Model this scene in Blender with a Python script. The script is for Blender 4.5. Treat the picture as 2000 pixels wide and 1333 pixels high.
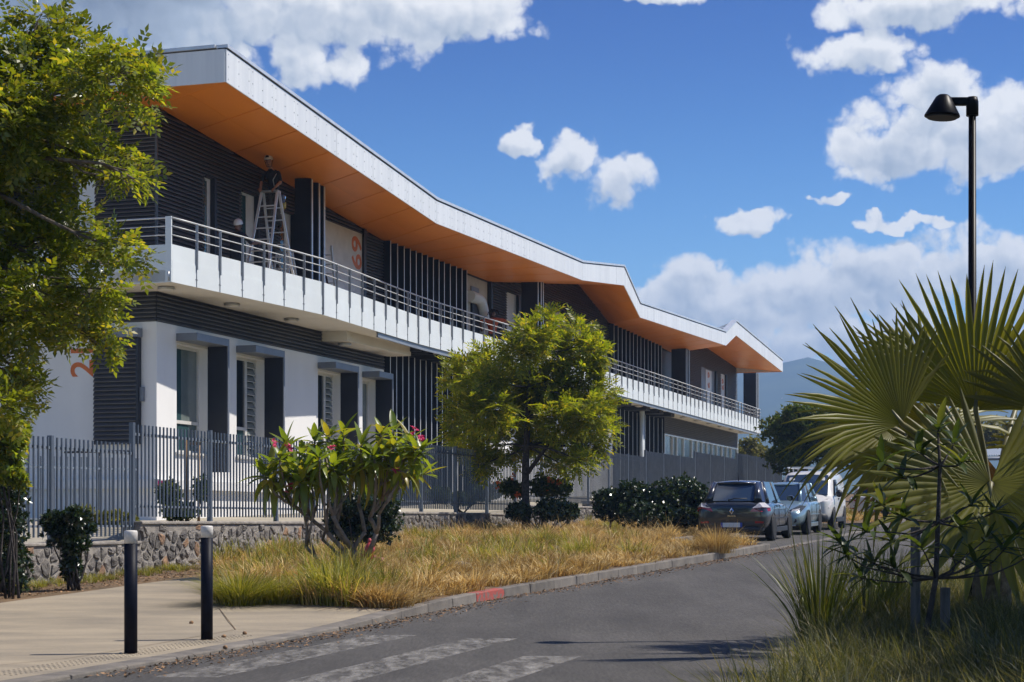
import bpy, bmesh, math, random
import numpy as np
from mathutils import Vector, Matrix, Quaternion

random.seed(7)
RNG = np.random.default_rng(11)
for _o in list(bpy.data.objects):
    bpy.data.objects.remove(_o)
SC = bpy.context.scene
COL = SC.collection
R = math.radians

# ------------------------------------------------------------------ camera
HC = 1.2            # eye height above the road at the crossing
FPX, CU, CV = 3541.0, 1000.0, 1021.0
cam_d = bpy.data.cameras.new("camera")
cam_d.sensor_width = 36.0
cam_d.lens = 36.0 * FPX / 2000.0
cam_d.shift_y = (CV - 666.5) / 2000.0
cam_d.clip_start = 0.3
cam_d.clip_end = 20000
cam = bpy.data.objects.new("camera", cam_d)
cam.location = (0, 0, HC)
cam.rotation_euler = (R(90), 0, 0)
COL.objects.link(cam)
SC.camera = cam

# ------------------------------------------------------------------ expression helper for shader maths
class S:
    """wraps a float socket so that shader maths can be written as python maths"""
    tree = None
    def __init__(self, sock): self.s = sock
    @staticmethod
    def m(op, *a, clamp=False):
        n = S.tree.nodes.new('ShaderNodeMath'); n.operation = op; n.use_clamp = clamp
        for i, x in enumerate(a):
            if isinstance(x, S): S.tree.links.new(x.s, n.inputs[i])
            else: n.inputs[i].default_value = float(x)
        return S(n.outputs[0])
    def __add__(s, o): return S.m('ADD', s, o)
    def __radd__(s, o): return S.m('ADD', o, s)
    def __sub__(s, o): return S.m('SUBTRACT', s, o)
    def __rsub__(s, o): return S.m('SUBTRACT', o, s)
    def __mul__(s, o): return S.m('MULTIPLY', s, o)
    def __rmul__(s, o): return S.m('MULTIPLY', o, s)
    def __truediv__(s, o): return S.m('DIVIDE', s, o)
def smax(a, b): return S.m('MAXIMUM', a, b)
def smin(a, b): return S.m('MINIMUM', a, b)
def sstep(a, lo, hi):
    n = S.tree.nodes.new('ShaderNodeMapRange'); n.interpolation_type = 'SMOOTHSTEP'
    S.tree.links.new(a.s, n.inputs[0])
    n.inputs[1].default_value = lo; n.inputs[2].default_value = hi
    return S(n.outputs[0])

# ------------------------------------------------------------------ world: sky with cumulus
SUN_EL = R(53.0)
SUN_H = Vector((0.985, 0.17)).normalized()          # horizontal direction towards the sun
world = bpy.data.worlds.new("World"); SC.world = world
world.use_nodes = True
wt = world.node_tree; wt.nodes.clear(); S.tree = wt
L = wt.links.new
out = wt.nodes.new('ShaderNodeOutputWorld')
sky = wt.nodes.new('ShaderNodeTexSky'); sky.sky_type = 'NISHITA'; sky.sun_disc = False
sky.sun_elevation = SUN_EL; sky.sun_rotation = math.atan2(SUN_H.x, SUN_H.y)
sky.altitude = 50; sky.air_density = 1.0; sky.dust_density = 0.2; sky.ozone_density = 4.0
hsv = wt.nodes.new('ShaderNodeHueSaturation'); hsv.inputs['Saturation'].default_value = 1.38
L(sky.outputs[0], hsv.inputs['Color'])
bg1 = wt.nodes.new('ShaderNodeBackground'); bg1.inputs[1].default_value = 0.097
tel = wt.nodes.new('ShaderNodeTexCoord'); sel = wt.nodes.new('ShaderNodeSeparateXYZ'); L(tel.outputs['Generated'], sel.inputs[0])
mel = wt.nodes.new('ShaderNodeMapRange'); mel.interpolation_type = 'SMOOTHSTEP'; mel.inputs[1].default_value = 0.06; mel.inputs[2].default_value = 0.30
L(sel.outputs[2], mel.inputs[0])
tint = wt.nodes.new('ShaderNodeMix'); tint.data_type = 'RGBA'     # deeper blue away from the horizon
tint.inputs[6].default_value = (1.25, 1.36, 1.42, 1); tint.inputs[7].default_value = (0.31, 0.46, 0.80, 1)
L(mel.outputs[0], tint.inputs[0])
mtn = wt.nodes.new('ShaderNodeMix'); mtn.data_type = 'RGBA'; mtn.blend_type = 'MULTIPLY'; mtn.inputs[0].default_value = 1.0
L(hsv.outputs[0], mtn.inputs[6]); L(tint.outputs[2], mtn.inputs[7])
L(mtn.outputs[2], bg1.inputs[0])
tc = wt.nodes.new('ShaderNodeTexCoord')
sep = wt.nodes.new('ShaderNodeSeparateXYZ'); L(tc.outputs['Generated'], sep.inputs[0])
dX, dY, dZ = S(sep.outputs[0]), S(sep.outputs[1]), S(sep.outputs[2])
AZ = S.m('ARCTAN2', dX, dY) * 35.41
EL = S.m('ARCSINE', dZ) * 35.41
cmb = wt.nodes.new('ShaderNodeCombineXYZ'); L(AZ.s, cmb.inputs[0]); L(EL.s, cmb.inputs[1])
def vmath(op, a, b=None, c=None):
    n = wt.nodes.new('ShaderNodeVectorMath'); n.operation = op
    for i, x in enumerate((a, b, c)):
        if x is None: continue
        if hasattr(x, 'is_linked') or hasattr(x, 'links'): L(x, n.inputs[i])
        else: n.inputs[i].default_value = x
    return n
def wnoise(scale, detail, rough, off=(0, 0, 0), src=None):
    n = wt.nodes.new('ShaderNodeTexNoise'); n.noise_dimensions = '2D'
    L(vmath('ADD', src or cmb.outputs[0], off).outputs[0], n.inputs['Vector'])
    n.inputs['Scale'].default_value = scale; n.inputs['Detail'].default_value = detail
    n.inputs['Roughness'].default_value = rough
    return n
nw = wnoise(0.75, 4.0, 0.6, (3, 1, 0))
wp = vmath('MULTIPLY_ADD', nw.outputs['Color'], (1.3, 0.9, 0), cmb.outputs[0])
Pw = vmath('ADD', wp.outputs[0], (-0.65, -0.45, 0)).outputs[0]
def ang(u, v):
    a = math.atan((u - CU) / FPX)
    e = math.atan((CV - v) / FPX * math.cos(a))
    return a * 35.41, e * 35.41
BLOBS = [  # pixel centre and radii of the cumulus in view
    (150, -10, 560, 110), (330, 40, 330, 80), (600, 30, 330, 78), (600, 120, 120, 58), (880, 30, 160, 56),
    (1290, -8, 120, 26), (1800, 12, 180, 46), (1690, 98, 125, 38),
    (1830, 180, 90, 66), (1770, 275, 140, 80), (1930, 262, 150, 84), (2060, 235, 120, 80),
    (1005, 274, 40, 33), (1120, 310, 65, 40), (1190, 345, 100, 50),
    (1455, 430, 66, 25),
    (1340, 580, 85, 85), (1440, 615, 130, 72), (1570, 580, 140, 82), (1720, 550, 130, 80),
    (1900, 530, 170, 84), (1650, 680, 480, 80), (2050, 580, 200, 120),
    (1740, 432, 90, 13), (1600, 390, 34, 12)]
def field(src):
    best = None
    for (u, v, ru, rv) in BLOBS:
        a, e = ang(u, v)
        q = vmath('MULTIPLY_ADD', src, (100.0 / ru, 100.0 / rv, 0), (-a * 100.0 / ru, -e * 100.0 / rv, 0)).outputs[0]
        d = S(vmath('DOT_PRODUCT', q, q).outputs['Value'])
        best = d if best is None else smin(best, d)
    return 1.0 - best
fld = field(Pw)
fup = field(vmath('ADD', Pw, (0.10, 0.30, 0)).outputs[0])
# the same kind of scattered cumulus all round, outside the sector in view
amb = S(wnoise(0.11, 3.0, 0.5, (20, 4, 0)).outputs[0])
side = sstep(S.m('ABSOLUTE', AZ), 11.0, 15.0)
low = sstep(EL, 11.5, 15.0)
outside = smax(side, low)
fld = smax(fld, (amb - 0.645) * 9.0 * outside + (outside - 1.0) * 4.0)
fb = S(wnoise(1.0, 7.0, 0.56).outputs[0])
def billow(off):
    """cauliflower relief: rounded cells at two sizes, edges frayed by noise"""
    src = vmath('MULTIPLY_ADD', nw2.outputs['Color'], (0.34, 0.34, 0), vmath('ADD', cmb.outputs[0], off).outputs[0]).outputs[0]
    r = None
    for sc, k in ((1.5, 0.72), (3.9, 0.28)):
        n = wt.nodes.new('ShaderNodeTexVoronoi'); n.voronoi_dimensions = '2D'; n.feature = 'F1'
        L(src, n.inputs['Vector']); n.inputs['Scale'].default_value = sc
        d = S(n.outputs['Distance']); q = (1.0 - d * d * 1.6) * k
        r = q if r is None else r + q
    return r
nw2 = wnoise(2.6, 3.0, 0.6, (9, 5, 0))
bl = billow((0, 0, 0)); bl2 = billow((0.11, 0.15, 0))
dens = smax(fld, -2.5) * 0.95 + (fb - 0.5) * 2.1 + (bl - 0.55) * 0.8 + 0.14
alpha = sstep(dens, -0.05, 0.68)
# self shading: brighter towards the sun side, greyer where more cloud lies above
dark = sstep(fup + (fb - 0.5) * 1.4, 0.0, 1.2)
base = 1.02 + (bl - bl2) * 0.24 - dark * 0.34 - sstep(dens, 0.0, 0.5) * 0.02
ga, ge = ang(120, 0)
gx = (AZ - ga + 4.0) * (1 / 8.9); gy = (EL - ge - 1.6) * (1 / 4.2)
grey = sstep(1.0 - (gx * gx + gy * gy), 0.0, 0.65)
base = base * (1.0 - grey * 0.66)
base = smin(smax(base, 0.16), 1.08)
ramp = wt.nodes.new('ShaderNodeValToRGB'); L(base.s, ramp.inputs[0])
cr = ramp.color_ramp
cr.elements[0].position = 0.15; cr.elements[0].color = (0.16, 0.20, 0.27, 1)
cr.elements[1].position = 1.0; cr.elements[1].color = (0.95, 0.95, 0.94, 1)
e_ = cr.elements.new(0.55); e_.color = (0.42, 0.49, 0.58, 1)
bg2 = wt.nodes.new('ShaderNodeBackground'); bg2.inputs[1].default_value = 0.92
L(ramp.outputs[0], bg2.inputs[0])
mixw = wt.nodes.new('ShaderNodeMixShader')
L((alpha * 0.97).s, mixw.inputs[0]); L(bg1.outputs[0], mixw.inputs[1]); L(bg2.outputs[0], mixw.inputs[2])
L(mixw.outputs[0], out.inputs[0])
world.cycles.sampling_method = 'MANUAL'
world.cycles.sample_map_resolution = 512

# ------------------------------------------------------------------ sun, exposure
sun_d = bpy.data.lights.new("sun", 'SUN'); sun_d.energy = 5.0; sun_d.angle = R(0.55); sun_d.color = (1.0, 0.94, 0.85)
sun = bpy.data.objects.new("sun", sun_d); COL.objects.link(sun)
SUN_V = Vector((SUN_H.x * math.cos(SUN_EL), SUN_H.y * math.cos(SUN_EL), math.sin(SUN_EL)))
sun.rotation_euler = (-SUN_V).to_track_quat('-Z', 'Y').to_euler()
sun.location = (30, 10, 40)
SC.view_settings.view_transform = 'Standard'
SC.view_settings.look = 'None'
SC.view_settings.exposure = 0.30
SC.view_settings.gamma = 1.0
SC.view_settings.use_curve_mapping = False
SC.render.engine = 'CYCLES'
SC.cycles.max_bounces = 6; SC.cycles.diffuse_bounces = 3; SC.cycles.glossy_bounces = 3
SC.cycles.transmission_bounces = 4; SC.cycles.transparent_max_bounces = 6; SC.cycles.volume_bounces = 0
SC.cycles.caustics_reflective = False; SC.cycles.caustics_refractive = False
SC.cycles.sample_clamp_indirect = 6.0
SC.cycles.use_denoising = True
SC.cycles.use_adaptive_sampling = True; SC.cycles.adaptive_threshold = 0.025
# ------------------------------------------------------------------ materials
def lin(c):
    return tuple(((x / 255.0) / 12.92 if x / 255.0 <= 0.04045 else ((x / 255.0 + 0.055) / 1.055) ** 2.4) for x in c)
MATS = {}
def mat(name, col, rough=0.6, metal=0.0, var=0.12, vscale=3.0, bump=0.0, bscale=40.0, spec=0.5, col2=None, rnd=0.0,
        island=0.0, stretch=None, coat=0.0, detail=5.0, lo=0.35, hi=0.65, speck=0.0, sscale=160.0):
    """principled material whose colour wanders between col and col2 with a world-space noise"""
    m = bpy.data.materials.new(name); m.use_nodes = True
    t = m.node_tree; t.nodes.clear(); ln = t.links.new
    o = t.nodes.new('ShaderNodeOutputMaterial'); p = t.nodes.new('ShaderNodeBsdfPrincipled')
    ln(p.outputs[0], o.inputs[0])
    p.inputs['Roughness'].default_value = rough; p.inputs['Metallic'].default_value = metal
    p.inputs['Specular IOR Level'].default_value = spec
    if coat: p.inputs['Coat Weight'].default_value = coat; p.inputs['Coat Roughness'].default_value = 0.05
    g = t.nodes.new('ShaderNodeNewGeometry')
    vec = g.outputs['Position']
    if stretch:
        mp = t.nodes.new('ShaderNodeMapping'); mp.inputs['Scale'].default_value = stretch
        ln(vec, mp.inputs[0]); vec = mp.outputs[0]
    nz = t.nodes.new('ShaderNodeTexNoise'); nz.inputs['Scale'].default_value = vscale; nz.inputs['Detail'].default_value = detail
    nz.inputs['Roughness'].default_value = 0.6
    ln(vec, nz.inputs['Vector'])
    rp = t.nodes.new('ShaderNodeMapRange'); rp.inputs[1].default_value = lo; rp.inputs[2].default_value = hi
    ln(nz.outputs[0], rp.inputs[0])
    mx = t.nodes.new('ShaderNodeMix'); mx.data_type = 'RGBA'
    c2 = col2 if col2 else tuple(max(0.0, x * (1 - var * 2)) for x in col)
    c1 = col if col2 else tuple(min(1.0, x * (1 + var)) for x in col)
    mx.inputs[6].default_value = (*c2, 1); mx.inputs[7].default_value = (*c1, 1)
    ln(rp.outputs[0], mx.inputs[0])
    cs = mx.outputs[2]
    if rnd or island:
        h = t.nodes.new('ShaderNodeHueSaturation')
        if island:
            src = g.outputs['Random Per Island']; amt = island
        else:
            oi = t.nodes.new('ShaderNodeObjectInfo'); src = oi.outputs['Random']; amt = rnd
        r2 = t.nodes.new('ShaderNodeMapRange'); ln(src, r2.inputs[0])
        r2.inputs[3].default_value = 1 - amt; r2.inputs[4].default_value = 1 + amt
        ln(r2.outputs[0], h.inputs['Value']); ln(cs, h.inputs['Color']); cs = h.outputs[0]
    if speck:      # fine grain
        ns = t.nodes.new('ShaderNodeTexNoise'); ns.inputs['Scale'].default_value = sscale; ns.inputs['Detail'].default_value = 2
        ln(g.outputs['Position'], ns.inputs['Vector'])
        r3 = t.nodes.new('ShaderNodeMapRange'); ln(ns.outputs[0], r3.inputs[0]); r3.inputs[1].default_value = 0.3; r3.inputs[2].default_value = 0.7
        r3.inputs[3].default_value = 1 - speck; r3.inputs[4].default_value = 1 + speck
        h2 = t.nodes.new('ShaderNodeHueSaturation'); ln(cs, h2.inputs['Color']); ln(r3.outputs[0], h2.inputs['Value']); cs = h2.outputs[0]
    ln(cs, p.inputs['Base Color'])
    if bump:
        nb = t.nodes.new('ShaderNodeTexNoise'); nb.inputs['Scale'].default_value = bscale; nb.inputs['Detail'].default_value = 4
        ln(vec, nb.inputs['Vector'])
        b = t.nodes.new('ShaderNodeBump'); b.inputs['Strength'].default_value = bump; b.inputs['Distance'].default_value = 0.02
        ln(nb.outputs[0], b.inputs['Height']); ln(b.outputs[0], p.inputs['Normal'])
    m['cs'] = 0
    MATS[name] = m
    return m
def leafmat(name, c1, c2, young=None, trans=0.45, rough=0.45, spec=0.4, vscale=1.2, tcol=None):
    """leaf: diffuse and gloss on top, light coming through from behind; each leaf its own tone"""
    m = bpy.data.materials.new(name); m.use_nodes = True
    t = m.node_tree; t.nodes.clear(); ln = t.links.new
    o = t.nodes.new('ShaderNodeOutputMaterial'); p = t.nodes.new('ShaderNodeBsdfPrincipled')
    p.inputs['Roughness'].default_value = rough; p.inputs['Specular IOR Level'].default_value = spec
    g = t.nodes.new('ShaderNodeNewGeometry')
    oi = t.nodes.new('ShaderNodeObjectInfo')
    ad = t.nodes.new('ShaderNodeMath'); ad.operation = 'ADD'
    ln(g.outputs['Random Per Island'], ad.inputs[0]); ln(oi.outputs['Random'], ad.inputs[1])
    fr = t.nodes.new('ShaderNodeMath'); fr.operation = 'FRACT'; ln(ad.outputs[0], fr.inputs[0])
    rp = t.nodes.new('ShaderNodeValToRGB'); ln(fr.outputs[0], rp.inputs[0])
    rp.color_ramp.elements[0].color = (*c1, 1); rp.color_ramp.elements[1].color = (*c2, 1)
    rp.color_ramp.elements[1].position = 0.8
    if young:
        e = rp.color_ramp.elements.new(0.95); e.color = (*young, 1)
    nz = t.nodes.new('ShaderNodeTexNoise'); nz.inputs['Scale'].default_value = vscale; ln(g.outputs['Position'], nz.inputs['Vector'])
    mr = t.nodes.new('ShaderNodeMapRange'); mr.inputs[1].default_value = 0.3; mr.inputs[2].default_value = 0.7
    mr.inputs[3].default_value = 0.75; mr.inputs[4].default_value = 1.25; ln(nz.outputs[0], mr.inputs[0])
    h = t.nodes.new('ShaderNodeHueSaturation'); ln(rp.outputs[0], h.inputs['Color']); ln(mr.outputs[0], h.inputs['Value'])
    ln(h.outputs[0], p.inputs['Base Color'])
    tr = t.nodes.new('ShaderNodeBsdfTranslucent')
    mm = t.nodes.new('ShaderNodeMix'); mm.data_type = 'RGBA'; mm.blend_type = 'MULTIPLY'; mm.inputs[0].default_value = 1.0
    ln(h.outputs[0], mm.inputs[6]); mm.inputs[7].default_value = (*(tcol or (1.9, 1.8, 0.6)), 1)
    ln(mm.outputs[2], tr.inputs[0])
    ms = t.nodes.new('ShaderNodeMixShader'); ms.inputs[0].default_value = trans
    ln(p.outputs[0], ms.inputs[1]); ln(tr.outputs[0], ms.inputs[2]); ln(ms.outputs[0], o.inputs[0])
    MATS[name] = m
    return m
def glassmat(name, col, rough=0.04):
    return mat(name, col, rough=rough, var=0.05, spec=0.9)

# setting
mat('asphalt', (0.080, 0.074, 0.066), 0.85, var=0.11, vscale=0.55, bump=0.5, bscale=90, detail=10, spec=0.3, stretch=(1.6, .55, 1), speck=0.28, sscale=42)
mat('asphalt_far', (0.085, 0.08, 0.075), 0.9, var=0.2, vscale=0.6, spec=0.25)
mat('concrete', (0.35, 0.29, 0.205), 0.85, speck=0.10, sscale=60, col2=(0.235, 0.20, 0.15), vscale=1.4, stretch=(0.55, 1.3, 1), bump=0.25, bscale=60, detail=8, spec=0.25)
mat('kerb', (0.22, 0.195, 0.165), 0.9, col2=(0.13, 0.118, 0.105), vscale=2.6, bump=0.35, bscale=50, rnd=0.1, spec=0.2)
mat('kerb_red', (0.36, 0.08, 0.065), 0.8, col2=(0.17, 0.14, 0.12), vscale=13, bump=0.3, lo=0.42, hi=0.50, spec=0.25)
mat('soil', (0.20, 0.135, 0.08), 0.95, col2=(0.10, 0.075, 0.05), vscale=2.2, bump=0.6, bscale=25, spec=0.1)
mat('litter', (0.36, 0.22, 0.12), 0.9, col2=(0.15, 0.09, 0.05), vscale=8, island=0.35, spec=0.15)
mat('terrain', (0.13, 0.12, 0.055), 0.95, col2=(0.075, 0.075, 0.035), vscale=0.25, spec=0.1)
mat('hill', (0.075, 0.105, 0.05), 0.95, col2=(0.035, 0.06, 0.035), vscale=0.008, detail=8, spec=0.0)
mat('far_wall', (0.75, 0.72, 0.66), 0.8, var=0.1, rnd=0.25)
mat('far_roof', (0.35, 0.22, 0.18), 0.8, var=0.1, rnd=0.3)
mat('stone', (0.27, 0.245, 0.215), 0.9, col2=(0.115, 0.105, 0.10), vscale=9, bump=0.9, bscale=55, rnd=0.38, spec=0.2)
mat('stone_rust', (0.36, 0.22, 0.13), 0.9, col2=(0.17, 0.12, 0.09), vscale=10, bump=0.9, bscale=55, rnd=0.2, spec=0.2)
mat('mortar', (0.36, 0.325, 0.28), 0.95, col2=(0.21, 0.19, 0.17), vscale=5, bump=0.8, bscale=45, spec=0.15)
mat('terrace', (0.42, 0.38, 0.31), 0.9, col2=(0.30, 0.27, 0.2), vscale=0.8, bump=0.3, bscale=30, spec=0.1)
# asphalt: streaks along the carriageway and mottling on top of the grain
def asphalt_streaks():
    m = MATS['asphalt']; t = m.node_tree; ln = t.links.new
    p = [n for n in t.nodes if n.type == 'BSDF_PRINCIPLED'][0]; g = [n for n in t.nodes if n.type == 'NEW_GEOMETRY'][0]
    cs = p.inputs['Base Color'].links[0].from_socket
    for sc, rough, amt, det in (((2.6, .10, 1), .6, .13, 6), ((34, 3.0, 1), .7, .24, 3), ((.5, .22, 1), .5, .10, 3)):
        mp = t.nodes.new('ShaderNodeMapping'); mp.inputs['Rotation'].default_value = (0, 0, R(19)); mp.inputs['Scale'].default_value = sc; ln(g.outputs['Position'], mp.inputs[0])
        n = t.nodes.new('ShaderNodeTexNoise'); n.inputs['Scale'].default_value = 1.0; n.inputs['Detail'].default_value = det; n.inputs['Roughness'].default_value = rough; ln(mp.outputs[0], n.inputs['Vector'])
        r = t.nodes.new('ShaderNodeMapRange'); ln(n.outputs[0], r.inputs[0]); r.inputs[1].default_value = .3; r.inputs[2].default_value = .7; r.inputs[3].default_value = 1 - amt; r.inputs[4].default_value = 1 + amt
        h = t.nodes.new('ShaderNodeHueSaturation'); ln(cs, h.inputs['Color']); ln(r.outputs[0], h.inputs['Value']); cs = h.outputs[0]
    ln(cs, p.inputs['Base Color'])
asphalt_streaks()
# worn road paint: paint only where noise leaves it
def paint_mat():
    m = mat('road_paint', (0.52, 0.49, 0.44), 0.8, var=0.1)
    t = m.node_tree; ln = t.links.new
    p = [n for n in t.nodes if n.type == 'BSDF_PRINCIPLED'][0]; o = [n for n in t.nodes if n.type == 'OUTPUT_MATERIAL'][0]
    g = [n for n in t.nodes if n.type == 'NEW_GEOMETRY'][0]
    n1 = t.nodes.new('ShaderNodeTexNoise'); n1.inputs['Scale'].default_value = 2.1; n1.inputs['Detail'].default_value = 9; n1.inputs['Roughness'].default_value = 0.72
    mp = t.nodes.new('ShaderNodeMapping'); mp.inputs['Scale'].default_value = (3.4, 0.9, 1); mp.inputs['Rotation'].default_value = (0, 0, R(18)); ln(g.outputs['Position'], mp.inputs[0])
    ln(mp.outputs[0], n1.inputs['Vector'])
    r = t.nodes.new('ShaderNodeMapRange'); r.inputs[1].default_value = 0.42; r.inputs[2].default_value = 0.72; r.inputs[4].default_value = 0.55
    ln(n1.outputs[0], r.inputs[0])
    tr = t.nodes.new('ShaderNodeBsdfTransparent'); ms = t.nodes.new('ShaderNodeMixShader')
    ln(r.outputs[0], ms.inputs[0]); ln(tr.outputs[0], ms.inputs[1]); ln(p.outputs[0], ms.inputs[2]); ln(ms.outputs[0], o.inputs[0])
paint_mat()
# building
mat('render_white', (0.79, 0.775, 0.75), 0.8, col2=(0.73, 0.715, 0.69), vscale=0.8, stretch=(1, 1, 0.35), bump=0.08, bscale=120, spec=0.25)
mat('plate_white', (0.70, 0.735, 0.73), 0.45, col2=(0.66, 0.695, 0.69), vscale=1.5, rnd=0.025, spec=0.4)
mat('fascia', (0.74, 0.76, 0.77), 0.42, col2=(0.64, 0.665, 0.685), vscale=2.4, stretch=(2.2, 2.2, 0.08), rnd=0.02, spec=0.4)
mat('fascia_cap', (0.62, 0.65, 0.68), 0.35, metal=0.3, var=0.05)
mat('soffit_orange', (0.92, 0.295, 0.022), 0.34, col2=(0.86, 0.27, 0.02), vscale=0.7, rnd=0.05, spec=0.5)
mat('ceiling', (0.74, 0.69, 0.60), 0.8, col2=(0.68, 0.63, 0.54), vscale=0.9, spec=0.2)
mat('louvre_dark', (0.062, 0.061, 0.066), 0.42, var=0.08, vscale=2, spec=0.55)
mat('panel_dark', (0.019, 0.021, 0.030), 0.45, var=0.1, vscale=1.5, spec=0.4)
mat('soffit_joint', (0.30, 0.09, 0.012), 0.6, var=0.1)
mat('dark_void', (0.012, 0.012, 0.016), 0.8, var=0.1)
mat('alu', (0.45, 0.46, 0.47), 0.38, metal=0.75, var=0.08, vscale=4)
mat('alu_light', (0.80, 0.81, 0.82), 0.4, metal=0.35, var=0.06, vscale=4)
mat('rail_white', (0.62, 0.63, 0.62), 0.4, metal=0.15, var=0.05)
mat('post_grey', (0.27, 0.29, 0.32), 0.45, metal=0.3, var=0.06)
mat('frame_white', (0.62, 0.60, 0.56), 0.5, var=0.05)
mat('hood_grey', (0.19, 0.205, 0.235), 0.45, metal=0.2, var=0.06)
mat('digit_orange', (0.62, 0.145, 0.02), 0.5, var=0.05)
mat('lamp_glass', (0.62, 0.58, 0.52), 0.4, var=0.04)
mat('beige', (0.48, 0.44, 0.37), 0.8, var=0.06)
mat('bolt', (0.1, 0.1, 0.1), 0.4, metal=0.6, var=0.05)
glassmat('glass_teal', (0.035, 0.075, 0.08), 0.06)
glassmat('glass_pale', (0.16, 0.19, 0.18), 0.12)
glassmat('glass_dark', (0.012, 0.018, 0.022), 0.05)
mat('glass_tree_reflection', (0.05, 0.075, 0.05), 0.12, var=0.3, vscale=1.5, spec=0.35)  # green mottle painted in for the trees reflected in the far glazing
# street furniture
mat('fence_grey', (0.105, 0.125, 0.155), 0.45, metal=0.25, var=0.08, vscale=3, spec=0.5)
mat('fence_rail', (0.25, 0.285, 0.33), 0.4, metal=0.3, var=0.06)
mat('bollard_navy', (0.006, 0.007, 0.014), 0.5, var=0.15, vscale=20, spec=0.12)
mat('bollard_white', (0.72, 0.68, 0.62), 0.5, col2=(0.5, 0.47, 0.42), vscale=14)
mat('lamp_black', (0.002, 0.0022, 0.004), 0.4, var=0.1, spec=0.10)
mat('hydrant_red', (0.52, 0.04, 0.045), 0.45, col2=(0.42, 0.09, 0.09), vscale=12)
mat('hydrant_faded', (0.62, 0.22, 0.2), 0.55, var=0.1, vscale=10)
mat('timber', (0.28, 0.17, 0.08), 0.8, var=0.2, vscale=6, stretch=(6, 6, 0.6))
mat('timber_grey', (0.11, 0.10, 0.095), 0.85, var=0.2, vscale=6, stretch=(6, 6, 0.6))
mat('sign_pink', (0.65, 0.03, 0.2), 0.5, var=0.05)
mat('paint_whiteish', (0.7, 0.68, 0.64), 0.5, var=0.05)
# vehicles
mat('car_grey', (0.026, 0.028, 0.033), 0.3, metal=0.3, var=0.03, coat=1.0)
mat('car_blue', (0.24, 0.34, 0.37), 0.28, metal=0.45, var=0.03, coat=1.0)
mat('car_white', (0.60, 0.58, 0.54), 0.35, var=0.04, coat=0.6)
mat('car_black', (0.018, 0.019, 0.022), 0.55, var=0.08)
mat('tyre', (0.012, 0.012, 0.013), 0.85, var=0.1)
mat('wheel_alu', (0.42, 0.42, 0.43), 0.35, metal=0.8, var=0.08)
mat('lamp_red', (0.38, 0.012, 0.02), 0.18, var=0.08, coat=1.0)
mat('lamp_clear', (0.62, 0.58, 0.56), 0.15, var=0.1, vscale=30, coat=1.0)
mat('chrome', (0.8, 0.8, 0.8), 0.12, metal=1.0, var=0.02)
mat('plate_car', (0.66, 0.66, 0.64), 0.4, var=0.03)
mat('plate_blue', (0.02, 0.06, 0.35), 0.4, var=0.03)
glassmat('car_glass', (0.012, 0.018, 0.024), 0.03)
glassmat('car_glass_blue', (0.03, 0.05, 0.085), 0.03)
mat('seat_grey', (0.10, 0.10, 0.11), 0.8, var=0.08)
# people
mat('skin_brown', (0.20, 0.095, 0.055), 0.55, var=0.08, vscale=20)
mat('skin_light', (0.36, 0.17, 0.10), 0.55, var=0.08, vscale=20)
mat('cloth_navy', (0.014, 0.016, 0.024), 0.85, var=0.2, vscale=14)
mat('cloth_orange', (0.50, 0.10, 0.035), 0.8, var=0.15, vscale=10)
mat('cloth_grey', (0.07, 0.065, 0.06), 0.85, var=0.2, vscale=10)
mat('helmet_white', (0.68, 0.66, 0.62), 0.35, var=0.05, coat=0.5)
mat('hair_dark', (0.025, 0.014, 0.010), 0.8, var=0.3, vscale=40)
mat('pouch_yellow', (0.50, 0.40, 0.10), 0.7, var=0.15, vscale=20)
mat('pouch_blue', (0.10, 0.14, 0.22), 0.6, var=0.15, vscale=20)
# plants
mat('bark_grey', (0.16, 0.13, 0.10), 0.9, var=0.25, vscale=14, bump=0.7, bscale=60, spec=0.15)
mat('bark_pale', (0.30, 0.25, 0.20), 0.85, col2=(0.15, 0.12, 0.10), vscale=10, bump=0.5, bscale=50, spec=0.2)
mat('bark_dark', (0.07, 0.06, 0.055), 0.9, var=0.25, vscale=14, bump=0.6, bscale=60, spec=0.15)
leafmat('leaf_tree', (0.085, 0.12, 0.014), (0.20, 0.225, 0.022), (0.33, 0.28, 0.035), 0.52, 0.34, 0.6)
leafmat('leaf_neem', (0.105, 0.145, 0.012), (0.225, 0.245, 0.018), (0.35, 0.29, 0.035), 0.58, 0.4, 0.45)
leafmat('leaf_frangipani', (0.10, 0.15, 0.018), (0.22, 0.265, 0.03), (0.30, 0.25, 0.03), 0.45, 0.33, 0.5)
leafmat('leaf_dark', (0.012, 0.028, 0.010), (0.032, 0.055, 0.018), (0.07, 0.085, 0.03), 0.18, 0.25, 0.7)
leafmat('leaf_far', (0.03, 0.055, 0.012), (0.075, 0.11, 0.02), (0.15, 0.15, 0.04), 0.35, 0.45, 0.4)
leafmat('leaf_olive', (0.09, 0.10, 0.03), (0.17, 0.16, 0.05), (0.24, 0.2, 0.08), 0.35, 0.5, 0.3)
leafmat('leaf_sapling', (0.030, 0.048, 0.014), (0.06, 0.085, 0.02), (0.11, 0.12, 0.03), 0.38, 0.4, 0.4)
leafmat('leaf_palm', (0.125, 0.132, 0.030), (0.19, 0.19, 0.038), None, 0.54, 0.42, 0.4, 0.8, (2.3, 2.0, 0.30))
leafmat('leaf_palm_dry', (0.24, 0.15, 0.06), (0.34, 0.22, 0.09), None, 0.35, 0.6, 0.2, 0.8, (1.6, 1.0, 0.4))
leafmat('grass_green', (0.12, 0.135, 0.025), (0.26, 0.25, 0.045), (0.42, 0.34, 0.12), 0.35, 0.5, 0.3, 0.5)
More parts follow.
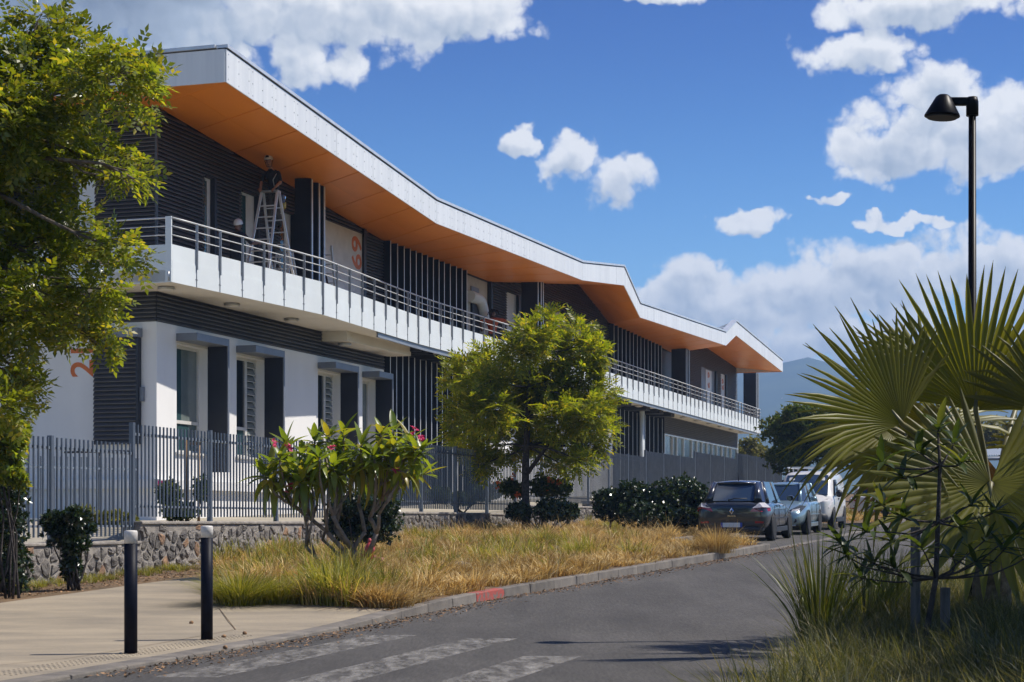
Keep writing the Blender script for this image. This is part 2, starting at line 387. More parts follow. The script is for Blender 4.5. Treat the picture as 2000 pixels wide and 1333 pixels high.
leafmat('grass_dry', (0.26, 0.17, 0.065), (0.60, 0.44, 0.18), (0.78, 0.64, 0.34), 0.3, 0.6, 0.25, 0.5, (1.3, 1.1, 0.7))
leafmat('grass_shade', (0.055, 0.062, 0.024), (0.12, 0.12, 0.045), (0.26, 0.21, 0.10), 0.35, 0.5, 0.3, 0.5)  # darker copy of the green grass, verge shade put into its colour
leafmat('sedge', (0.045, 0.060, 0.014), (0.095, 0.115, 0.022), (0.2, 0.18, 0.05), 0.3, 0.45, 0.4, 0.8)
leafmat('petal_pink', (0.55, 0.03, 0.12), (0.72, 0.10, 0.22), None, 0.3, 0.5, 0.3, 2.0, (1.2, 0.6, 0.7))
leafmat('petal_orange', (0.62, 0.12, 0.03), (0.7, 0.2, 0.05), None, 0.3, 0.5, 0.3, 2.0, (1.2, 0.8, 0.5))
mat('petiole', (0.19, 0.16, 0.06), 0.5, col2=(0.11, 0.11, 0.05), vscale=4)

# ------------------------------------------------------------------ scene building helpers
def tag(o, label=None, cat=None, group=None, kind=None):
    if label: o['label'] = label
    if cat: o['category'] = cat
    if group: o['group'] = group
    if kind: o['kind'] = kind
    return o
def empty(name, loc, label=None, cat=None, group=None):
    o = bpy.data.objects.new(name, None); COL.objects.link(o)
    o.empty_display_size = 0.2
    o.location = loc
    return tag(o, label, cat, group)
def place(o, parent):
    """parent o (world-space data) to parent; the parent chain only translates or is a plain matrix"""
    if parent is not None:
        o.parent = parent
        o.matrix_parent_inverse = wmat(parent).inverted()
    return o
def wmat(o):
    m = Matrix.LocRotScale(o.location, o.rotation_euler, o.scale)
    if o.parent is not None:
        return wmat(o.parent) @ o.matrix_parent_inverse @ m
    return m
def link_mesh(name, me, material, parent=None, matrix=None):
    o = bpy.data.objects.new(name, me); COL.objects.link(o)
    if material is not None and len(me.materials) == 0:
        for mm in (material if isinstance(material, (list, tuple)) else [material]):
            me.materials.append(MATS[mm] if isinstance(mm, str) else mm)
    if matrix is not None:
        loc, rot, sc = matrix.decompose()
        o.location = loc; o.rotation_euler = rot.to_euler(); o.scale = sc
    place(o, parent)
    return o
class MB:
    """collects faces of ONE part"""
    def __init__(s): s.v = []; s.f = []; s.mi = []; s.sm = []
    def face(s, pts, mi=0, smooth=False):
        b = len(s.v); s.v += [tuple(p) for p in pts]; s.f.append(tuple(range(b, b + len(pts)))); s.mi.append(mi); s.sm.append(smooth)
    def hexa(s, p, mi=0):
        """8 corners: bottom ring 0-3, top ring 4-7"""
        b = len(s.v); s.v += [tuple(q) for q in p]
        for q in ((3, 2, 1, 0), (4, 5, 6, 7), (0, 1, 5, 4), (1, 2, 6, 5), (2, 3, 7, 6), (3, 0, 4, 7)):
            s.f.append(tuple(b + i for i in q)); s.mi.append(mi); s.sm.append(False)
    def box(s, c, half, ax=None, mi=0):
        c = Vector(c)
        X, Y, Z = ax if ax else (Vector((1, 0, 0)), Vector((0, 1, 0)), Vector((0, 0, 1)))
        hx, hy, hz = X * half[0], Y * half[1], Z * half[2]
        s.hexa([c - hx - hy - hz, c + hx - hy - hz, c + hx + hy - hz, c - hx + hy - hz,
                c - hx - hy + hz, c + hx - hy + hz, c + hx + hy + hz, c - hx + hy + hz], mi)
    def tube(s, pts, rad, n=6, mi=0, cap=True, smooth=True):
        pts = [Vector(p) for p in pts]
        if not isinstance(rad, (list, tuple)): rad = [rad] * len(pts)
        b0 = len(s.v); prev = None
        for i, p in enumerate(pts):
            d = (pts[min(i + 1, len(pts) - 1)] - pts[max(i - 1, 0)])
            d = d.normalized() if d.length > 1e-9 else Vector((0, 0, 1))
            if prev is None:
                a = Vector((0, 0, 1)) if abs(d.z) < 0.9 else Vector((1, 0, 0))
                x = d.cross(a).normalized()
            else:
                x = (prev - d * prev.dot(d)); x = x.normalized() if x.length > 1e-6 else d.orthogonal().normalized()
            prev = x; y = d.cross(x)
            for k in range(n):
                t = 2 * math.pi * k / n
                s.v.append(tuple(p + (x * math.cos(t) + y * math.sin(t)) * rad[i]))
        for i in range(len(pts) - 1):
            for k in range(n):
                a = b0 + i * n + k; c = b0 + i * n + (k + 1) % n
                s.f.append((a, c, c + n, a + n)); s.mi.append(mi); s.sm.append(smooth)
        if cap:
            s.f.append(tuple(b0 + k for k in range(n))[::-1]); s.mi.append(mi); s.sm.append(False)
            e = b0 + (len(pts) - 1) * n
            s.f.append(tuple(e + k for k in range(n))); s.mi.append(mi); s.sm.append(False)
    def lathe(s, prof, c, ax=None, n=20, mi=0, smooth=True):
        """prof: (radius, height) list, about the axis ax[2] at c"""
        c = Vector(c)
        X, Y, Z = ax if ax else (Vector((1, 0, 0)), Vector((0, 1, 0)), Vector((0, 0, 1)))
        b0 = len(s.v)
        for r, h in prof:
            for k in range(n):
                t = 2 * math.pi * k / n
                s.v.append(tuple(c + Z * h + (X * math.cos(t) + Y * math.sin(t)) * r))
        for i in range(len(prof) - 1):
            for k in range(n):
                a = b0 + i * n + k; d = b0 + i * n + (k + 1) % n
                s.f.append((a, d, d + n, a + n)); s.mi.append(mi); s.sm.append(smooth)
        s.f.append(tuple(b0 + k for k in range(n))[::-1]); s.mi.append(mi); s.sm.append(False)
        e = b0 + (len(prof) - 1) * n
        s.f.append(tuple(e + k for k in range(n))); s.mi.append(mi); s.sm.append(False)
    def mesh(s, name):
        me = bpy.data.meshes.new(name); me.from_pydata(s.v, [], s.f)
        me.polygons.foreach_set('material_index', s.mi)
        me.polygons.foreach_set('use_smooth', s.sm)
        me.update()
        return me
    def build(s, name, material, parent=None, bevel=0.0, seg=2, matrix=None):
        me = s.mesh(name)
        o = link_mesh(name, me, material, parent, matrix)
        if bevel:
            b = o.modifiers.new('bevel', 'BEVEL'); b.width = bevel; b.segments = seg; b.limit_method = 'ANGLE'; b.angle_limit = R(40)
        return o
def np_mesh(name, V, F, material, parent=None, smooth=False, mats=None):
    """V (n,3), F (m,k) arrays"""
    me = bpy.data.meshes.new(name)
    V = np.ascontiguousarray(V, dtype=np.float32); F = np.ascontiguousarray(F, dtype=np.int32)
    me.vertices.add(len(V)); me.vertices.foreach_set('co', V.ravel())
    k = F.shape[1]
    me.loops.add(F.size); me.loops.foreach_set('vertex_index', F.ravel())
    me.polygons.add(len(F)); me.polygons.foreach_set('loop_start', np.arange(0, F.size, k, dtype=np.int32))
    me.polygons.foreach_set('loop_total', np.full(len(F), k, dtype=np.int32))
    if mats is not None: me.polygons.foreach_set('material_index', np.asarray(mats, dtype=np.int32))
    if smooth: me.polygons.foreach_set('use_smooth', np.ones(len(F), dtype=bool))
    me.update(calc_edges=True)
    return link_mesh(name, me, material, parent)
def text_mesh(name, body, size, material, parent, matrix, extrude=0.004):
    cu = bpy.data.curves.new(name, 'FONT'); cu.body = body; cu.size = size; cu.extrude = extrude
    cu.align_x = 'CENTER'; cu.align_y = 'CENTER'; cu.offset = size * 0.015
    tmp = bpy.data.objects.new('tmp_text', cu); COL.objects.link(tmp)
    dg = bpy.context.evaluated_depsgraph_get(); dg.update()
    me = bpy.data.meshes.new_from_object(tmp.evaluated_get(dg))
    bpy.data.objects.remove(tmp)
    me.name = name; me.materials.clear()
    return link_mesh(name, me, material, parent, matrix)
def PX(u, v, Y):
    return Vector(((u - CU) / FPX * Y, Y, HC + (CV - v) / FPX * Y))
# ------------------------------------------------------------------ the lie of the land
_ZY = [-60, 16, 20, 24, 28, 37, 44, 50, 58, 90, 130, 200, 400]
_ZZ = [0, 0, .045, .135, .25, .53, .75, .85, 1.01, 1.65, 2.4, 3.0, 3.2]
def zr(Y): return float(np.interp(Y, _ZY, _ZZ))
def XL(Y): return float(np.interp(Y, [-20, 13.75, 16.3, 18.7, 24, 28, 37, 45, 58.5, 90, 130], [-13.2, -3.4, -2.76, -2.06, -.508, 1.07, 4.7, 7.75, 11.6, 21.5, 33]))
def LAY(Y): return float(np.interp(Y, [39.4, 41.0, 59.0, 60.5], [0, 2.9, 2.9, 0]))
def XR(Y): return XL(Y) + 5.35
def XW(Y): return -16.26 + 0.33 * Y
def HK(Y): return float(np.interp(Y, [-20, 19, 22.5, 26], [.03, .03, .11, .13]))
def vz(X, Y):
    """height of the planted verge between kerb and wall"""
    t = min(1.0, max(0.0, (XL(Y) - LAY(Y) - X) / max(0.5, XL(Y) - LAY(Y) - XW(Y))))
    bank = float(np.interp(Y, [28, 52, 62, 100], [0, .02, .25, .75])) * t ** 0.8
    return zr(Y) + HK(Y) * (1 - t * float(np.interp(Y, [26, 40], [.9, .0]))) + bank
def terz(Y): return float(np.interp(Y, [-50, 26, 30, 31, 41, 50, 60, 90, 140], [.7, .75, .8, 1.1, 1.2, 1.45, 1.8, 2.7, 3.4]))
def gp(u, v, dz=0.0):
    lo, hi = 3.0, 300.0
    for _ in range(60):
        Y = (lo + hi) / 2
        if HC - (v - CV) / FPX * Y > zr(Y) + dz: lo = Y
        else: hi = Y
    return Vector(((u - CU) / FPX * Y, Y, zr(Y) + dz))
def strip(name, left, right, zf, ys, material, nx=1, parent=None, kind='structure', smooth=True):
    V, F = [], []
    for Y in ys:
        a, b = left(Y), right(Y)
        for i in range(nx + 1):
            X = a + (b - a) * i / nx
            V.append((X, Y, zf(X, Y)))
    n = nx + 1
    for j in range(len(ys) - 1):
        for i in range(nx):
            F.append((j * n + i, j * n + i + 1, (j + 1) * n + i + 1, (j + 1) * n + i))
    o = np_mesh(name, np.array(V), np.array(F), material, parent, smooth=smooth)
    if parent is None and kind: o['kind'] = kind
    return o
YS = list(np.arange(-20, 16, 2.0)) + list(np.arange(16, 62, 0.5)) + list(np.arange(62, 140, 4.0))
# base sheet out to the horizon
YF = [-200, -60, -20, 0, 10, 16, 20, 24, 28, 32, 37, 44, 50, 58, 70, 90, 110, 130, 160, 200, 300, 500, 1000, 2000, 3500]
strip('ground', lambda Y: -4000, lambda Y: 4000, lambda X, Y: zr(Y) - 0.06, YF, 'terrain', nx=8)
strip('road', lambda Y: XL(Y) - LAY(Y) - 0.02, XR, lambda X, Y: zr(Y), YS, 'asphalt', nx=6)
strip('verge_ground', XW, lambda Y: XL(Y) - LAY(Y) - 0.14, vz, [y for y in YS if y >= -20 and y <= 128], 'soil', nx=10)
def pav_l(Y): return float(np.interp(Y, [-20, 3.5, 22.4, 27.8], [-18.6, -11.9, -6.3, -4.75]))
def pav_r(Y): return float(np.interp(Y, [-20, 4], [XL(-20), XL(4)])) - 0.24 if Y < 4 else (XL(Y) - 0.24 if Y <= 21.6 else float(np.interp(Y, [21.6, 22.0, 22.8, 27.8], [XL(21.6) - 0.24, -2.3, -3.78, -4.72])))
pav = strip('pavement', pav_l, pav_r, lambda X, Y: zr(Y) + HK(Y) + 0.006, [y for y in YS if y <= 21.5] + [21.6, 22.0, 22.8] + list(np.arange(23, 28, .5)), 'concrete', nx=4)
def joint(pts):
    mb = MB()
    P = [gp(u, v, 0.035) for u, v in pts]
    for a, b in zip(P[:-1], P[1:]):
        d = (b - a); d.z = 0; w = Vector((-d.y, d.x, 0)).normalized() * 0.005
        za = Vector((0, 0, zr(a.y) + HK(a.y) + .010 - a.z)); zb = Vector((0, 0, zr(b.y) + HK(b.y) + .010 - b.z))
        mb.face([a - w + za, a + w + za, b + w + zb, b - w + zb])
    mb.build('joint', 'soil', pav)
joint([(428, 1199), (460, 1231), (560, 1233)])
joint([(460, 1231), (265, 1266), (125, 1288), (0, 1300)])
# tactile studs at the dropped kerb
mb = MB()
for i in range(60):
    for j in range(4):
        Y = 13.8 + i * 0.075; X = XL(Y) - 0.42 - j * 0.085
        c = Vector((X, Y, zr(Y) + HK(Y) + .006))
        for k in range(6):
            a, b = k * math.pi / 3, (k + 1) * math.pi / 3
            mb.face([c + Vector((.018 * math.cos(a), .018 * math.sin(a), 0)), c + Vector((.018 * math.cos(b), .018 * math.sin(b), 0)),
                     c + Vector((.012 * math.cos(b), .012 * math.sin(b), .006)), c + Vector((.012 * math.cos(a), .012 * math.sin(a), .006))])
        mb.face([c + Vector((.012 * math.cos(k * math.pi / 3), .012 * math.sin(k * math.pi / 3), .006)) for k in range(6)])
st = mb.build('tactile_studs', 'concrete', pav); st['kind'] = 'stuff'
# kerbs, stone by stone
def kerb_run(root, edge, sgn, y0, y1, wid, hfun):
    Y = y0
    while Y < y1:
        Y2 = min(Y + 0.93, y1)
        a, b = Y + 0.006, Y2 - 0.006
        w = wid(Y)
        def P(y, off, z): return Vector((edge(y) + sgn * off, y, zr(y) + z))
        j = random.uniform(-.006, .006)
        mb = MB()
        mb.hexa([P(a, 0, -.1), P(b, 0, -.1), P(b, w, -.1), P(a, w, -.1), P(a, 0.012 + j, hfun(a)), P(b, 0.012 + j, hfun(b)), P(b, w, hfun(b) + .004), P(a, w, hfun(a) + .004)][::1])
        mid = (a + b) / 2
        red = sgn < 0 and 24.1 < mid < 25.0
        o = mb.build('kerb_stone', 'kerb_red' if red else 'kerb', root, bevel=0.012)
        if red: o['label'] = 'kerb stone sprayed with fading red paint'
        Y = Y2
kl = empty('kerb', (XL(20), 20, zr(20))); kl['kind'] = 'structure'
kerb_run(kl, XL, -1, 6.45, 39.4, lambda Y: .24 if Y < 21 else .15, lambda Y: HK(Y) + .004)
kerb_run(kl, lambda Y: XL(Y) - LAY(Y), -1, 39.4, 70.0, lambda Y: .15, lambda Y: HK(Y) + .004)
kr = empty('kerb', (XR(20), 20, zr(20))); kr['kind'] = 'structure'
kerb_run(kr, XR, 1, 6.0, 46.0, lambda Y: .15, lambda Y: .12)
strip('gutter_strip', lambda Y: XL(Y) - .13, lambda Y: XL(Y) + .13, lambda X, Y: zr(Y) + .006, list(np.arange(39.4, 60.6, .6)), 'kerb', nx=1)
# right-hand verge, car park and terrace
strip('verge_ground', lambda Y: XR(Y) + .14, lambda Y: XR(Y) + 3.2 + max(0, Y - 30) * .1, lambda X, Y: zr(Y) + .10 + min(.12, (X - XR(Y)) * .03), [y for y in YS if y > -18 and y < 60], 'soil', nx=4)
strip('car_park', lambda Y: XR(Y) + .2, lambda Y: XR(Y) + 60, lambda X, Y: zr(Y) + .02, [60, 64, 70, 80, 90, 100, 115, 128], 'asphalt_far', nx=2)
strip('terrace', lambda Y: -90, lambda Y: XW(Y) - .1, lambda X, Y: terz(Y), [-20, 0, 20, 26, 30, 30.4, 31, 36, 41, 46, 50, 60, 70, 80, 90, 110, 140], 'terrace', nx=3)
# zebra stripes, worn
for k, (xoff, y0, y1) in enumerate([(0, 14.0, 18.75), (1.17, 13.4, 18.3), (2.34, 12.8, 16.2)]):
    mb = MB()
    ys = np.linspace(y0, y1, 11)
    for a, b in zip(ys[:-1], ys[1:]):
        xa, xb = XL(a) + .55 + xoff, XL(b) + .55 + xoff
        mb.face([(xa, a, zr(a) + .005), (xa + .52, a, zr(a) + .005), (xb + .52, b, zr(b) + .005), (xb, b, zr(b) + .005)])
    o = mb.build('crossing_stripe', 'road_paint')
    o['kind'] = 'structure'
# far hillside with its houses
HY = 3000.0
rid_u = [-6000, -1500, 300, 900, 1300, 1440, 1530, 1565, 1640, 1720, 1850, 2100, 3000, 7000]
rid_v = [940, 900, 860, 820, 770, 730, 706, 698, 716, 742, 770, 800, 850, 930]
V, F = [], []
us = np.linspace(-6000, 7000, 200); rows = 14
hr = np.random.default_rng(5)
hn = hr.normal(0, 1, (rows + 1, len(us)))
def hillpt(u, r):
    Yh = 1500 + (HY - 1500) * r
    zt = HC + (CV - np.interp(u, rid_u, rid_v)) / FPX * HY
    z = 3.0 + (zt - 3.0) * (r ** 1.25)
    return Vector(((u - CU) / FPX * HY * (0.75 + .25 * r), Yh, z))
for r in range(rows + 1):
    for i, u in enumerate(us):
        p = hillpt(u, r / rows)
        V.append((p.x, p.y, p.z + hn[r, i] * 2.5 * (1 if r else 0)))
n = len(us)
for r in range(rows):
    for i in range(n - 1):
        F.append((r * n + i, r * n + i + 1, (r + 1) * n + i + 1, (r + 1) * n + i))
hill = np_mesh('hill', np.array(V), np.array(F), 'hill', None, smooth=True); hill['kind'] = 'structure'
def house_mesh():
    mb = MB(); w, d, h = 5, 4, 4
    mb.hexa([(-w, -d, -4), (w, -d, -4), (w, d, -4), (-w, d, -4), (-w, -d, h), (w, -d, h), (w, d, h), (-w, d, h)])
    rf = MB()
    rf.face([(-w - .5, -d - .5, h + .05), (w + .5, -d - .5, h + .05), (w + .5, 0, h + 2.4), (-w - .5, 0, h + 2.4)])
    rf.face([(w + .5, d + .5, h + .05), (-w - .5, d + .5, h + .05), (-w - .5, 0, h + 2.4), (w + .5, 0, h + 2.4)])
    return mb.mesh('wall'), rf.mesh('roof')
hw, hrf = house_mesh()
hw.materials.append(MATS['far_wall']); hrf.materials.append(MATS['far_roof'])
for k in range(70):
    u = random.uniform(1445, 1800); r = random.betavariate(1.6, 1.6) * .75 + .1
    p = hillpt(u, r)
    e = empty('house', (p.x, p.y, p.z - 1), 'tiny pale house dotted on the hazy far hillside', 'house', 'houses on the far hillside')
    e.rotation_euler = (0, 0, random.uniform(-.7, .7)); s = random.uniform(.22, .6); e.scale = (s, s, s)
    for me, nm in ((hw, 'wall'), (hrf, 'roof')):
        o = bpy.data.objects.new(nm, me); COL.objects.link(o); o.parent = e
# the air
mb = MB(); mb.hexa([(-4200, -190, -2), (4200, -190, -2), (4200, 3400, -2), (-4200, 3400, -2), (-4200, -190, 300), (4200, -190, 300), (4200, 3400, 300), (-4200, 3400, 300)])
hz = mb.build('haze', None); hz['kind'] = 'stuff'; hz['label'] = 'thin blue haze in the air towards the hills'
hm = bpy.data.materials.new('haze'); hm.use_nodes = True; ht = hm.node_tree; ht.nodes.clear()
ho = ht.nodes.new('ShaderNodeOutputMaterial'); hv = ht.nodes.new('ShaderNodeVolumePrincipled')
hv.inputs['Color'].default_value = (0.42, 0.64, 1.0, 1); hv.inputs['Density'].default_value = 3.5e-4; hv.inputs['Anisotropy'].default_value = 0.1
ht.links.new(hv.outputs[0], ho.inputs['Volume'])
hz.data.materials.append(hm)
# ------------------------------------------------------------------ the school building
O2 = Vector((-8.39, 42.8)); DD = Vector((0.325, 1.0)).normalized(); NN = Vector((DD.y, -DD.x))
AX = (Vector((DD.x, DD.y, 0)), Vector((NN.x, NN.y, 0)), Vector((0, 0, 1)))      # along, outward, up
def B(s, o, z): return Vector((O2.x + DD.x * s + NN.x * o, O2.y + DD.y * s + NN.y * o, z))
def s_of(u, o=0.0):
    k = (u - CU) / FPX
    return (k * (O2.y + NN.y * o) - (O2.x + NN.x * o)) / (DD.x - k * DD.y)
def z_of(v, s, o=0.0): return HC + (CV - v) / FPX * B(s, o, 0).y
def t_of(u, s=0.0):
    """depth t behind the front plane of a point on the end wall (plane s)"""
    k = (u - CU) / FPX; p = B(s, 0, 0)
    return (k * p.y - p.x) / (-NN.x + k * NN.y)
def bbox(mb, s0, s1, o0, o1, z0, z1, mi=0):
    mb.hexa([B(s0, o0, z0), B(s1, o0, z0), B(s1, o1, z0), B(s0, o1, z0), B(s0, o0, z1), B(s1, o0, z1), B(s1, o1, z1), B(s0, o1, z1)][::1], mi)
def bpart(name, m, parent, s0, s1, o0, o1, z0, z1, bevel=0.0, label=None):
    mb = MB(); bbox(mb, s0, s1, o0, o1, z0, z1)
    o = mb.build(name, m, parent, bevel=bevel)
    if label: o['label'] = label
    return o
bld = empty('school_building', B(0, 0, 1.2), 'long two storey building, dark louvres and white balcony under a folded orange-bellied roof', 'building')
RO = 2.85
FK = [(442, 88.5, 160.5), (853, 387, 437), (1138, 510, 548), (1219, 518.5, 558), (1250.5, 590, 620.5), (1418, 647, 675.5), (1438, 626, 655.5), (1529, 703, 727)]
FP = []
for u, vt, vb in FK:
    s = s_of(u, RO); FP.append((s, z_of(vt, s, RO), z_of(vb, s, RO)))
WK = [(313, 207), (752, 472), (958, 551), (1131, 556), (1192, 633), (1315, 690), (1381, 680), (1440, 720)]
WP = []
for i, (u, v) in enumerate(WK):
    s = 0.0 if i == 0 else s_of(u, 0.0); WP.append((s, z_of(v, s, 0.0)))
S_END = WP[-1][0]
def soff_w(s): return float(np.interp(s, [p[0] for p in WP], [p[1] for p in WP]))
def soff_f(s): return float(np.interp(s, [p[0] for p in FP], [p[2] for p in FP]))
def soff(s, o):
    t = min(1, max(0, o / RO)); return soff_w(s) * (1 - t) + soff_f(s) * t
ZFL = 6.92        # gallery floor
ZB = 6.64         # underside of the parapet plates
# --- roof: deck, cap, fascia panels, soffit panels
def lerp(a, b, t): return a + (b - a) * t
roof = empty('roof', B(FP[0][0], RO, FP[0][1])); place(roof, bld)
DEPTH = 16.0
mb = MB()
DK = []
for i, (f, w) in enumerate(zip(FP, WP)):
    sw = f[0] if i in (0, len(FP) - 1) else w[0]
    DK.append((f[0], f[1] - .04, sw, max(f[1] - .04, w[1] + .14)))
for a, b in zip(DK[:-1], DK[1:]):
    mb.face([B(a[0], RO - .03, a[1]), B(b[0], RO - .03, b[1]), B(b[2], 0, b[3]), B(a[2], 0, a[3])])
    mb.face([B(a[2], 0, a[3]), B(b[2], 0, b[3]), B(b[2], -DEPTH, b[3]), B(a[2], -DEPTH, a[3])])
for i in range(len(FP) - 1):   # dark liner above the soffit panels
    a, b, c, d = FP[i], FP[i + 1], WP[i + 1], WP[i]
    q = [B(a[0], RO - .05, a[2] + .05), B(b[0], RO - .05, b[2] + .05), B(c[0], 0, c[1] + .05), B(d[0], 0, d[1] + .05)]
    n_ = max(2, int((b[0] - a[0]) / .6))
    for k in range(n_):
        for r0, r1 in ((0, .25), (.25, .5), (.5, .75), (.75, 1)):
            f = lambda t, r: (q[0].lerp(q[1], t)).lerp(q[3].lerp(q[2], t), r)
            mb.face([f(k / n_, r0), f((k + 1) / n_, r0), f((k + 1) / n_, r1), f(k / n_, r1)], 1)
mb.build('roof_deck', ['fascia_cap', 'soffit_joint'], roof)
seam = MB()
for a, b in zip(DK[:-1], DK[1:]):
    n = max(1, int((b[0] - a[0]) / 0.6))
    for k in range(n):
        t = (k + .5) / n
        p, q, r_ = B(lerp(a[0], b[0], t), RO - .2, lerp(a[1], b[1], t)), B(lerp(a[2], b[2], t), 0, lerp(a[3], b[3], t)), B(lerp(a[2], b[2], t), -DEPTH, lerp(a[3], b[3], t))
        seam.tube([p, q, r_], .028, 4)
o = seam.build('standing_seams', 'fascia_cap', roof); o['kind'] = 'stuff'
for (a, b) in zip(FP[:-1], FP[1:]):
    mb = MB()
    mb.hexa([B(a[0], RO - .25, a[1] - .055), B(b[0], RO - .25, b[1] - .055), B(b[0], RO + .035, b[1] - .055), B(a[0], RO + .035, a[1] - .055),
             B(a[0], RO - .25, a[1] + .02), B(b[0], RO - .25, b[1] + .02), B(b[0], RO + .035, b[1] + .02), B(a[0], RO + .035, a[1] + .02)])
    mb.build('roof_cap', 'fascia_cap', roof)
    mb = MB()   # shadow gap under the cap
    mb.hexa([B(a[0], RO - .2, a[1] - .085), B(b[0], RO - .2, b[1] - .085), B(b[0], RO - .004, b[1] - .085), B(a[0], RO - .004, a[1] - .085),
             B(a[0], RO - .2, a[1] - .05), B(b[0], RO - .2, b[1] - .05), B(b[0], RO - .004, b[1] - .05), B(a[0], RO - .004, a[1] - .05)])
    mb.build('gutter_gap', 'dark_void', roof)
for (a, b) in zip(FP[:-1], FP[1:]):
    n = max(1, round((b[0] - a[0]) / 1.22))
    for k in range(n):
        t0, t1 = k / n, (k + 1) / n
        s0, s1 = a[0] + (b[0] - a[0]) * t0 + .004, a[0] + (b[0] - a[0]) * t1 - .004
        zt0, zt1 = a[1] + (b[1] - a[1]) * t0 - .085, a[1] + (b[1] - a[1]) * t1 - .085
        zb0, zb1 = a[2] + (b[2] - a[2]) * t0, a[2] + (b[2] - a[2]) * t1
        mb = MB(); j = random.uniform(0, .003)
        mb.hexa([B(s0, RO - .03, zb0), B(s1, RO - .03, zb1), B(s1, RO + j, zb1), B(s0, RO + j, zb0), B(s0, RO - .03, zt0), B(s1, RO - .03, zt1), B(s1, RO + j, zt1), B(s0, RO + j, zt0)])
        pn = mb.build('fascia_panel', 'fascia', roof)
        if s1 < 22:     # rivets
            rv = MB()
            for f in (.08, .5, .92):
                for g in (.12, .5, .88):
                    s = s0 + (s1 - s0) * f; zb_ = zb0 + (zb1 - zb0) * f; zt_ = zt0 + (zt1 - zt0) * f
                    rv.box(B(s, RO + .005, zb_ + (zt_ - zb_) * g), (.011, .004, .011), AX)
            r_ = rv.build('rivets', 'alu', pn); r_['kind'] = 'stuff'
# end fascia (left, facing the street corner) and right end
a = FP[0]
for k in range(9):
    o0, o1 = RO - k * 1.85, RO - (k + 1) * 1.85 + .008
    bpart('fascia_panel', 'fascia', roof, a[0] - .02 - random.uniform(0, .003), a[0] + .015, o1, o0 - (.0 if k else .032), a[2], a[1] - .085)
bpart('roof_cap', 'fascia_cap', roof, a[0] - .05, a[0] + .2, -DEPTH, RO - .26, a[1] - .05, a[1] + .025)
b = FP[-1]
bpart('fascia_panel', 'fascia', roof, b[0] - .01, b[0] + .02, -6, RO - .032, b[2], b[1] - .05)
def soffit_quad(p00, p10, p11, p01):
    mb = MB(); up = Vector((0, 0, .022))
    mb.hexa([p00, p10, p11, p01, p00 + up, p10 + up, p11 + up, p01 + up])
    mb.build('soffit_panel', 'soffit_orange', roof)
def lerp(a, b, t): return a + (b - a) * t
for i in range(len(FP) - 1):
    a, b, c, d = B(FP[i][0], RO - .035, FP[i][2] + .012), B(FP[i + 1][0], RO - .035, FP[i + 1][2] + .012), B(WP[i + 1][0], -.02, WP[i + 1][1]), B(WP[i][0], -.02, WP[i][1])
    L_ = ((b - a).length + (c - d).length) / 2
    n = max(1, round(L_ / 1.9)); g = .003 / max(.3, L_ / n)
    for k in range(n):
        t0, t1 = k / n + (g if n > 1 else 0), (k + 1) / n - (g if n > 1 else 0)
        for r0, r1 in ((0, .499), (.501, 1)):
            soffit_quad(lerp(lerp(a, b, t0), lerp(d, c, t0), r0), lerp(lerp(a, b, t1), lerp(d, c, t1), r0),
                        lerp(lerp(a, b, t1), lerp(d, c, t1), r1), lerp(lerp(a, b, t0), lerp(d, c, t0), r1))
# left end overhang and right end overhang
for k in range(8):
    o0, o1 = RO - .035 - k * 1.9, RO - .035 - (k + 1) * 1.9 + .006
    if k == 0:
        soffit_quad(B(FP[0][0] + .016, o0, FP[0][2] + .012), B(FP[0][0] + .016, o1, FP[0][2] + .012), B(0 if o1 > 0 else 0, min(o1, 0) if o1 < 0 else 0, WP[0][1]), B(0.001, 0.0, WP[0][1] + .001))
    else:
        soffit_quad(B(FP[0][0] + .016, o0, FP[0][2] + .012), B(FP[0][0] + .016, o1, FP[0][2] + .012), B(.02, min(o1, -.02), WP[0][1]), B(.02, min(o0, 0), WP[0][1]))
b = FP[-1]
soffit_quad(B(b[0] - .012, RO - .035, b[2] + .012), B(b[0] - .012, -6, b[2] + .012), B(S_END, -6, WP[-1][1]), B(S_END, -.02, WP[-1][1]))

# --- upper storey: wall core, louvre cladding, openings, fins
def upper_core():
    mb = MB()
    ss = [0.06] + [p[0] for p in WP[1:-1]] + [S_END - .06]
    for a, b in zip(ss[:-1], ss[1:]):
        mb.face([B(a, -.07, ZFL - .4), B(b, -.07, ZFL - .4), B(b, -.07, soff_w(b) + .04), B(a, -.07, soff_w(a) + .04)])
    mb.face([B(.06, -14, ZFL - .4), B(.06, -.07, ZFL - .4), B(.06, -.07, soff_w(0) + .04), B(.06, -14, soff_w(0) + .04)])
    e = S_END - .06
    mb.face([B(e, -.07, ZFL - .4), B(e, -14, ZFL - .4), B(e, -14, soff_w(e) + .04), B(e, -.07, soff_w(e) + .04)])
    return mb.build('wall', 'panel_dark', bld)
upper_core()
UP = [  # openings of the upper storey in wall coordinates: name, u0, u1, head pixel at u0
    ('a', 400, 418, 346), ('b', 472, 503, 374), ('c', 548, 574, 412)]
def orect(u0, u1, v):  # s0, s1, head z
    s0, s1 = s_of(u0), s_of(u1); return s0, s1, z_of(v, s0)
OPEN_U = []
for nm, u0, u1, v in UP: OPEN_U.append(orect(u0, u1, v))
sA, sB, zA = orect(632, 712, 428); zA = z_of(457, s_of(707)); OPEN_U.append((sA - .9, sB, zA + .02))
OPEN_U.append((s_of(754), s_of(957), 20))
OPEN_U.append(orect(990, 1013, 570))
OPEN_U.append(orect(1066, 1098, 596)); OPEN_U.append(orect(1116, 1138, 618))
OPEN_U.append((s_of(1195), s_of(1322), 20))
OPEN_U.append(orect(1370, 1398, 715)); OPEN_U.append(orect(1408.5, 1417, 730))
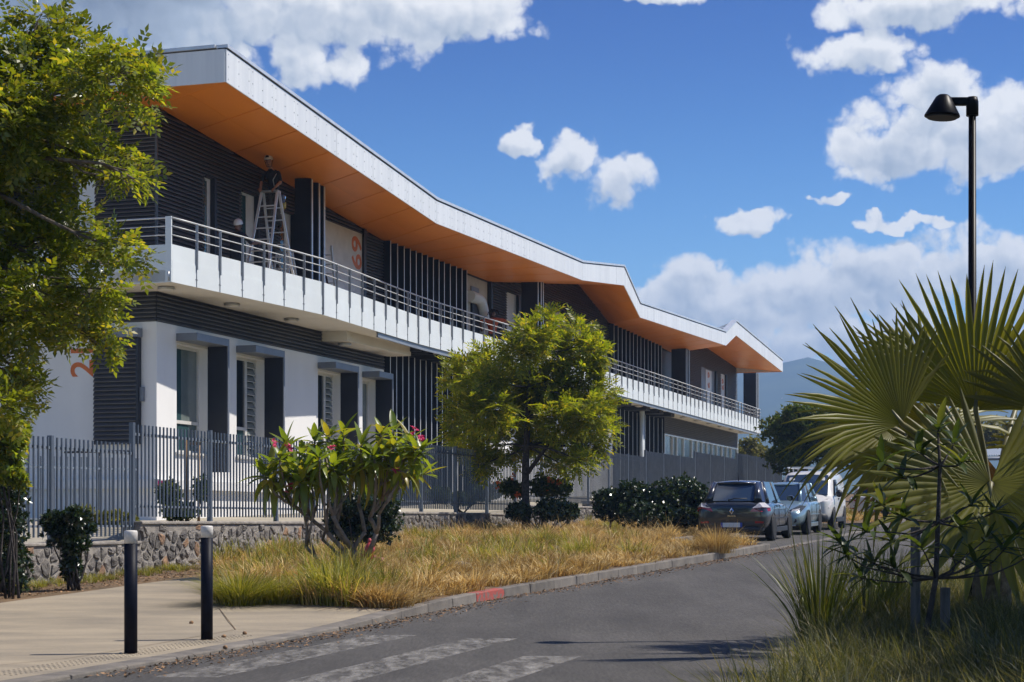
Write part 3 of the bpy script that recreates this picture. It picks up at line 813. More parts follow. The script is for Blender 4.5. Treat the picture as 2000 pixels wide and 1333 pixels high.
def louvres(mb, pts_at, a, b, z0, z1, pitch, zmax, holes):
    """rows of blades; pts_at(s, out, z) gives the world point"""
    z = z0
    while z < z1:
        st = [a]; s = a
        while s < b - 1e-6:
            s = min(b, s + .5); st.append(s)
        cuts = sorted(set(st + [x for h in holes for x in (h[0], h[1]) if a < x < b]))
        run = None
        def flush(r):
            if r and r[1] - r[0] > .02:
                x0, x1 = r
                p = [pts_at(x0, 0, z + pitch * .96), pts_at(x1, 0, z + pitch * .96), pts_at(x1, .05, z + .28 * pitch), pts_at(x0, .05, z + .28 * pitch)]
                mb.face(p[::-1])
                q = [pts_at(x0, .05, z + .28 * pitch), pts_at(x1, .05, z + .28 * pitch), pts_at(x1, .045, z + .05 * pitch), pts_at(x0, .045, z + .05 * pitch)]
                mb.face(q[::-1])
                q = [pts_at(x0, .045, z + .05 * pitch), pts_at(x1, .045, z + .05 * pitch), pts_at(x1, -.01, z + .18 * pitch), pts_at(x0, -.01, z + .18 * pitch)]
                mb.face(q[::-1])
        for c0, c1 in zip(cuts[:-1], cuts[1:]):
            m = (c0 + c1) / 2
            ok = z + pitch < zmax(m) + .03 and not any(h[0] <= m <= h[1] and z + pitch * .5 < h[2] for h in holes)
            if ok: run = (run[0], c1) if run else (c0, c1)
            else:
                flush(run); run = None
        flush(run)
        z += pitch
mb = MB()
louvres(mb, lambda s, o, z: B(s, o - .03, z), -.02, S_END, ZFL - .1, 11.8, .096, soff_w, OPEN_U)
o = mb.build('louvre_cladding', 'louvre_dark', bld); o['kind'] = 'stuff'
mb = MB()
tw0, tw1 = t_of(185), t_of(150)
louvres(mb, lambda t, o, z: B(.03 - o, -t, z), .02, 12, ZFL - .1, 11.2, .096, lambda t: WP[0][1], [(tw0, tw1, z_of(350, 0, -tw0))])
o = mb.build('louvre_cladding', 'louvre_dark', bld); o['kind'] = 'stuff'
mb = MB(); mb.hexa([B(.045, -tw0, 6.9), B(.045, -tw1, 6.9), B(.075, -tw1, 6.9), B(.075, -tw0, 6.9)] + [B(.045, -tw0, z_of(350, 0, -tw0)), B(.045, -tw1, z_of(350, 0, -tw0)), B(.075, -tw1, z_of(350, 0, -tw0)), B(.075, -tw0, z_of(350, 0, -tw0))])
mb.build('shutter', 'plate_white', bld)[ 'label'] = 'white window blind on the shaded end wall'
# corner trim
bpart('corner_trim', 'louvre_dark', bld, -.035, .02, -.03, .03, ZFL - .2, WP[0][1] - .01)
def upper_window(h, frame_first=.55, glass='glass_teal', white=True):
    s0, s1, z1 = h
    w = empty('window', B(s0, -.05, ZFL)); place(w, bld)
    # lined reveal on the far side, glass set back, dark jamb
    mb = MB(); bbox(mb, s0, s1, -.068, -.04, ZFL, z1); mb.build('lining', 'frame_white', w)
    m = s0 + (s1 - s0) * .3
    mb = MB(); bbox(mb, s0 + .02, m, -.039, -.025, ZFL + .05, z1 - .08); mb.build('pane', glass, w)
    mb = MB(); bbox(mb, s1 - .13, s1, -.06, .09, ZFL, z1 + .03); mb.build('jamb', 'panel_dark', w)
    mb = MB(); bbox(mb, s0, s1, -.05, .04, z1, z1 + .05); mb.build('head', 'panel_dark', w)
    mb = MB(); bbox(mb, m, m + .05, -.039, -.01, ZFL + .05, z1 - .08); mb.build('mullion', 'frame_white', w)
upper_window(OPEN_U[0]); upper_window(OPEN_U[1]); upper_window(OPEN_U[2], glass='glass_dark')
upper_window(OPEN_U[6], glass='glass_pale'); upper_window(OPEN_U[7], glass='glass_pale')
def door(h, m='plate_white', mark=None):
    s0, s1, z1 = h
    d = empty('door', B(s0, -.05, ZFL)); place(d, bld)
    mb = MB(); bbox(mb, s0, s1 - .25, -.06, -.02, ZFL, z1); mb.build('leaf', m, d)
    mb = MB(); bbox(mb, s1 - .25, s1, -.06, .09, ZFL, z1); mb.build('jamb', 'panel_dark', d)
    mb = MB(); bbox(mb, s1 - .42, s1 - .38, -.02, .03, ZFL + .95, ZFL + 1.1); mb.build('handle', 'alu', d)
    return d
door(OPEN_U[5])
d_ = door(OPEN_U[9], 'hood_grey')
s0, s1, z1 = OPEN_U[9]
mb = MB(); bbox(mb, s0 + (s1 - s0) * .3, s0 + (s1 - s0) * .7, -.018, .0, ZFL, z1 - .1); mb.build('leaf', 'plate_white', d_)
zz = lambda v: z_of(v, s0)
ROTUP = Matrix((AX[2], -AX[0], AX[1])).transposed().to_4x4()     # text running upwards on the street front
ROTX = Matrix((AX[0], AX[2], AX[1] * -1)).transposed().to_4x4()
def front_text(body, s, o, z, size, parent, m='digit_orange'):
    # x axis up, y axis towards the near end: read from below upwards
    M = Matrix.Translation(B(s, o, z)) @ Matrix((Vector((0, 0, 1)), -AX[0], AX[1])).transposed().to_4x4()
    return text_mesh('number', body, size, m, parent, M)
smid = s0 + (s1 - s0) * .5
front_text('9', smid, .004, z_of(728, s0), .75, d_); front_text('6', smid, .004, z_of(748, s0), .75, d_)
d2 = door((OPEN_U[10][0], OPEN_U[10][1] + .1, OPEN_U[10][2]))
front_text('69', (OPEN_U[10][0] + OPEN_U[10][1]) / 2 - .05, -.016, z_of(750, OPEN_U[10][0]), .7, d2)
# big pale sliding panel with its number
pn = bpart('sliding_panel', 'frame_white', bld, sA - .9, s_of(707), -.06, .0, ZFL, zA, label='pale wall panel with large orange number')
bpart('door_jamb', 'panel_dark', bld, s_of(707), s_of(712), -.06, .07, ZFL, zA + .15)
front_text('69', s_of(697.5), .004, z_of(495, s_of(697.5)), 1.02, pn)
# recessed bay beyond the fins: pale return wall, vent, round duct
s0, s1 = s_of(921), s_of(957)
bpart('bay_wall', 'beige', bld, s0 - 1.2, s1 - .06, -.10, -.065, ZFL, soff_w(s1) - .05)
bpart('bay_jamb', 'panel_dark', bld, s1 - .12, s1 + .05, -.06, .1, ZFL, soff_w(s1) - .02)
bpart('vent_grille', 'hood_grey', bld, s0 + .05, s_of(937), -.06, -.02, z_of(576, s0), z_of(558, s0))
mb = MB(); pts = []
zc = z_of(594, s0); rr_ = .62
for k in range(11):
    a = math.pi / 2 - k / 10 * math.pi / 2
    pts.append(B(s_of(928) + math.cos(a) * rr_ * 1.0, .12, zc - .5 + math.sin(a) * rr_ * 1.15))
pts = [B(s_of(928) - .9, .12, pts[0].z)] + pts + [B(s_of(928) + rr_, .12, ZFL + .02)]
mb.tube(pts, .20, 12); mb.build('air_duct', 'plate_white', bld)
bpart('louvre_grille', 'panel_dark', bld, s0 + .05, s_of(936), -.06, .02, ZFL, z_of(592, s0))
# vertical fins
def fin(u, o0, o1, z0, ztop, th=.035, edge=.05):
    s = s_of(u, o1)
    f = MB(); bbox(f, s - th, s + th * .6, o0, o1, z0, ztop)
    ob = f.build('fin', 'panel_dark', bld)
    e = MB(); bbox(e, s - th * .2, s + th * .6 + edge * .2, o1, o1 + .012, z0, ztop); e.build('edge_strip', 'alu_light', ob)
    return ob
for u in (762.5, 776, 789, 801, 812.5, 824, 834.5, 846, 857, 867.5, 879, 891, 902, 911.5):
    s = s_of(u, .22); fin(u, -.08, .22, ZFL, soff(s, .22) - .01)
for u in [1199, 1207, 1215, 1222.5, 1230, 1237, 1244.5, 1251.5, 1258.5, 1265.5, 1272, 1279, 1285.5, 1292]:
    s = s_of(u, .22); fin(u, -.08, .22, ZFL, soff(s, .22) - .01, th=.03)
def cluster(us, o0, o1):
    for u, a in zip(us, (o0, o0 + .08, o0 + .12)):
        s = s_of(u, o1); fin(u, a, o1, ZFL, soff(s, (o0 + o1) / 2) - .0, th=.07, edge=.06)
cluster((609, 623, 633), .55, 1.02)
cluster((1050.5, 1056.5, 1060.5), .35, .98)
cluster((1340, 1343, 1346), .25, 1.0)
cluster((1477, 1479.5, 1481.5), -.2, .6)
# --- the gallery: slab, parapet plates, posts, rails, luminaires
bal = empty('balcony', B(-1.5, 1.22, ZB)); place(bal, bld)
bk = [(336, 551), (470, 580), (633, 615.5), (732, 646), (816, 671.6), (859, 683), (1010, 722), (1199, 771), (1320, 806), (1441, 838), (1494, 847)]
BE = []
for u, v in bk:
    Y = 41.0 * 470.0 / (CV - v); X = (u - CU) / FPX * Y
    rel = Vector((X, Y)) - O2; BE.append((rel.dot(DD), rel.dot(NN)))
BE[6] = (BE[6][0], 1.55); BE[7] = (BE[7][0], 1.6); BE[8] = (BE[8][0], 1.55); BE[9] = (BE[9][0], 1.45); BE[10] = (BE[10][0], 1.4)
bs_ = [p[0] for p in BE]; bo_ = [p[1] for p in BE]
def b_o(s): return float(np.interp(s, bs_, bo_))
s_cor, s_far = bs_[0], bs_[-1]
mb = MB()
ss = [s_cor] + [x for x in np.arange(math.ceil(s_cor), s_far, 1.0)] + [s_far]
for a, b in zip(ss[:-1], ss[1:]):
    p = [B(a, -.3, ZB + .02), B(b, -.3, ZB + .02), B(b, b_o(b) - .03, ZB + .02), B(a, b_o(a) - .03, ZB + .02)]
    q = [x + Vector((0, 0, ZFL - ZB - .02)) for x in p]
    mb.hexa(p + q)
mb.hexa([B(s_cor + .03, -13, ZB + .021), B(.3, -13, ZB + .021), B(.3, -.301, ZB + .021), B(s_cor + .03, -.301, ZB + .021), B(s_cor + .03, -13, ZFL - .001), B(.3, -13, ZFL - .001), B(.3, -.301, ZFL - .001), B(s_cor + .03, -.301, ZFL - .001)])
mb.build('slab', 'ceiling', bal)
ZPT = ZB + .86; ZRT = ZB + 1.47
# posts along the polyline every metre
def edge_pts(step):
    pts = []; s = s_cor; pts.append(s)
    while s < s_far - .3:
        ds = .01; d = math.hypot(ds, b_o(s + ds) - b_o(s)); s += step * ds / d; pts.append(min(s, s_far))
    return pts
ep = edge_pts(1.0)
def plate(pa, pb, n):
    """white parapet plate between two plan points"""
    d = (pb - pa).normalized(); a = pa + d * .008; b = pb - d * .008
    z = Vector((0, 0, 1)); mid = ZB + .50
    mb = MB()
    mb.hexa([a - n * .02 + z * ZB, b - n * .02 + z * ZB, b + z * ZB, a + z * ZB, a - n * .02 + z * mid, b - n * .02 + z * mid, b + z * mid, a + z * mid])
    mb.hexa([a - n * .03 + z * (mid + .002), b - n * .03 + z * (mid + .002), b - n * .012 + z * (mid + .002), a - n * .012 + z * (mid + .002),
             a - n * .03 + z * ZPT, b - n * .03 + z * ZPT, b - n * .012 + z * ZPT, a - n * .012 + z * ZPT])
    mb.build('parapet_plate', 'plate_white', bal)
def post(p, d, n, wide=.032, z0=None):
    z0 = ZB + .40 if z0 is None else z0
    mb = MB(); mb.box(p + n * .012 + Vector((0, 0, (z0 + ZRT - .02) / 2)), (.008, wide, (ZRT - .02 - z0) / 2), (d, n, Vector((0, 0, 1))))
    mb.box(p + n * .006 + Vector((0, 0, (ZB + z0) / 2)), (.006, .01, (z0 - ZB) / 2 - .002), (d, n, Vector((0, 0, 1))))
    for q in (-.035, .035):
        mb.box(p + d * q + n * .004 + Vector((0, 0, ZB + .17)), (.009, .006, .009), (d, n, Vector((0, 0, 1))), 1)
    mb.build('post', ['post_grey', 'bolt'], bal)
pl = [B(s, b_o(s), 0) for s in ep]
for i in range(len(pl) - 1):
    d = (pl[i + 1] - pl[i]).normalized(); n = Vector((d.y, -d.x, 0))
    plate(pl[i], pl[i + 1], n)
    if i > 0: post(pl[i], d, n, .034, z0=(ZB if i in (7, 15) else None))
cor = B(s_cor, bo_[0], 0); nleft = Vector((-DD.x, -DD.y, 0)); dl = Vector((-NN.x, -NN.y, 0))
ll = [cor + dl * (.16 + k * 1.42) for k in range(9)]
for i in range(len(ll) - 1):
    plate(ll[i], ll[i + 1], nleft)
    if i > 0: post(ll[i], dl, nleft, .034)
mb = MB(); mb.box(cor + dl * .08 + nleft * .01 + Vector((0, 0, (ZB + ZRT) / 2 + .01)), (.075, .02, (ZRT - ZB) / 2 + .01), (dl, nleft, Vector((0, 0, 1))))
mb.build('corner_post', 'plate_white', bal)
mb = MB(); mb.tube([cor + dl * .06 + nleft * .05 + Vector((0, 0, ZB + .02)), cor + dl * .06 + nleft * .05 + Vector((0, 0, ZB + .24))], .018, 8)
mb.build('drain_spout', 'alu', bal)
for zr_ in (ZRT - .012, ZRT - .20, ZRT - .40):
    rad = .022 if zr_ > ZRT - .1 else .014
    mb = MB(); mb.tube([p + Vector((0, 0, zr_)) for p in pl], rad, 6); mb.build('rail', 'rail_white', bal)
    mb = MB(); mb.tube([p + Vector((0, 0, zr_)) for p in [cor] + ll], rad, 6); mb.build('rail', 'rail_white', bal)
# far end return of the parapet
pe = pl[-1]; de = Vector((-NN.x, -NN.y, 0)); ne = Vector((DD.x, DD.y, 0))
plate(pe + de * .03, pe + de * 1.4, ne)
for zr_ in (ZRT - .012, ZRT - .20, ZRT - .40):
    mb = MB(); mb.tube([pe + Vector((0, 0, zr_)), pe + de * 1.4 + Vector((0, 0, zr_))], .015, 6); mb.build('rail', 'rail_white', bal)
post(pe + de * .7, de, ne); post(pe + de * 1.4, de, ne)
# steel edge beam under the plates in the middle stretch
mb = MB()
sa = s_of(716, 1.2)
es = [x for x in np.arange(sa, s_far - 1, 1.0)]
for a, b in zip(es[:-1], es[1:]):
    mb.hexa([B(a, b_o(a) - .10, ZB - .14), B(b, b_o(b) - .10, ZB - .14), B(b, b_o(b) - .05, ZB - .14), B(a, b_o(a) - .05, ZB - .14),
             B(a, b_o(a) - .10, ZB + .02), B(b, b_o(b) - .10, ZB + .02), B(b, b_o(b) - .05, ZB + .02), B(a, b_o(a) - .05, ZB + .02)])
mb.build('edge_beam', 'post_grey', bal)
# dropped ceiling box
bpart('ceiling_box', 'ceiling', bal, s_of(628), s_of(757), .0, .78, ZB - .26, ZB + .018)
for u, v in ((325, 557), (453, 588), (569.5, 616.5), (673, 660), (763, 682)):
    o_ = .62 if u < 640 else .45
    zz_ = ZB + .02 if u < 640 or u > 760 else ZB - .26
    s = s_of(u, o_); c = B(s, o_, zz_)
    lm = empty('ceiling_light', c); place(lm, bal)
    mb = MB(); mb.lathe([(.19, 0), (.20, -.03), (.205, -.055)][::-1], c, n=24); mb.build('rim', 'alu', lm)
    mb = MB(); mb.lathe([(.19, -.05), (.17, -.085), (.08, -.10)][::-1], c, n=24); mb.build('diffuser', 'lamp_glass', lm)
for s in np.arange(s_of(1180, .8), s_far - 1, 3.2):
    c = B(s, .75, ZB + .02); mb = MB(); mb.lathe([(.19, 0), (.2, -.05), (.1, -.09)][::-1], c, n=16); mb.build('ceiling_light', 'lamp_glass', bal)
# --- ground floor
Z0 = .6; ZC = 5.95
S1 = s_of(750)
WIN = [(345, 405, 445, False), (462, 516, 556, True), (621, 664.5, 701, True), (708, 733, 770, False)]
ZH, ZS = 5.52, 2.9
cols = []
for u0, u1, uf, j in WIN: cols.append((s_of(u0), s_of(u1)))
mb = MB(); x = 0.0
for a, b in cols:
    mb.face([B(x, 0, Z0), B(a, 0, Z0), B(a, 0, ZC), B(x, 0, ZC)])
    mb.face([B(a, 0, Z0), B(b, 0, Z0), B(b, 0, ZS), B(a, 0, ZS)])
    mb.face([B(a, 0, ZH), B(b, 0, ZH), B(b, 0, ZC), B(a, 0, ZC)])
    r = -.30
    mb.face([B(b, 0, ZS), B(b, r, ZS), B(b, r, ZH), B(b, 0, ZH)]); mb.face([B(a, r, ZS), B(a, 0, ZS), B(a, 0, ZH), B(a, r, ZH)])
    mb.face([B(a, 0, ZH), B(b, 0, ZH), B(b, r, ZH), B(a, r, ZH)]); mb.face([B(a, r, ZS), B(b, r, ZS), B(b, 0, ZS), B(a, 0, ZS)])
    x = b
mb.face([B(x, 0, Z0), B(S1, 0, Z0), B(S1, 0, ZC), B(x, 0, ZC)])
mb.face([B(S1, 0, Z0), B(S1, -1.6, Z0), B(S1, -1.6, ZC), B(S1, 0, ZC)])
mb.face([B(0, -14, Z0), B(0, 0, Z0), B(0, 0, ZC), B(0, -14, ZC)])
mb.build('wall', 'render_white', bld)
bpart('ledge', 'render_white', bld, -.16, S1, .002, .17, 2.0, 2.22)
bpart('ledge', 'render_white', bld, -.16, -.002, -12, .169, 2.001, 2.219)
bpart('band_backing', 'panel_dark', bld, .03, S1 - .02, -.3, -.02, ZC - .02, ZB + .018)
bpart('band_backing', 'panel_dark', bld, .03, .3, -13, -.31, ZC - .02, ZB + .017)
mb = MB(); louvres(mb, lambda s, o, z: B(s, o - .02, z), -.03, S1, ZC, ZB + .02, .0985, lambda s: 20, [])
o = mb.build('louvre_cladding', 'louvre_dark', bld); o['kind'] = 'stuff'
mb = MB(); louvres(mb, lambda t, o, z: B(.02 - o, -t, z), .0, 12, ZC, ZB + .02, .0985, lambda s: 20, [])
o = mb.build('louvre_cladding', 'louvre_dark', bld); o['kind'] = 'stuff'
for k, ((u0, u1, uf, jal), (a, b)) in enumerate(zip(WIN, cols)):
    w = empty('window', B(a, -.3, ZS)); place(w, bld)
    r = -.29; fw = .07
    wid = b - a
    split = a + wid * (.62 if jal else .98)
    mb = MB()
    for (x0, x1, y0, y1) in ((a, a + fw, ZS, ZH), (b - fw, b, ZS, ZH), (a + fw, b - fw, ZH - fw, ZH), (a + fw, b - fw, ZS, ZS + fw), (a + fw, split, ZS + .72, ZS + .80)):
        bbox(mb, x0, x1, r, r + .06, y0, y1)
    if jal: bbox(mb, split - .06, split + .06, r, r + .062, ZS + fw, ZH - fw)
    mb.build('frame', 'frame_white', w)
    x1 = split - (.06 if jal else 0) if jal else b - fw
    mb = MB(); bbox(mb, a + fw, a + fw + (x1 - a - fw) * .45, r + .01, r + .02, ZS + .80, ZH - fw); mb.build('pane', 'glass_teal', w)
    mb = MB(); bbox(mb, a + fw + (x1 - a - fw) * .45, x1, r + .012, r + .024, ZS + .80, ZH - fw); mb.build('pane', 'glass_pale' if not jal else 'glass_dark', w)
    mb = MB(); bbox(mb, a + fw, x1, r + .01, r + .02, ZS + fw, ZS + .72); mb.build('pane', 'glass_teal', w)
    if jal:
        bpart('interior', 'dark_void', w, split + .06, b - fw, r - .02, r - .005, ZS + fw, ZH - fw)
        n = 14
        for q in range(n):
            z0 = ZS + fw + (ZH - ZS - 2 * fw) * q / n; hgt = (ZH - ZS - 2 * fw) / n
            m = MB(); m.hexa([B(split + .07, r + .005, z0 + hgt * .9), B(b - fw - .01, r + .005, z0 + hgt * .9), B(b - fw - .01, r + .07, z0 + hgt * .1), B(split + .07, r + .07, z0 + hgt * .1),
                              B(split + .07, r + .01, z0 + hgt * .94), B(b - fw - .01, r + .01, z0 + hgt * .94), B(b - fw - .01, r + .075, z0 + hgt * .14), B(split + .07, r + .075, z0 + hgt * .14)])
            m.build('glass_louvre', 'glass_pale', w)
            m = MB(); bbox(m, split + .06, b - fw, r + .05, r + .08, z0 + hgt * .02, z0 + hgt * .12); m.build('louvre_clip', 'frame_white', w)
    bpart('sill', 'frame_white', w, a - .06, b + .02, -.28, .07, ZS - .05, ZS + .005)
    # sun hood: top plate over the opening, side plate on its far edge
    hd = empty('sun_hood', B(b, .3, ZH)); place(hd, bld)
    of = .57
    bpart('hood_plate', 'hood_grey', hd, a - .03, b + .08, .003, of, ZH + .06, ZH + .24, bevel=.006)
    bpart('side_plate', 'panel_dark', hd, b + .012, b + .05, .003, of - .03, ZS - .45, ZH + .058)
    bpart('edge_profile', 'hood_grey', hd, b + .008, b + .082, of - .028, of, ZS - .45, ZH + .058)
# shutter and number on the shaded end wall
ta, tb = t_of(272), t_of(188)
sh = empty('louvred_shutter', B(-.1, -ta, 3)); place(sh, bld)
za, zb_ = z_of(868, 0, -ta), z_of(650, 0, -ta)
mb = MB(); louvres(mb, lambda t, o, z: B(-.10 - o, -t, z), ta, tb, za, zb_ - .15, .105, lambda s: 20, [])
o = mb.build('shutter_blades', 'louvre_dark', sh); o['kind'] = 'stuff'
def lbox(name, m, par, t0, t1, q0, q1, z0, z1):
    mb = MB(); mb.hexa([B(-q1, -t0, z0), B(-q1, -t1, z0), B(-q0, -t1, z0), B(-q0, -t0, z0), B(-q1, -t0, z1), B(-q1, -t1, z1), B(-q0, -t1, z1), B(-q0, -t0, z1)]); return mb.build(name, m, par)
lbox('backing', 'panel_dark', sh, ta, tb, .01, .09, za, zb_ - .15)
lbox('shutter_frame', 'panel_dark', sh, ta - .06, ta, .01, .17, za, zb_ - .13)
lbox('shutter_hood', 'hood_grey', sh, ta - .09, tb + .1, .01, .26, zb_ - .12, zb_ + .09)
lbox('shutter_latch', 'hood_grey', sh, ta - .15, ta - .06, .01, .10, z_of(785, 0, -ta), z_of(757, 0, -ta))
tt_ = t_of(163)
M_ = Matrix.Translation(B(-.006, -tt_, z_of(703, 0, -tt_))) @ Matrix((Vector((0, 0, 1)), Vector((-NN.x, -NN.y, 0)), Vector((-DD.x, -DD.y, 0)))).transposed().to_4x4()
text_mesh('number', '21', .86, 'digit_orange', bld, M_)
# fin screens and recesses of the ground floor
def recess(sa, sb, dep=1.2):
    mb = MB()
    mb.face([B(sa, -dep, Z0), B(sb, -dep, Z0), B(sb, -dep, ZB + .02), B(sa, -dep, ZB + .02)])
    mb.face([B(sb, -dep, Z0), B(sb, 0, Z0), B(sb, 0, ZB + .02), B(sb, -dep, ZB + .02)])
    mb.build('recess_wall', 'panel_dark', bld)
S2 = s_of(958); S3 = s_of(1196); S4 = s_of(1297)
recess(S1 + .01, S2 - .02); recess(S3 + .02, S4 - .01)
u = 762.0
while u < 958:
    s = s_of(u, .1)
    fin(u, -.25, .1, 1.7, ZB - .12, th=.03, edge=.05)
    bpart('fin_bracket', 'panel_dark', bld, s - .05, s + .05, -.3, b_o(s) - .3, ZB - .13, ZB + .018) if int(u) % 2 == 0 else None
    u += max(8.5, 12.2 - (u - 762) * .02)
u = 1203.0
while u < 1296:
    fin(u, -.25, .1, 2.2, ZB - .2, th=.025, edge=.05); u += 8.2
for uu in (1235, 1262, 1285, 1196):
    s = s_of(uu, .3); bpart('fin_bracket', 'panel_dark', bld, s - .4, s + .4, -.3, b_o(s) - .5, ZB - .20, ZB + .018)
mb = MB(); c = B(s_of(1254, .5), .5, 0); mb.lathe([(.12, 1.6), (.12, ZB)], c, n=16); mb.build('column', 'plate_white', bld)
bpart('wall', 'render_white', bld, S2, S3, -.4, .0, Z0, ZC)
mb = MB(); louvres(mb, lambda s, o, z: B(s, o - .02, z), S2, S3, ZC, ZB + .02, .0985, lambda s: 20, [])
o = mb.build('louvre_cladding', 'louvre_dark', bld); o['kind'] = 'stuff'
# far glazing with louvre band over it
zg = z_of(848, S4); zg2 = z_of(829, S4)
mb = MB(); louvres(mb, lambda s, o, z: B(s, o - .02, z), S4, S_END, zg + .06, ZB + .02, .0985, lambda s: 20, [])
o = mb.build('louvre_cladding', 'louvre_dark', bld); o['kind'] = 'stuff'
bpart('band_backing', 'panel_dark', bld, S4 + .02, S_END - .02, -.5, -.03, zg + .02, ZB + .018)
bpart('wall', 'panel_dark', bld, S4 + .03, S_END - .03, -.8, -.5, Z0, ZB)
glz = empty('glazing', B(S4, 0, 2)); place(glz, bld)
edges_u = [1297.5, 1313, 1322, 1335, 1351, 1361, 1371, 1381, 1391, 1400, 1410, 1419, 1428, 1439]
for k, (ua, ub) in enumerate(zip(edges_u[:-1], edges_u[1:])):
    a, b = s_of(ua), s_of(ub)
    bpart('mullion', 'frame_white' if k == 1 else 'alu_light', glz, a - .05, a + .05, -.1, .04, 1.9, zg)
    bpart('pane', 'glass_tree_reflection' if k > 0 else 'glass_pale', glz, a + .05, b - .05, -.06, -.04, 1.9, zg - .05)
bpart('transom', 'alu_light', glz, S4, S_END, -.1, .05, zg - .05, zg + .02)
bpart('corner_trim', 'plate_white', bld, S_END - .02, S_END + .06, -.3, .04, Z0, ZB)
# ------------------------------------------------------------------ rubble wall along the verge
FD = Vector((0.33, 1.0)).normalized(); FN = Vector((FD.y, -FD.x))    # fence direction, towards the street
def W(Y, o, z): return Vector((XW(Y) + FN.x * o, Y + FN.y * o, z))
STEPS = [(14.0, 30.4, .89), (30.4, 40.9, 1.22), (40.9, 50.0, 1.45), (50.0, 57.0, 1.70), (57.0, 64.0, 1.88), (64.0, 71.6, 2.10), (71.6, 79.7, 2.36), (79.7, 90.5, 2.62)]
def wtop(Y):
    for a, b, z in STEPS:
        if a <= Y < b: return z
    return STEPS[-1][2]
wall = empty('stone_wall', W(30, 0, zr(30)), 'low rubble stone wall with pale mortar under the grey fence', 'wall')
for a, b, z in STEPS:
    n = max(1, int((b - a) / 2.5)); mb = MB(); cp = MB()
    for k in range(n):
        y0, y1 = a + (b - a) * k / n, a + (b - a) * (k + 1) / n
        mb.hexa([W(y0, -.36, 0), W(y1, -.36, 0), W(y1, 0, 0), W(y0, 0, 0), W(y0, -.36, z - .05), W(y1, -.36, z - .05), W(y1, 0, z - .05), W(y0, 0, z - .05)])
    cp.hexa([W(a, -.39, z - .05), W(b, -.39, z - .05), W(b, .035, z - .05), W(a, .035, z - .05), W(a, -.39, z), W(b, -.39, z), W(b, .03, z + .003), W(a, .03, z + .003)])
    mb.build('mortar_core', 'mortar', wall); cp.build('coping', 'mortar', wall, bevel=.015)
def clip_poly(poly, m, n):
    """keep the side of the bisector through m with normal n that contains the cell"""
    out = []
    for i in range(len(poly)):
        a, b = poly[i], poly[(i + 1) % len(poly)]
        da, db = (a - m).dot(n), (b - m).dot(n)
        if da <= 0: out.append(a)
        if (da < 0 < db) or (db < 0 < da): out.append(a + (b - a) * (da / (da - db)))
    return out
def stones(y0, y1, pitch, hp, rng):
    """irregular stones: shrunk Voronoi cells of a jittered net, domed"""
    L0 = math.hypot(1, .33); cells = []
    net = {}
    ncol = int((y1 - y0) * L0 / pitch) + 1
    for r in range(-1, 7):
        for c in range(-1, ncol + 1):
            x = (c + (.5 if r % 2 else 0) + rng.uniform(-.46, .46)) * pitch; z = (r + rng.uniform(-.46, .46)) * hp
            net[(r, c)] = Vector((x, z))
    for (r, c), p in net.items():
        Y = y0 + p.x / L0
        if not (y0 <= Y < y1): continue
        base = vz(XW(Y) + .05, Y) - .1; top = wtop(Y) - .06
        zc = base + p.y
        if zc < base or zc > top - .02: continue
        lim = min(top - zc, .2)
        poly = [Vector((-.3, -.3)), Vector((.3, -.3)), Vector((.3, lim)), Vector((-.3, lim))]
        for dr in (-2, -1, 0, 1, 2):
            for dc in (-2, -1, 0, 1, 2):
                q = net.get((r + dr, c + dc))
                if q is None or (dr == 0 and dc == 0): continue
                v = q - p; poly = clip_poly(poly, v / 2 - v.normalized() * rng.uniform(.012, .022), v.normalized())
                if len(poly) < 3: break
            if len(poly) < 3: break
        if len(poly) < 3: continue
        cells.append((Y, zc, poly))
    return cells
def stone_faces(mb, Y, zc, poly, rng):
    cx = sum((q.x for q in poly)) / len(poly); cz = sum((q.y for q in poly)) / len(poly); c = Vector((cx, cz))
    pts = []
    for i, q in enumerate(poly):      # round the corners
        nx = poly[(i + 1) % len(poly)]
        pts.append(q.lerp(c, .02 + rng.uniform(0, .08))); pts.append(q.lerp(nx, rng.uniform(.35, .65)).lerp(c, rng.uniform(-.03, .05)))
    dep = rng.uniform(.016, .042); n = len(pts)
    def P(q, o): return W(Y + q.x / 1.053, o, zc + q.y)
    rings = []
    for f, o in ((1.0, -.012), (.95, dep * .62), (.62, dep * 1.0)):
        rings.append([P(c + (q - c) * f, o + rng.uniform(-.010, .010)) for q in pts])
    top = P(c + Vector((rng.uniform(-.02, .02), rng.uniform(-.02, .02))), dep * 1.05)
    b = len(mb.v)
    for rg in rings: mb.v += [tuple(p) for p in rg]
    mb.v.append(tuple(top))
    for r in range(2):
        for i in range(n):
            j = (i + 1) % n
            mb.f.append((b + r * n + i, b + r * n + j, b + (r + 1) * n + j, b + (r + 1) * n + i)); mb.mi.append(0); mb.sm.append(False)
    for i in range(n):
        mb.f.append((b + 2 * n + i, b + 2 * n + (i + 1) % n, b + 3 * n)); mb.mi.append(0); mb.sm.append(False)
rng = random.Random(3)
near = stones(25.6, 38.6, .25, .165, rng)
near.sort(key=lambda c: c[0])
for k, (Y, zc, poly) in enumerate(near):
    mb = MB(); stone_faces(mb, Y, zc, poly, rng)
    o = mb.build('stone', 'stone_rust' if rng.random() < .07 else 'stone', wall)
    if k >= 299: break
mb = MB()
for (Y, zc, poly) in stones(38.6, 57, .25, .18, rng) + stones(19, 25.6, .24, .18, rng) + near[300:]:
    stone_faces(mb, Y, zc, poly, rng)
o = mb.build('stone_facing', 'stone', wall); o['kind'] = 'stuff'
print('stones', len(near))
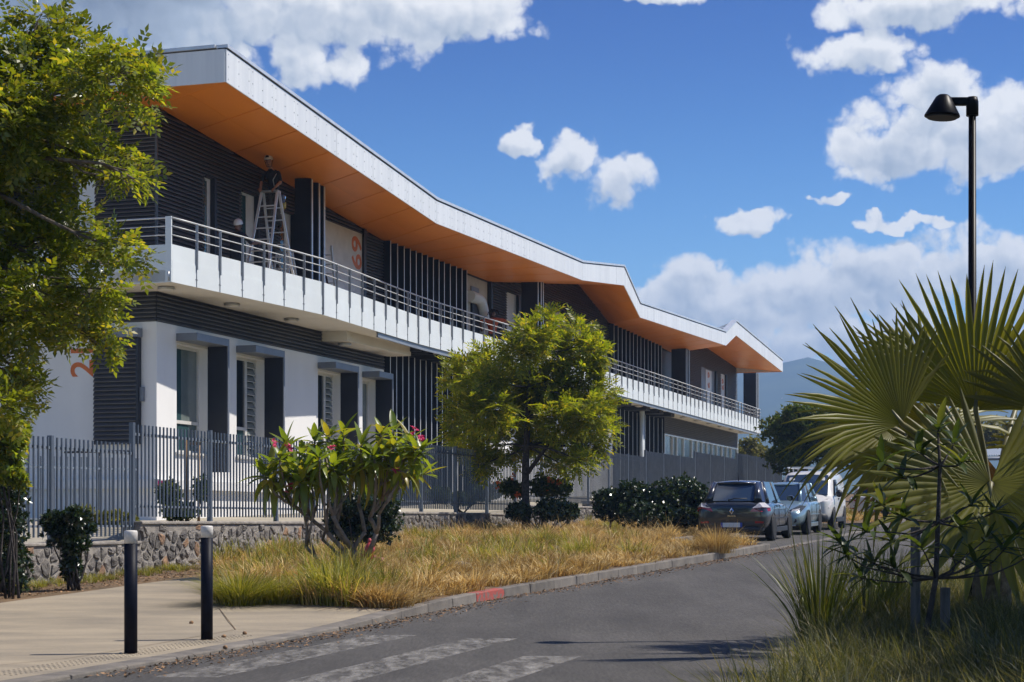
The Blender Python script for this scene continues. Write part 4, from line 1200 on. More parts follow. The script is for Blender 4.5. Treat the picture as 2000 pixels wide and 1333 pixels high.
# ------------------------------------------------------------------ picket fence on the wall
fence = empty('picket_fence', W(30.4, -.16, 1.22), 'grey steel picket fence stepping up along the stone wall', 'fence')
AF = (Vector((FD.x, FD.y, 0)), Vector((FN.x, FN.y, 0)), Vector((0, 0, 1)))
pk = MB(); pk.box((0, 0, 0), (.0125, .0125, .775), AF)
pk_me = pk.mesh('picket'); pk_me.materials.append(MATS['fence_grey'])
npk = 0; far = MB(); PO = -.16
def panel(y0, y1, z, first, last):
    global npk
    L0 = 1.053; ln = (y1 - y0) * L0
    for zz, th in ((z + 1.47, .022), (z + .25, .018)):
        mb = MB(); a, b = W(y0, PO, zz), W(y1, PO, zz)
        mb.box((a + b) / 2, (ln / 2 - .03, .02, th), AF); mb.build('rail', 'fence_rail', fence)
    n = int(round(ln / .128))
    for k in range(1, n):
        y = y0 + (y1 - y0) * k / n; c = W(y, PO + .034, z + .855)
        if npk < 300 and y0 > 26:
            o = bpy.data.objects.new('picket', pk_me); COL.objects.link(o); o.location = c; place(o, fence); npk += 1
        else: far.box(c, (.0125, .0125, .775), AF)
def fpost(y, z0, z1):
    mb = MB(); a = W(y, PO, 0); mb.box((a.x, a.y, (z0 + z1) / 2), (.04, .04, (z1 - z0) / 2), AF); mb.build('post', 'fence_grey', fence, bevel=.005)
fpost(14.0, .7, 2.55)
for a, b, z in STEPS:
    n = max(1, round((b - a) * 1.053 / 2.46))
    for k in range(n):
        y0, y1 = a + (b - a) * k / n, a + (b - a) * (k + 1) / n
        panel(y0, y1, z, k == 0, k == n - 1)
        nz = wtop(y1 + .01) if k == n - 1 else z
        fpost(y1, z - .05, max(z, nz) + 1.66)
o = far.build('picket_run', 'fence_grey', fence); o['kind'] = 'stuff'
# lower fence of the ramp behind the corner
inner = empty('ramp_fence', Vector((-9.4, 33.2, 1.1)), 'lower grey picket fence beside the ramp behind the corner fence', 'fence')
a0, b0 = PX(40, 1030, 34.5), PX(268, 1035, 36.5)
a0.z = terz(34.5); b0.z = terz(36.5); dv = (b0 - a0); dv.z = 0; ln = dv.length; dv.normalize(); nv = Vector((dv.y, -dv.x, 0))
for zz in (1.12, .12):
    mb = MB(); m = (a0 + b0) / 2; m.z += zz; mb.box(m, (ln / 2, .018, .02), (dv, nv, Vector((0, 0, 1)))); mb.build('rail', 'fence_rail', inner)
for k in range(19):
    c = a0.lerp(b0, k / 18); c.z += .68
    w = .035 if k % 9 == 0 else .012
    mb = MB(); mb.box(c, (w, .012, .66), (dv, nv, Vector((0, 0, 1)))); mb.build('post' if k % 9 == 0 else 'picket', 'fence_grey', inner)
hr_ = empty('handrail', PX(440 / 2, 1000, 38.0), 'dark ramp handrail on short posts against the white end wall', 'handrail')
p0, p1 = PX(126, 884, 38.6), PX(262, 881, 38.2)
mb = MB(); mb.tube([p0, p1], .022, 8); mb.build('rail', 'panel_dark', hr_)
for t in (.02, .5, .95):
    p = p0.lerp(p1, t); mb = MB(); mb.tube([p, Vector((p.x, p.y, terz(38) - .02))], .018, 8); mb.build('post', 'panel_dark', hr_)
# ------------------------------------------------------------------ bollards
def bollard(u, v, label, h):
    p = gp(u, v, .035); p.z = zr(p.y) + HK(p.y)
    e = empty('bollard', p, label, 'bollard', 'bollards at the crossing')
    mb = MB(); mb.lathe([(.058, -.02), (.058, h - .118)], p, n=28); mb.build('shaft', 'bollard_navy', e)
    mb = MB(); mb.lathe([(.0595, h - .116), (.0595, h - .014), (.054, h - .003), (.03, h), (.002, h + .001)], p, n=28); mb.build('cap', 'bollard_white', e)
    mb = MB(); mb.lathe([(.085, -.01), (.082, .006), (.060, .008)], p, n=24); mb.build('base_ring', 'soil', e)
bollard(255.5, 1277, 'navy bollard with white cap nearest the left edge', 1.10)
bollard(404, 1250, 'navy bollard with white cap beside the grass tussock', 1.12)
# ------------------------------------------------------------------ street lamp
LY = 18.5
lx = (1899 - CU) / FPX * LY
lb = Vector((lx, LY, zr(LY) + .1))
lamp = empty('street_lamp', lb, 'tall black street lamp with conical shade behind the fan palm', 'street lamp')
ztop = HC + (CV - 196) / FPX * LY
mb = MB(); mb.lathe([(.07, 0), (.068, 1.2), (.046, 1.25), (.037, ztop - .02 - lb.z)], lb, n=18); mb.build('pole', 'lamp_black', lamp)
mb = MB(); mb.lathe([(.062, ztop - .16 - lb.z), (.062, ztop - .02 - lb.z), (.05, ztop + .03 - lb.z)], lb, n=18); mb.build('collar', 'lamp_black', lamp)
hx = (1840 - CU) / FPX * LY; hz0 = HC + (CV - 228) / FPX * LY; hz1 = HC + (CV - 186) / FPX * LY
mb = MB(); mb.box(((hx + lx) / 2 + .01, LY, ztop - .015), ((lx - hx) / 2 + .03, .035, .04)); mb.build('arm', 'lamp_black', lamp, bevel=.01)
tl = Matrix.Rotation(R(4), 4, 'Y')
mb = MB(); c = Vector((hx, LY, hz0))
axs = tuple((tl.to_3x3() @ v) for v in (Vector((1, 0, 0)), Vector((0, 1, 0)), Vector((0, 0, 1))))
mb.lathe([(.155, -.005), (.178, .0), (.178, .012), (.075, hz1 - hz0 - .02), (.05, hz1 - hz0), (.01, hz1 - hz0 + .004)], c, axs, n=32); mb.build('shade', 'lamp_black', lamp)
mb = MB(); mb.lathe([(.15, -.018), (.15, -.007)], c, axs, n=28); mb.build('lens', 'car_black', lamp)
# ------------------------------------------------------------------ hydrant, rock, pink sign
hp = Vector((PX(722, 1085, 29.5).x, 29.5, 0)); hp.z = vz(hp.x, hp.y)
hyd = empty('fire_hydrant', hp, 'red hydrant with faded pink outlets in the grass behind the frangipani', 'hydrant')
mb = MB(); mb.lathe([(.12, 0), (.12, .03), (.07, .05), (.065, .34), (.085, .36), (.085, .40), (.05, .47), (.02, .50)], hp, n=16); mb.build('barrel', 'hydrant_red', hyd)
mb = MB(); mb.lathe([(.045, 0), (.045, .12), (.06, .12), (.06, .17)], hp + Vector((.06, -.02, .24)), (Vector((0, 1, 0)), Vector((.34, 0, .94)), Vector((.94, 0, -.34))), n=14); mb.build('outlet', 'hydrant_faded', hyd)
mb = MB(); mb.lathe([(.04, 0), (.04, .1), (.052, .1), (.052, .14)], hp + Vector((-.05, -.02, .27)), (Vector((0, 1, 0)), Vector((0, 0, 1)), Vector((-1, 0, 0))), n=14); mb.build('outlet', 'hydrant_red', hyd)
mb = MB(); mb.lathe([(.03, .48), (.03, .54), (.012, .56)], hp, n=6); mb.build('operating_nut', 'hydrant_red', hyd)
mb = MB(); mb.tube([hp + Vector((-.15, -.03, .27)), hp + Vector((-.19, -.03, .12)), hp + Vector((-.16, -.03, .02))], .012, 6); mb.build('chain', 'hydrant_red', hyd)
def boulder(name, c, r, mname, label, cat, seed):
    bm = bmesh.new(); bmesh.ops.create_icosphere(bm, subdivisions=3, radius=1)
    rg = random.Random(seed); dirs = [Vector((rg.gauss(0, 1), rg.gauss(0, 1), rg.gauss(0, 1))).normalized() for _ in range(12)]
    for v in bm.verts:
        d = 1.0
        for q in dirs: d -= .16 * max(0, v.co.dot(q) - .55)
        v.co = Vector((v.co.x * r[0], v.co.y * r[1], v.co.z * r[2])) * (d + rg.uniform(-.012, .012)) + Vector(c)
    me = bpy.data.meshes.new(name); bm.to_mesh(me); bm.free()
    for p in me.polygons: p.use_smooth = True
    return tag(link_mesh(name, me, mname), label, cat)
q = Vector((PX(898, 1090, 29).x, 29, 0)); q.z = vz(q.x, q.y) + .08
boulder('boulder', q, (.24, .2, .13), 'stone', 'dark weathered boulder half hidden in the dry grass', 'rock', 4)
sg = empty('sign', PX(320, 945, 41.8), 'small bright pink sign on the white plinth behind the fence', 'sign')
c0 = PX(322, 946, 41.6)
mb = MB(); mb.box(c0, (.16, .01, .085)); mb.build('board', 'sign_pink', sg)
mb = MB()
for k, (dx, w) in enumerate(((-.09, .025), (-.03, .02), (.03, .03), (.09, .02))):
    mb.box(c0 + Vector((dx, -.014, -.01 + .01 * (k % 2))), (w, .003, .028))
mb.build('lettering', 'paint_whiteish', sg)
# ------------------------------------------------------------------ vehicles
def vehicle_frame(pos, heading):
    """matrix: local +x forward, +y left, z up; heading = unit xy vector"""
    h = Vector((heading[0], heading[1], 0)).normalized()
    h.z = 0.018 * (1 if h.y > 0 else -1); h.normalize()
    l = Vector((-h.y, h.x, 0)).normalized(); u = h.cross(l)
    M = Matrix((h, l, u)).transposed().to_4x4(); M.translation = pos
    return M
def vpart(root, M, name, mb, m, sub=0, bevel=0.0, parent=None, smooth=False):
    mb.v = [tuple(M @ Vector(v)) for v in mb.v]
    o = mb.build(name, m, parent or root, bevel=bevel)
    if smooth:
        for p in o.data.polygons: p.use_smooth = True
    if sub:
        sd = o.modifiers.new('sub', 'SUBSURF'); sd.levels = sub; sd.render_levels = sub
    return o
def loft(stations, close=True):
    """stations: list of (x, [(y,z)...]) half profiles from bottom centre to top centre; mirrored"""
    mb = MB(); n = len(stations[0][1]); rows = []
    for x, pr in stations:
        ring = [(x, y, z) for y, z in pr] + [(x, -y, z) for y, z in pr[::-1][1:-1]]
        rows.append(ring)
    m = len(rows[0])
    b = 0
    for r in rows: mb.v += r
    for i in range(len(rows) - 1):
        for k in range(m):
            a, c = i * m + k, i * m + (k + 1) % m
            mb.f.append((a, c, c + m, a + m)); mb.mi.append(0); mb.sm.append(True)
    mb.f.append(tuple(range(m))[::-1]); mb.mi.append(0); mb.sm.append(True)
    e = (len(rows) - 1) * m
    mb.f.append(tuple(e + k for k in range(m))); mb.mi.append(0); mb.sm.append(True)
    return mb
def wheel(root, M, x, y, r, w, side):
    we = empty('wheel', M @ Vector((x, y, r))); place(we, root)
    ax = (Vector((1, 0, 0)), Vector((0, 0, 1)), Vector((0, side, 0)))
    mb = MB(); mb.lathe([(r * .60, -w / 2), (r * .92, -w / 2), (r, -w / 2 + .03), (r, w / 2 - .03), (r * .93, w / 2), (r * .66, w / 2 - .004)], (x, y, r), ax, n=28)
    vpart(root, M, 'tyre', mb, 'tyre', parent=we)
    mb = MB(); mb.lathe([(r * .655, w / 2 - .05), (r * .66, w / 2 - .012), (r * .62, w / 2 - .012), (r * .60, w / 2 - .035), (r * .2, w / 2 - .045), (r * .16, w / 2 - .01), (r * .03, w / 2 - .008)], (x, y, r), ax, n=28)
    for k in range(5):
        a = k * 2 * math.pi / 5
        d = Vector((math.cos(a), 0, math.sin(a))); t = Vector((-math.sin(a), 0, math.cos(a)))
        mb.box(Vector((x, y + side * (w / 2 - .03), r)) + d * r * .38, (r * .27, r * .085, .016), (d, t, Vector((0, 1, 0))))
    vpart(root, M, 'rim', mb, 'wheel_alu', parent=we)
def quadpart(root, M, name, pts, m, th=.012, parent=None):
    p = [Vector(q) for q in pts]; n = (p[1] - p[0]).cross(p[-1] - p[0]).normalized() * th
    mb = MB(); k = len(p); b = 0
    mb.v = [tuple(q + n) for q in p] + [tuple(q - n) for q in p]
    mb.f = [tuple(range(k)), tuple(range(2 * k - 1, k - 1, -1))] + [(i, i + k, (i + 1) % k + k, (i + 1) % k) for i in range(k)]
    mb.mi = [0] * len(mb.f); mb.sm = [False] * len(mb.f)
    return vpart(root, M, name, mb, m, parent=parent)
def cabin(root, M, bot, top, m_body, m_glass, pillar=.05, dark_front=None):
    """greenhouse from plan outlines bot/top (lists of (x, y, z), one half front-centre..rear-centre mirrored later)"""
    pass
def hatchback(name, label, group, pos, heading, paint, glass, Lc=4.3, Wc=1.8, H=1.47, style='megane'):
    M = vehicle_frame(pos, heading); root = empty(name, pos, label, 'car', group)
    hl, hw = Lc / 2, Wc / 2; zs = .22; zb = .93 if style == 'megane' else .90
    def pr(w, z0, zmid, zsh, ztop, wt):
        return [(0, z0), (w * .80, z0), (w * .97, z0 + .10), (w, zmid), (w * .985, zsh), (wt, ztop), (wt * .5, ztop + .015), (0, ztop + .02)]
    st = [(-hl, pr(hw * .80, .34, .55, .74, .86, hw * .62)), (-hl + .06, pr(hw * .93, .26, .56, .80, .93, hw * .74)), (-hl + .35, pr(hw * .985, zs, .58, .86, .96, hw * .84)),
          (-hl + .9, pr(hw, zs, .58, .86, .96, hw * .86)), (-.2, pr(hw, zs, .58, .85, .94, hw * .86)), (.75, pr(hw, zs, .57, .83, .93, hw * .86)),
          (hl - 1.05, pr(hw * .995, zs, .57, .80, .94, hw * .80)), (hl - .5, pr(hw * .965, zs, .55, .74, .82, hw * .74)), (hl - .12, pr(hw * .85, .24, .48, .62, .70, hw * .62)), (hl, pr(hw * .66, .30, .45, .54, .60, hw * .48))]
    vpart(root, M, 'body', loft(st), paint, sub=2)
    # greenhouse: glass shell, painted roof and pillars
    xr, xrt, xft, xf = -hl + .10, -hl + .62, .42, hl - 1.02
    yb, yt = hw * .86, hw * .68; zt = H
    zr0 = zb + .05
    b = [(xr + .12, yb * .78, zr0), (xr + .55, yb * .97, zb), (.55, yb, zb - .01), (xf, yb * .80, zb - .01)]
    t = [(xrt, yt * .86, zt - .07), (xrt + .28, yt * .97, zt - .03), (xft - .1, yt, zt - .03), (xft + .05, yt * .90, zt - .05)]
    mb = MB()
    bb = [(x, y, z) for x, y, z in b] + [(x, -y, z) for x, y, z in b[::-1]]
    tt = [(x, y, z) for x, y, z in t] + [(x, -y, z) for x, y, z in t[::-1]]
    k = len(bb); mb.v = bb + tt
    for i in range(k):
        j = (i + 1) % k; mb.f.append((j, i, i + k, j + k)); mb.mi.append(0); mb.sm.append(False)
    mb.f.append(tuple(range(k, 2 * k))[::-1]); mb.mi.append(0); mb.sm.append(False)
    vpart(root, M, 'window_glass', mb, glass)
    rf = [(xrt - .10, [(0, zt - .10), (yt * .80, zt - .10), (yt * .90, zt - .085), (yt * .5, zt - .055), (0, zt - .045)]),
          (xrt + .15, [(0, zt - .07), (yt * .92, zt - .07), (yt * 1.0, zt - .04), (yt * .55, zt + .0), (0, zt + .01)]),
          ((xrt + xft) / 2, [(0, zt - .06), (yt * .96, zt - .06), (yt * 1.04, zt - .03), (yt * .6, zt + .015), (0, zt + .03)]),
          (xft - .05, [(0, zt - .07), (yt * .94, zt - .07), (yt * 1.0, zt - .04), (yt * .55, zt - .01), (0, zt)]),
          (xft + .12, [(0, zt - .10), (yt * .86, zt - .10), (yt * .92, zt - .08), (yt * .5, zt - .06), (0, zt - .05)])]
    vpart(root, M, 'roof', loft(rf), paint, sub=1)
    for s in (1, -1):
        def P(p, f=1.0): return Vector((p[0], p[1] * s * f, p[2]))
        for (p, q, r0, r1, nm) in ((b[0], t[0], .10, .055, 'c_pillar'), (b[1], t[1], .075, .05, 'c_pillar'), (b[3], t[3], .045, .035, 'a_pillar')):
            mm = MB(); mm.tube([P(p, .985), P(p, .985).lerp(P(q, .985), .5), P(q, .985)], [r0, (r0 + r1) / 2, r1], 8); vpart(root, M, 'pillar', mm, paint)
        mm = MB(); x_ = -.05; mm.tube([Vector((x_, s * yb * .985, zb)), Vector((x_ - .06, s * yt * .985, zt - .04))], .028, 6); vpart(root, M, 'pillar', mm, 'car_black')
        # painted quarter between the two rear pillars
        quadpart(root, M, 'quarter_panel', [P(b[0], 1.005), P(b[1], 1.005), P(t[1], 1.005), P(t[0], 1.005)][::s], paint, .012)
        # mirrors
        mm = MB(); c = Vector((xf - .25, s * (hw + .07), zb + .10)); mm.lathe([(.02, -.07), (.085, -.06), (.10, 0), (.07, .06), (.01, .08)], c, (Vector((0, 1, 0)), Vector((0, 0, .72)), Vector((1, 0, 0))), n=14); mr = vpart(root, M, 'mirror', mm, paint if style != 'megane' else paint)
        mm = MB(); mm.box((xf - .325, s * (hw + .07), zb + .10), (.008, .075, .05)); vpart(root, M, 'mirror_glass', mm, 'car_glass', parent=mr)
        # wheel arches and sill
        for wx in (-hl + .80, hl - .86):
            mm = MB(); mm.lathe([(.36, 0), (.37, .012), (.34, .014), (.33, .0)], (wx, s * hw * .985, .33), (Vector((1, 0, 0)), Vector((0, 0, 1)), Vector((0, s, 0))), n=28); vpart(root, M, 'wheel_arch', mm, 'car_black')
            wheel(root, M, wx, s * (hw - .085), .32, .205, s)
        mm = MB(); mm.box((-.05, s * (hw * .985), .27), (hl - 1.25, .018, .06)); vpart(root, M, 'sill', mm, 'car_black' if style == 'megane' else paint, bevel=.01)
        for hx_ in (.15, -.85):
            mm = MB(); mm.box((hx_, s * (hw * .995 + .012), .84), (.10, .014, .016)); vpart(root, M, 'door_handle', mm, paint, bevel=.006)
        for dx in (-.52, .52, -1.28 if style == 'megane' else -1.15):
            mm = MB(); mm.box((dx, s * hw * .998, .60), (.006, .004, .27)); vpart(root, M, 'door_gap', mm, 'car_black')
        mm = MB(); mm.box((-.3, s * hw * 1.0, .55), (1.25, .012, .022)); vpart(root, M, 'side_trim', mm, paint if style != 'megane' else 'car_black', bevel=.006)
        if style == 'megane':
            e = empty('tail_light', M @ Vector((-hl + .15, s * hw * .8, .8))); place(e, root)
            quadpart(root, M, 'lens', [(-hl - .012, s * hw * .50, .72), (-hl + .02, s * hw * .80, .715), (-hl + .30, s * hw * .995, .73), (-hl + .31, s * hw * .985, .82), (-hl + .02, s * hw * .82, .83), (-hl + .0, s * hw * .56, .80)][::s], 'lamp_red', .016, e)
            quadpart(root, M, 'clear_lens', [(-hl - .002, s * hw * .57, .805), (-hl + .02, s * hw * .82, .835), (-hl + .30, s * hw * .98, .825), (-hl + .22, s * hw * .86, .93), (-hl + .07, s * hw * .73, .925)][::s], 'lamp_clear', .016, e)
            quadpart(root, M, 'reflector', [(-hl + .02, s * hw * .62, .44), (-hl + .06, s * hw * .84, .44), (-hl + .06, s * hw * .84, .49), (-hl + .02, s * hw * .62, .49)][::s], 'lamp_red', .02)
        else:
            e = empty('headlight', M @ Vector((hl - .3, s * hw * .7, .7))); place(e, root)
            quadpart(root, M, 'lens', [(hl - .04, s * hw * .44, .60), (hl - .20, s * hw * .80, .62), (hl - .62, s * hw * .93, .80), (hl - .45, s * hw * .78, .82), (hl - .10, s * hw * .50, .69)][::-s], 'car_glass', .02, e)
            quadpart(root, M, 'bulb', [(hl - .09, s * hw * .52, .63), (hl - .20, s * hw * .74, .65), (hl - .30, s * hw * .78, .73), (hl - .13, s * hw * .55, .69)][::-s], 'lamp_clear', .03, e)
            mm = MB(); mm.lathe([(.055, 0), (.06, .02), (.04, .025), (.01, .024)], (hl - .075, s * hw * .66, .40), (Vector((0, 1, 0)), Vector((0, 0, 1)), Vector((1, 0, 0))), n=14); vpart(root, M, 'fog_light', mm, 'car_black')
    if style == 'megane':
        # rear: hatch line, wiper, emblem, plate, bumper apron, aerial, script
        mm = MB(); mm.box((-hl + .02, 0, .585), (.012, hw * .70, .008)); vpart(root, M, 'hatch_gap', mm, 'car_black')
        mm = MB(); mm.lathe([(.02, 0), (.02, .03)], (xr + .09, .1, zb + .07), (Vector((0, 1, 0)), Vector((0, 0, 1)), Vector((-1, 0, 0))), n=10); mm.tube([(xr + .06, .1, zb + .07), (xr + .06, -.05, zb + .11), (xr + .10, -.34, zb + .10)][::1], .014, 6); vpart(root, M, 'wiper', mm, 'car_black')
        em = MB(); x0 = -hl - .012
        o_, i_ = [(0, .085), (.055, 0), (0, -.085), (-.055, 0)], [(0, .045), (.027, 0), (0, -.045), (-.027, 0)]
        for k in range(4):
            a_, b_, c_, d_ = o_[k], o_[(k + 1) % 4], i_[(k + 1) % 4], i_[k]
            em.face([(x0 - (.0 if q < 2 else .012), y, .735 + z) for q, (y, z) in enumerate((a_, b_, c_, d_))])
        vpart(root, M, 'emblem', em, 'chrome')
        Mt = M @ Matrix.Translation((-hl - .016, 0, .615)) @ Matrix(((0, 0, -1), (-1, 0, 0), (0, 1, 0))).to_4x4()
        text_mesh('model_script', 'MEGANE', .05, 'chrome', root, Mt, .003)
        mm = MB(); mm.box((-hl - .035, 0, .40), (.008, .26, .055)); pl_ = vpart(root, M, 'number_plate', mm, 'plate_car')
        mm = MB(); mm.box((-hl - .037, .235, .40), (.008, .025, .055)); vpart(root, M, 'plate_band', mm, 'plate_blue', parent=pl_)
        mm = MB(); mm.box((-hl - .037, -.235, .40), (.008, .025, .055)); vpart(root, M, 'plate_band', mm, 'plate_blue', parent=pl_)
        ap = [(-hl - .01, [(0, .22), (hw * .6, .22), (hw * .66, .30), (hw * .62, .36), (0, .36)]), (-hl + .12, [(0, .2), (hw * .78, .2), (hw * .86, .28), (hw * .85, .36), (0, .36)])]
        vpart(root, M, 'bumper_apron', loft(ap), 'car_black')
        mm = MB(); mm.tube([(-hl + 1.0, 0, H), (-hl + .88, 0, H + .20)], [.012, .005], 6); vpart(root, M, 'aerial', mm, 'car_black')
        mm = MB(); mm.tube([(xrt - .02, -yt * .72, zt - .07), (xrt - .06, 0, zt - .045), (xrt - .02, yt * .72, zt - .07)], .03, 8); vpart(root, M, 'roof_spoiler', mm, paint)
    else:
        mm = MB(); mm.box((hl - .06, 0, .335), (.05, hw * .36, .055)); vpart(root, M, 'grille', mm, 'car_black', bevel=.03)
        mm = MB(); mm.tube([(hl - .02, -hw * .52, .50), (hl + .01, 0, .47), (hl - .02, hw * .52, .50)], .022, 6); vpart(root, M, 'bumper_trim', mm, 'wheel_alu')
        mm = MB(); mm.tube([(hl - .16, -hw * .66, .265), (hl - .04, -hw * .35, .25), (hl - .02, 0, .25), (hl - .04, hw * .35, .25), (hl - .16, hw * .66, .265)], .025, 6); vpart(root, M, 'bumper_lip', mm, 'wheel_alu')
        em = MB(); em.lathe([(.045, 0), (.05, .012), (.02, .016)], (hl - .035, 0, .62), (Vector((0, 1, 0)), Vector((0, 0, 1)), Vector((1, 0, 0))), n=12); vpart(root, M, 'emblem', em, 'chrome')
        mm = MB(); mm.tube([(.35, 0, H + .02), (.25, 0, H + .16)], [.01, .004], 6); vpart(root, M, 'aerial', mm, 'car_black')
        for sx in (.1, -.9):
            for sy in (.36, -.36):
                mm = MB(); mm.box((sx - .1, sy, 1.0), (.06, .22, .22)); vpart(root, M, 'seat', mm, 'seat_grey', bevel=.05)
    return root
def van(pos, heading):
    M = vehicle_frame(pos, heading)
    root = empty('parked_van', pos, 'white delivery van with roof rack and dark grey bumper, parked last in the row', 'van', 'vehicles parked in the lay-by')
    hl, hw = 2.15, .90
    def pr(w, z0, zt, wt): return [(0, z0), (w * .86, z0), (w, z0 + .12), (w, .75), (w * .99, 1.0), (wt, zt - .10), (wt * .82, zt), (0, zt + .03)]
    st = [(-hl, pr(hw * .9, .3, 1.72, hw * .82)), (-hl + .1, pr(hw * .98, .25, 1.80, hw * .86)), (0, pr(hw, .22, 1.83, hw * .88)), (.65, pr(hw, .22, 1.80, hw * .86)), (1.0, pr(hw, .22, 1.60, hw * .84)),
          (1.36, pr(hw * .99, .22, 1.12, hw * .80)), (1.75, pr(hw * .95, .24, .98, hw * .72)), (2.05, pr(hw * .82, .3, .82, hw * .60)), (hl, pr(hw * .62, .36, .66, hw * .5))]
    vpart(root, M, 'body', loft(st), 'car_white', sub=2)
    quadpart(root, M, 'windscreen', [(1.47, .70, 1.08), (1.52, 0, 1.09), (1.47, -.70, 1.08), (.80, -.64, 1.68), (.86, 0, 1.71), (.80, .64, 1.68)][::-1], 'car_glass_blue', .018)
    for s in (1, -1):
        quadpart(root, M, 'side_window', [(1.20, s * .885, 1.06), (.30, s * .895, 1.06), (.30, s * .80, 1.55), (.72, s * .80, 1.55)][::-s], 'car_glass', .02)
        e = empty('headlight', M @ Vector((1.9, s * .7, .8))); place(e, root)
        quadpart(root, M, 'lens', [(2.02, s * .48, .66), (1.92, s * .78, .68), (1.60, s * .88, .92), (1.72, s * .74, .95), (1.94, s * .54, .84)][::-s], 'lamp_clear', .03, e)
        mm = MB(); c = Vector((1.22, s * 1.02, 1.12)); mm.lathe([(.03, -.06), (.11, -.05), (.12, .02), (.05, .07)], c, (Vector((0, .9, 0)), Vector((0, 0, 1.0)), Vector((1, 0, 0))), n=12); vpart(root, M, 'mirror', mm, 'car_black')
        for wx in (-1.30, 1.40):
            mm = MB(); mm.lathe([(.37, 0), (.38, .012), (.33, .014), (.32, 0)], (wx, s * hw * .985, .34), (Vector((1, 0, 0)), Vector((0, 0, 1)), Vector((0, s, 0))), n=26); vpart(root, M, 'wheel_arch', mm, 'car_black')
            wheel(root, M, wx, s * (hw - .09), .32, .2, s)
        mm = MB(); mm.box((0, s * .90, .30), (.95, .02, .07)); vpart(root, M, 'sill', mm, 'car_black', bevel=.01)
        mm = MB(); mm.box((.35, s * .905, .95), (.09, .014, .02)); vpart(root, M, 'door_handle', mm, 'car_black')
        mm = MB(); mm.tube([(-1.9, s * .66, 1.93), (.5, s * .66, 1.93)], .022, 6); vpart(root, M, 'rack_bar', mm, 'alu_light')
    bp = [(1.86, [(0, .22), (hw * .90, .22), (hw * .97, .35), (hw * .93, .60), (0, .62)]), (2.08, [(0, .22), (hw * .80, .22), (hw * .86, .35), (hw * .80, .60), (0, .62)]), (2.21, [(0, .25), (hw * .55, .25), (hw * .62, .36), (hw * .55, .55), (0, .56)])]
    vpart(root, M, 'bumper', loft(bp), 'car_black', sub=1)
    mm = MB(); mm.box((2.215, 0, .40), (.008, .26, .055)); vpart(root, M, 'number_plate', mm, 'plate_car')
    for x in (-1.7, -.6, .35):
        mm = MB(); mm.box((x, 0, 1.945), (.03, .72, .022)); vpart(root, M, 'rack_bar', mm, 'alu_light')
        for s in (1, -1):
            mm = MB(); mm.tube([(x, s * .66, 1.80), (x, s * .66, 1.93)], .02, 6); vpart(root, M, 'rack_foot', mm, 'alu_light')
    return root
RD = Vector((.305, 1.0)).normalized()
def lay(Yc, off):
    p = Vector((6.34 + .305 * (Yc - 44.2) - off * RD.y, Yc + off * RD.x, 0)); p.z = zr(p.y) + .0; return p
hatchback('parked_car', 'dark grey hatchback seen from behind, first in the parked row', 'vehicles parked in the lay-by', lay(45.55, .86), RD, 'car_grey', 'car_glass_blue', 4.3, 1.81, 1.47, 'megane')
hatchback('parked_car', 'pale blue hatchback facing the camera between dark car and van', 'vehicles parked in the lay-by', lay(51.7, .84), -RD, 'car_blue', 'car_glass_blue', 4.0, 1.68, 1.46, 'front')
van(lay(57.4, .88), -RD)
# cars further up, beyond the verge
q = PX(1730, 985, 73.0); q.z = zr(73.0) + .02
hatchback('parked_car', 'white car with red tail light behind the palm, beyond the van', 'cars further up the street', q, Vector((.55, 1)), 'car_white', 'car_glass', 4.4, 1.8, 1.62, 'megane')
q = PX(1805, 975, 78.0); q.z = zr(78.0) + .02
hatchback('parked_car', 'silver car almost hidden behind the palm fronds', 'cars further up the street', q, Vector((-.5, -1)), 'alu_light', 'car_glass', 4.2, 1.75, 1.5, 'front')
# shelter roof over the car park
sh_ = empty('car_shelter', PX(1930, 960, 82), 'pale corrugated carport roof on thin posts behind the palm', 'shelter')
a, b = PX(1845, 893, 80), PX(2120, 886, 84)
mb = MB(); d = (b - a).normalized(); w = Vector((.2, 6, .5)); n = 60
for k in range(n):
    p, q = a + (b - a) * (k / n), a + (b - a) * ((k + 1) / n); m = (p + q) / 2 + Vector((0, 0, .06))
    mb.face([p, m, m + w, p + w]); mb.face([m, q, q + w, m + w])
mb.build('roof_sheet', 'plate_white', sh_)
mb = MB(); mb.tube([a - Vector((0, 0, .12)), b - Vector((0, 0, .12))], .09, 4); mb.build('gutter', 'post_grey', sh_)
for t in (.0, .42, .85):
    p = a.lerp(b, t) + Vector((0, .3, 0)); mb = MB(); mb.tube([p, Vector((p.x, p.y, zr(p.y)))], .06, 8); mb.build('post', 'post_grey', sh_)
mb = MB(); p, q = PX(1955, 918, 84), PX(2150, 918, 86)
mb.hexa([p, q, q + Vector((0, .1, 0)), p + Vector((0, .1, 0)), p + Vector((0, 0, .45)), q + Vector((0, 0, .45)), q + Vector((0, .1, .45)), p + Vector((0, .1, .45))]); mb.build('back_panel', 'hood_grey', sh_)
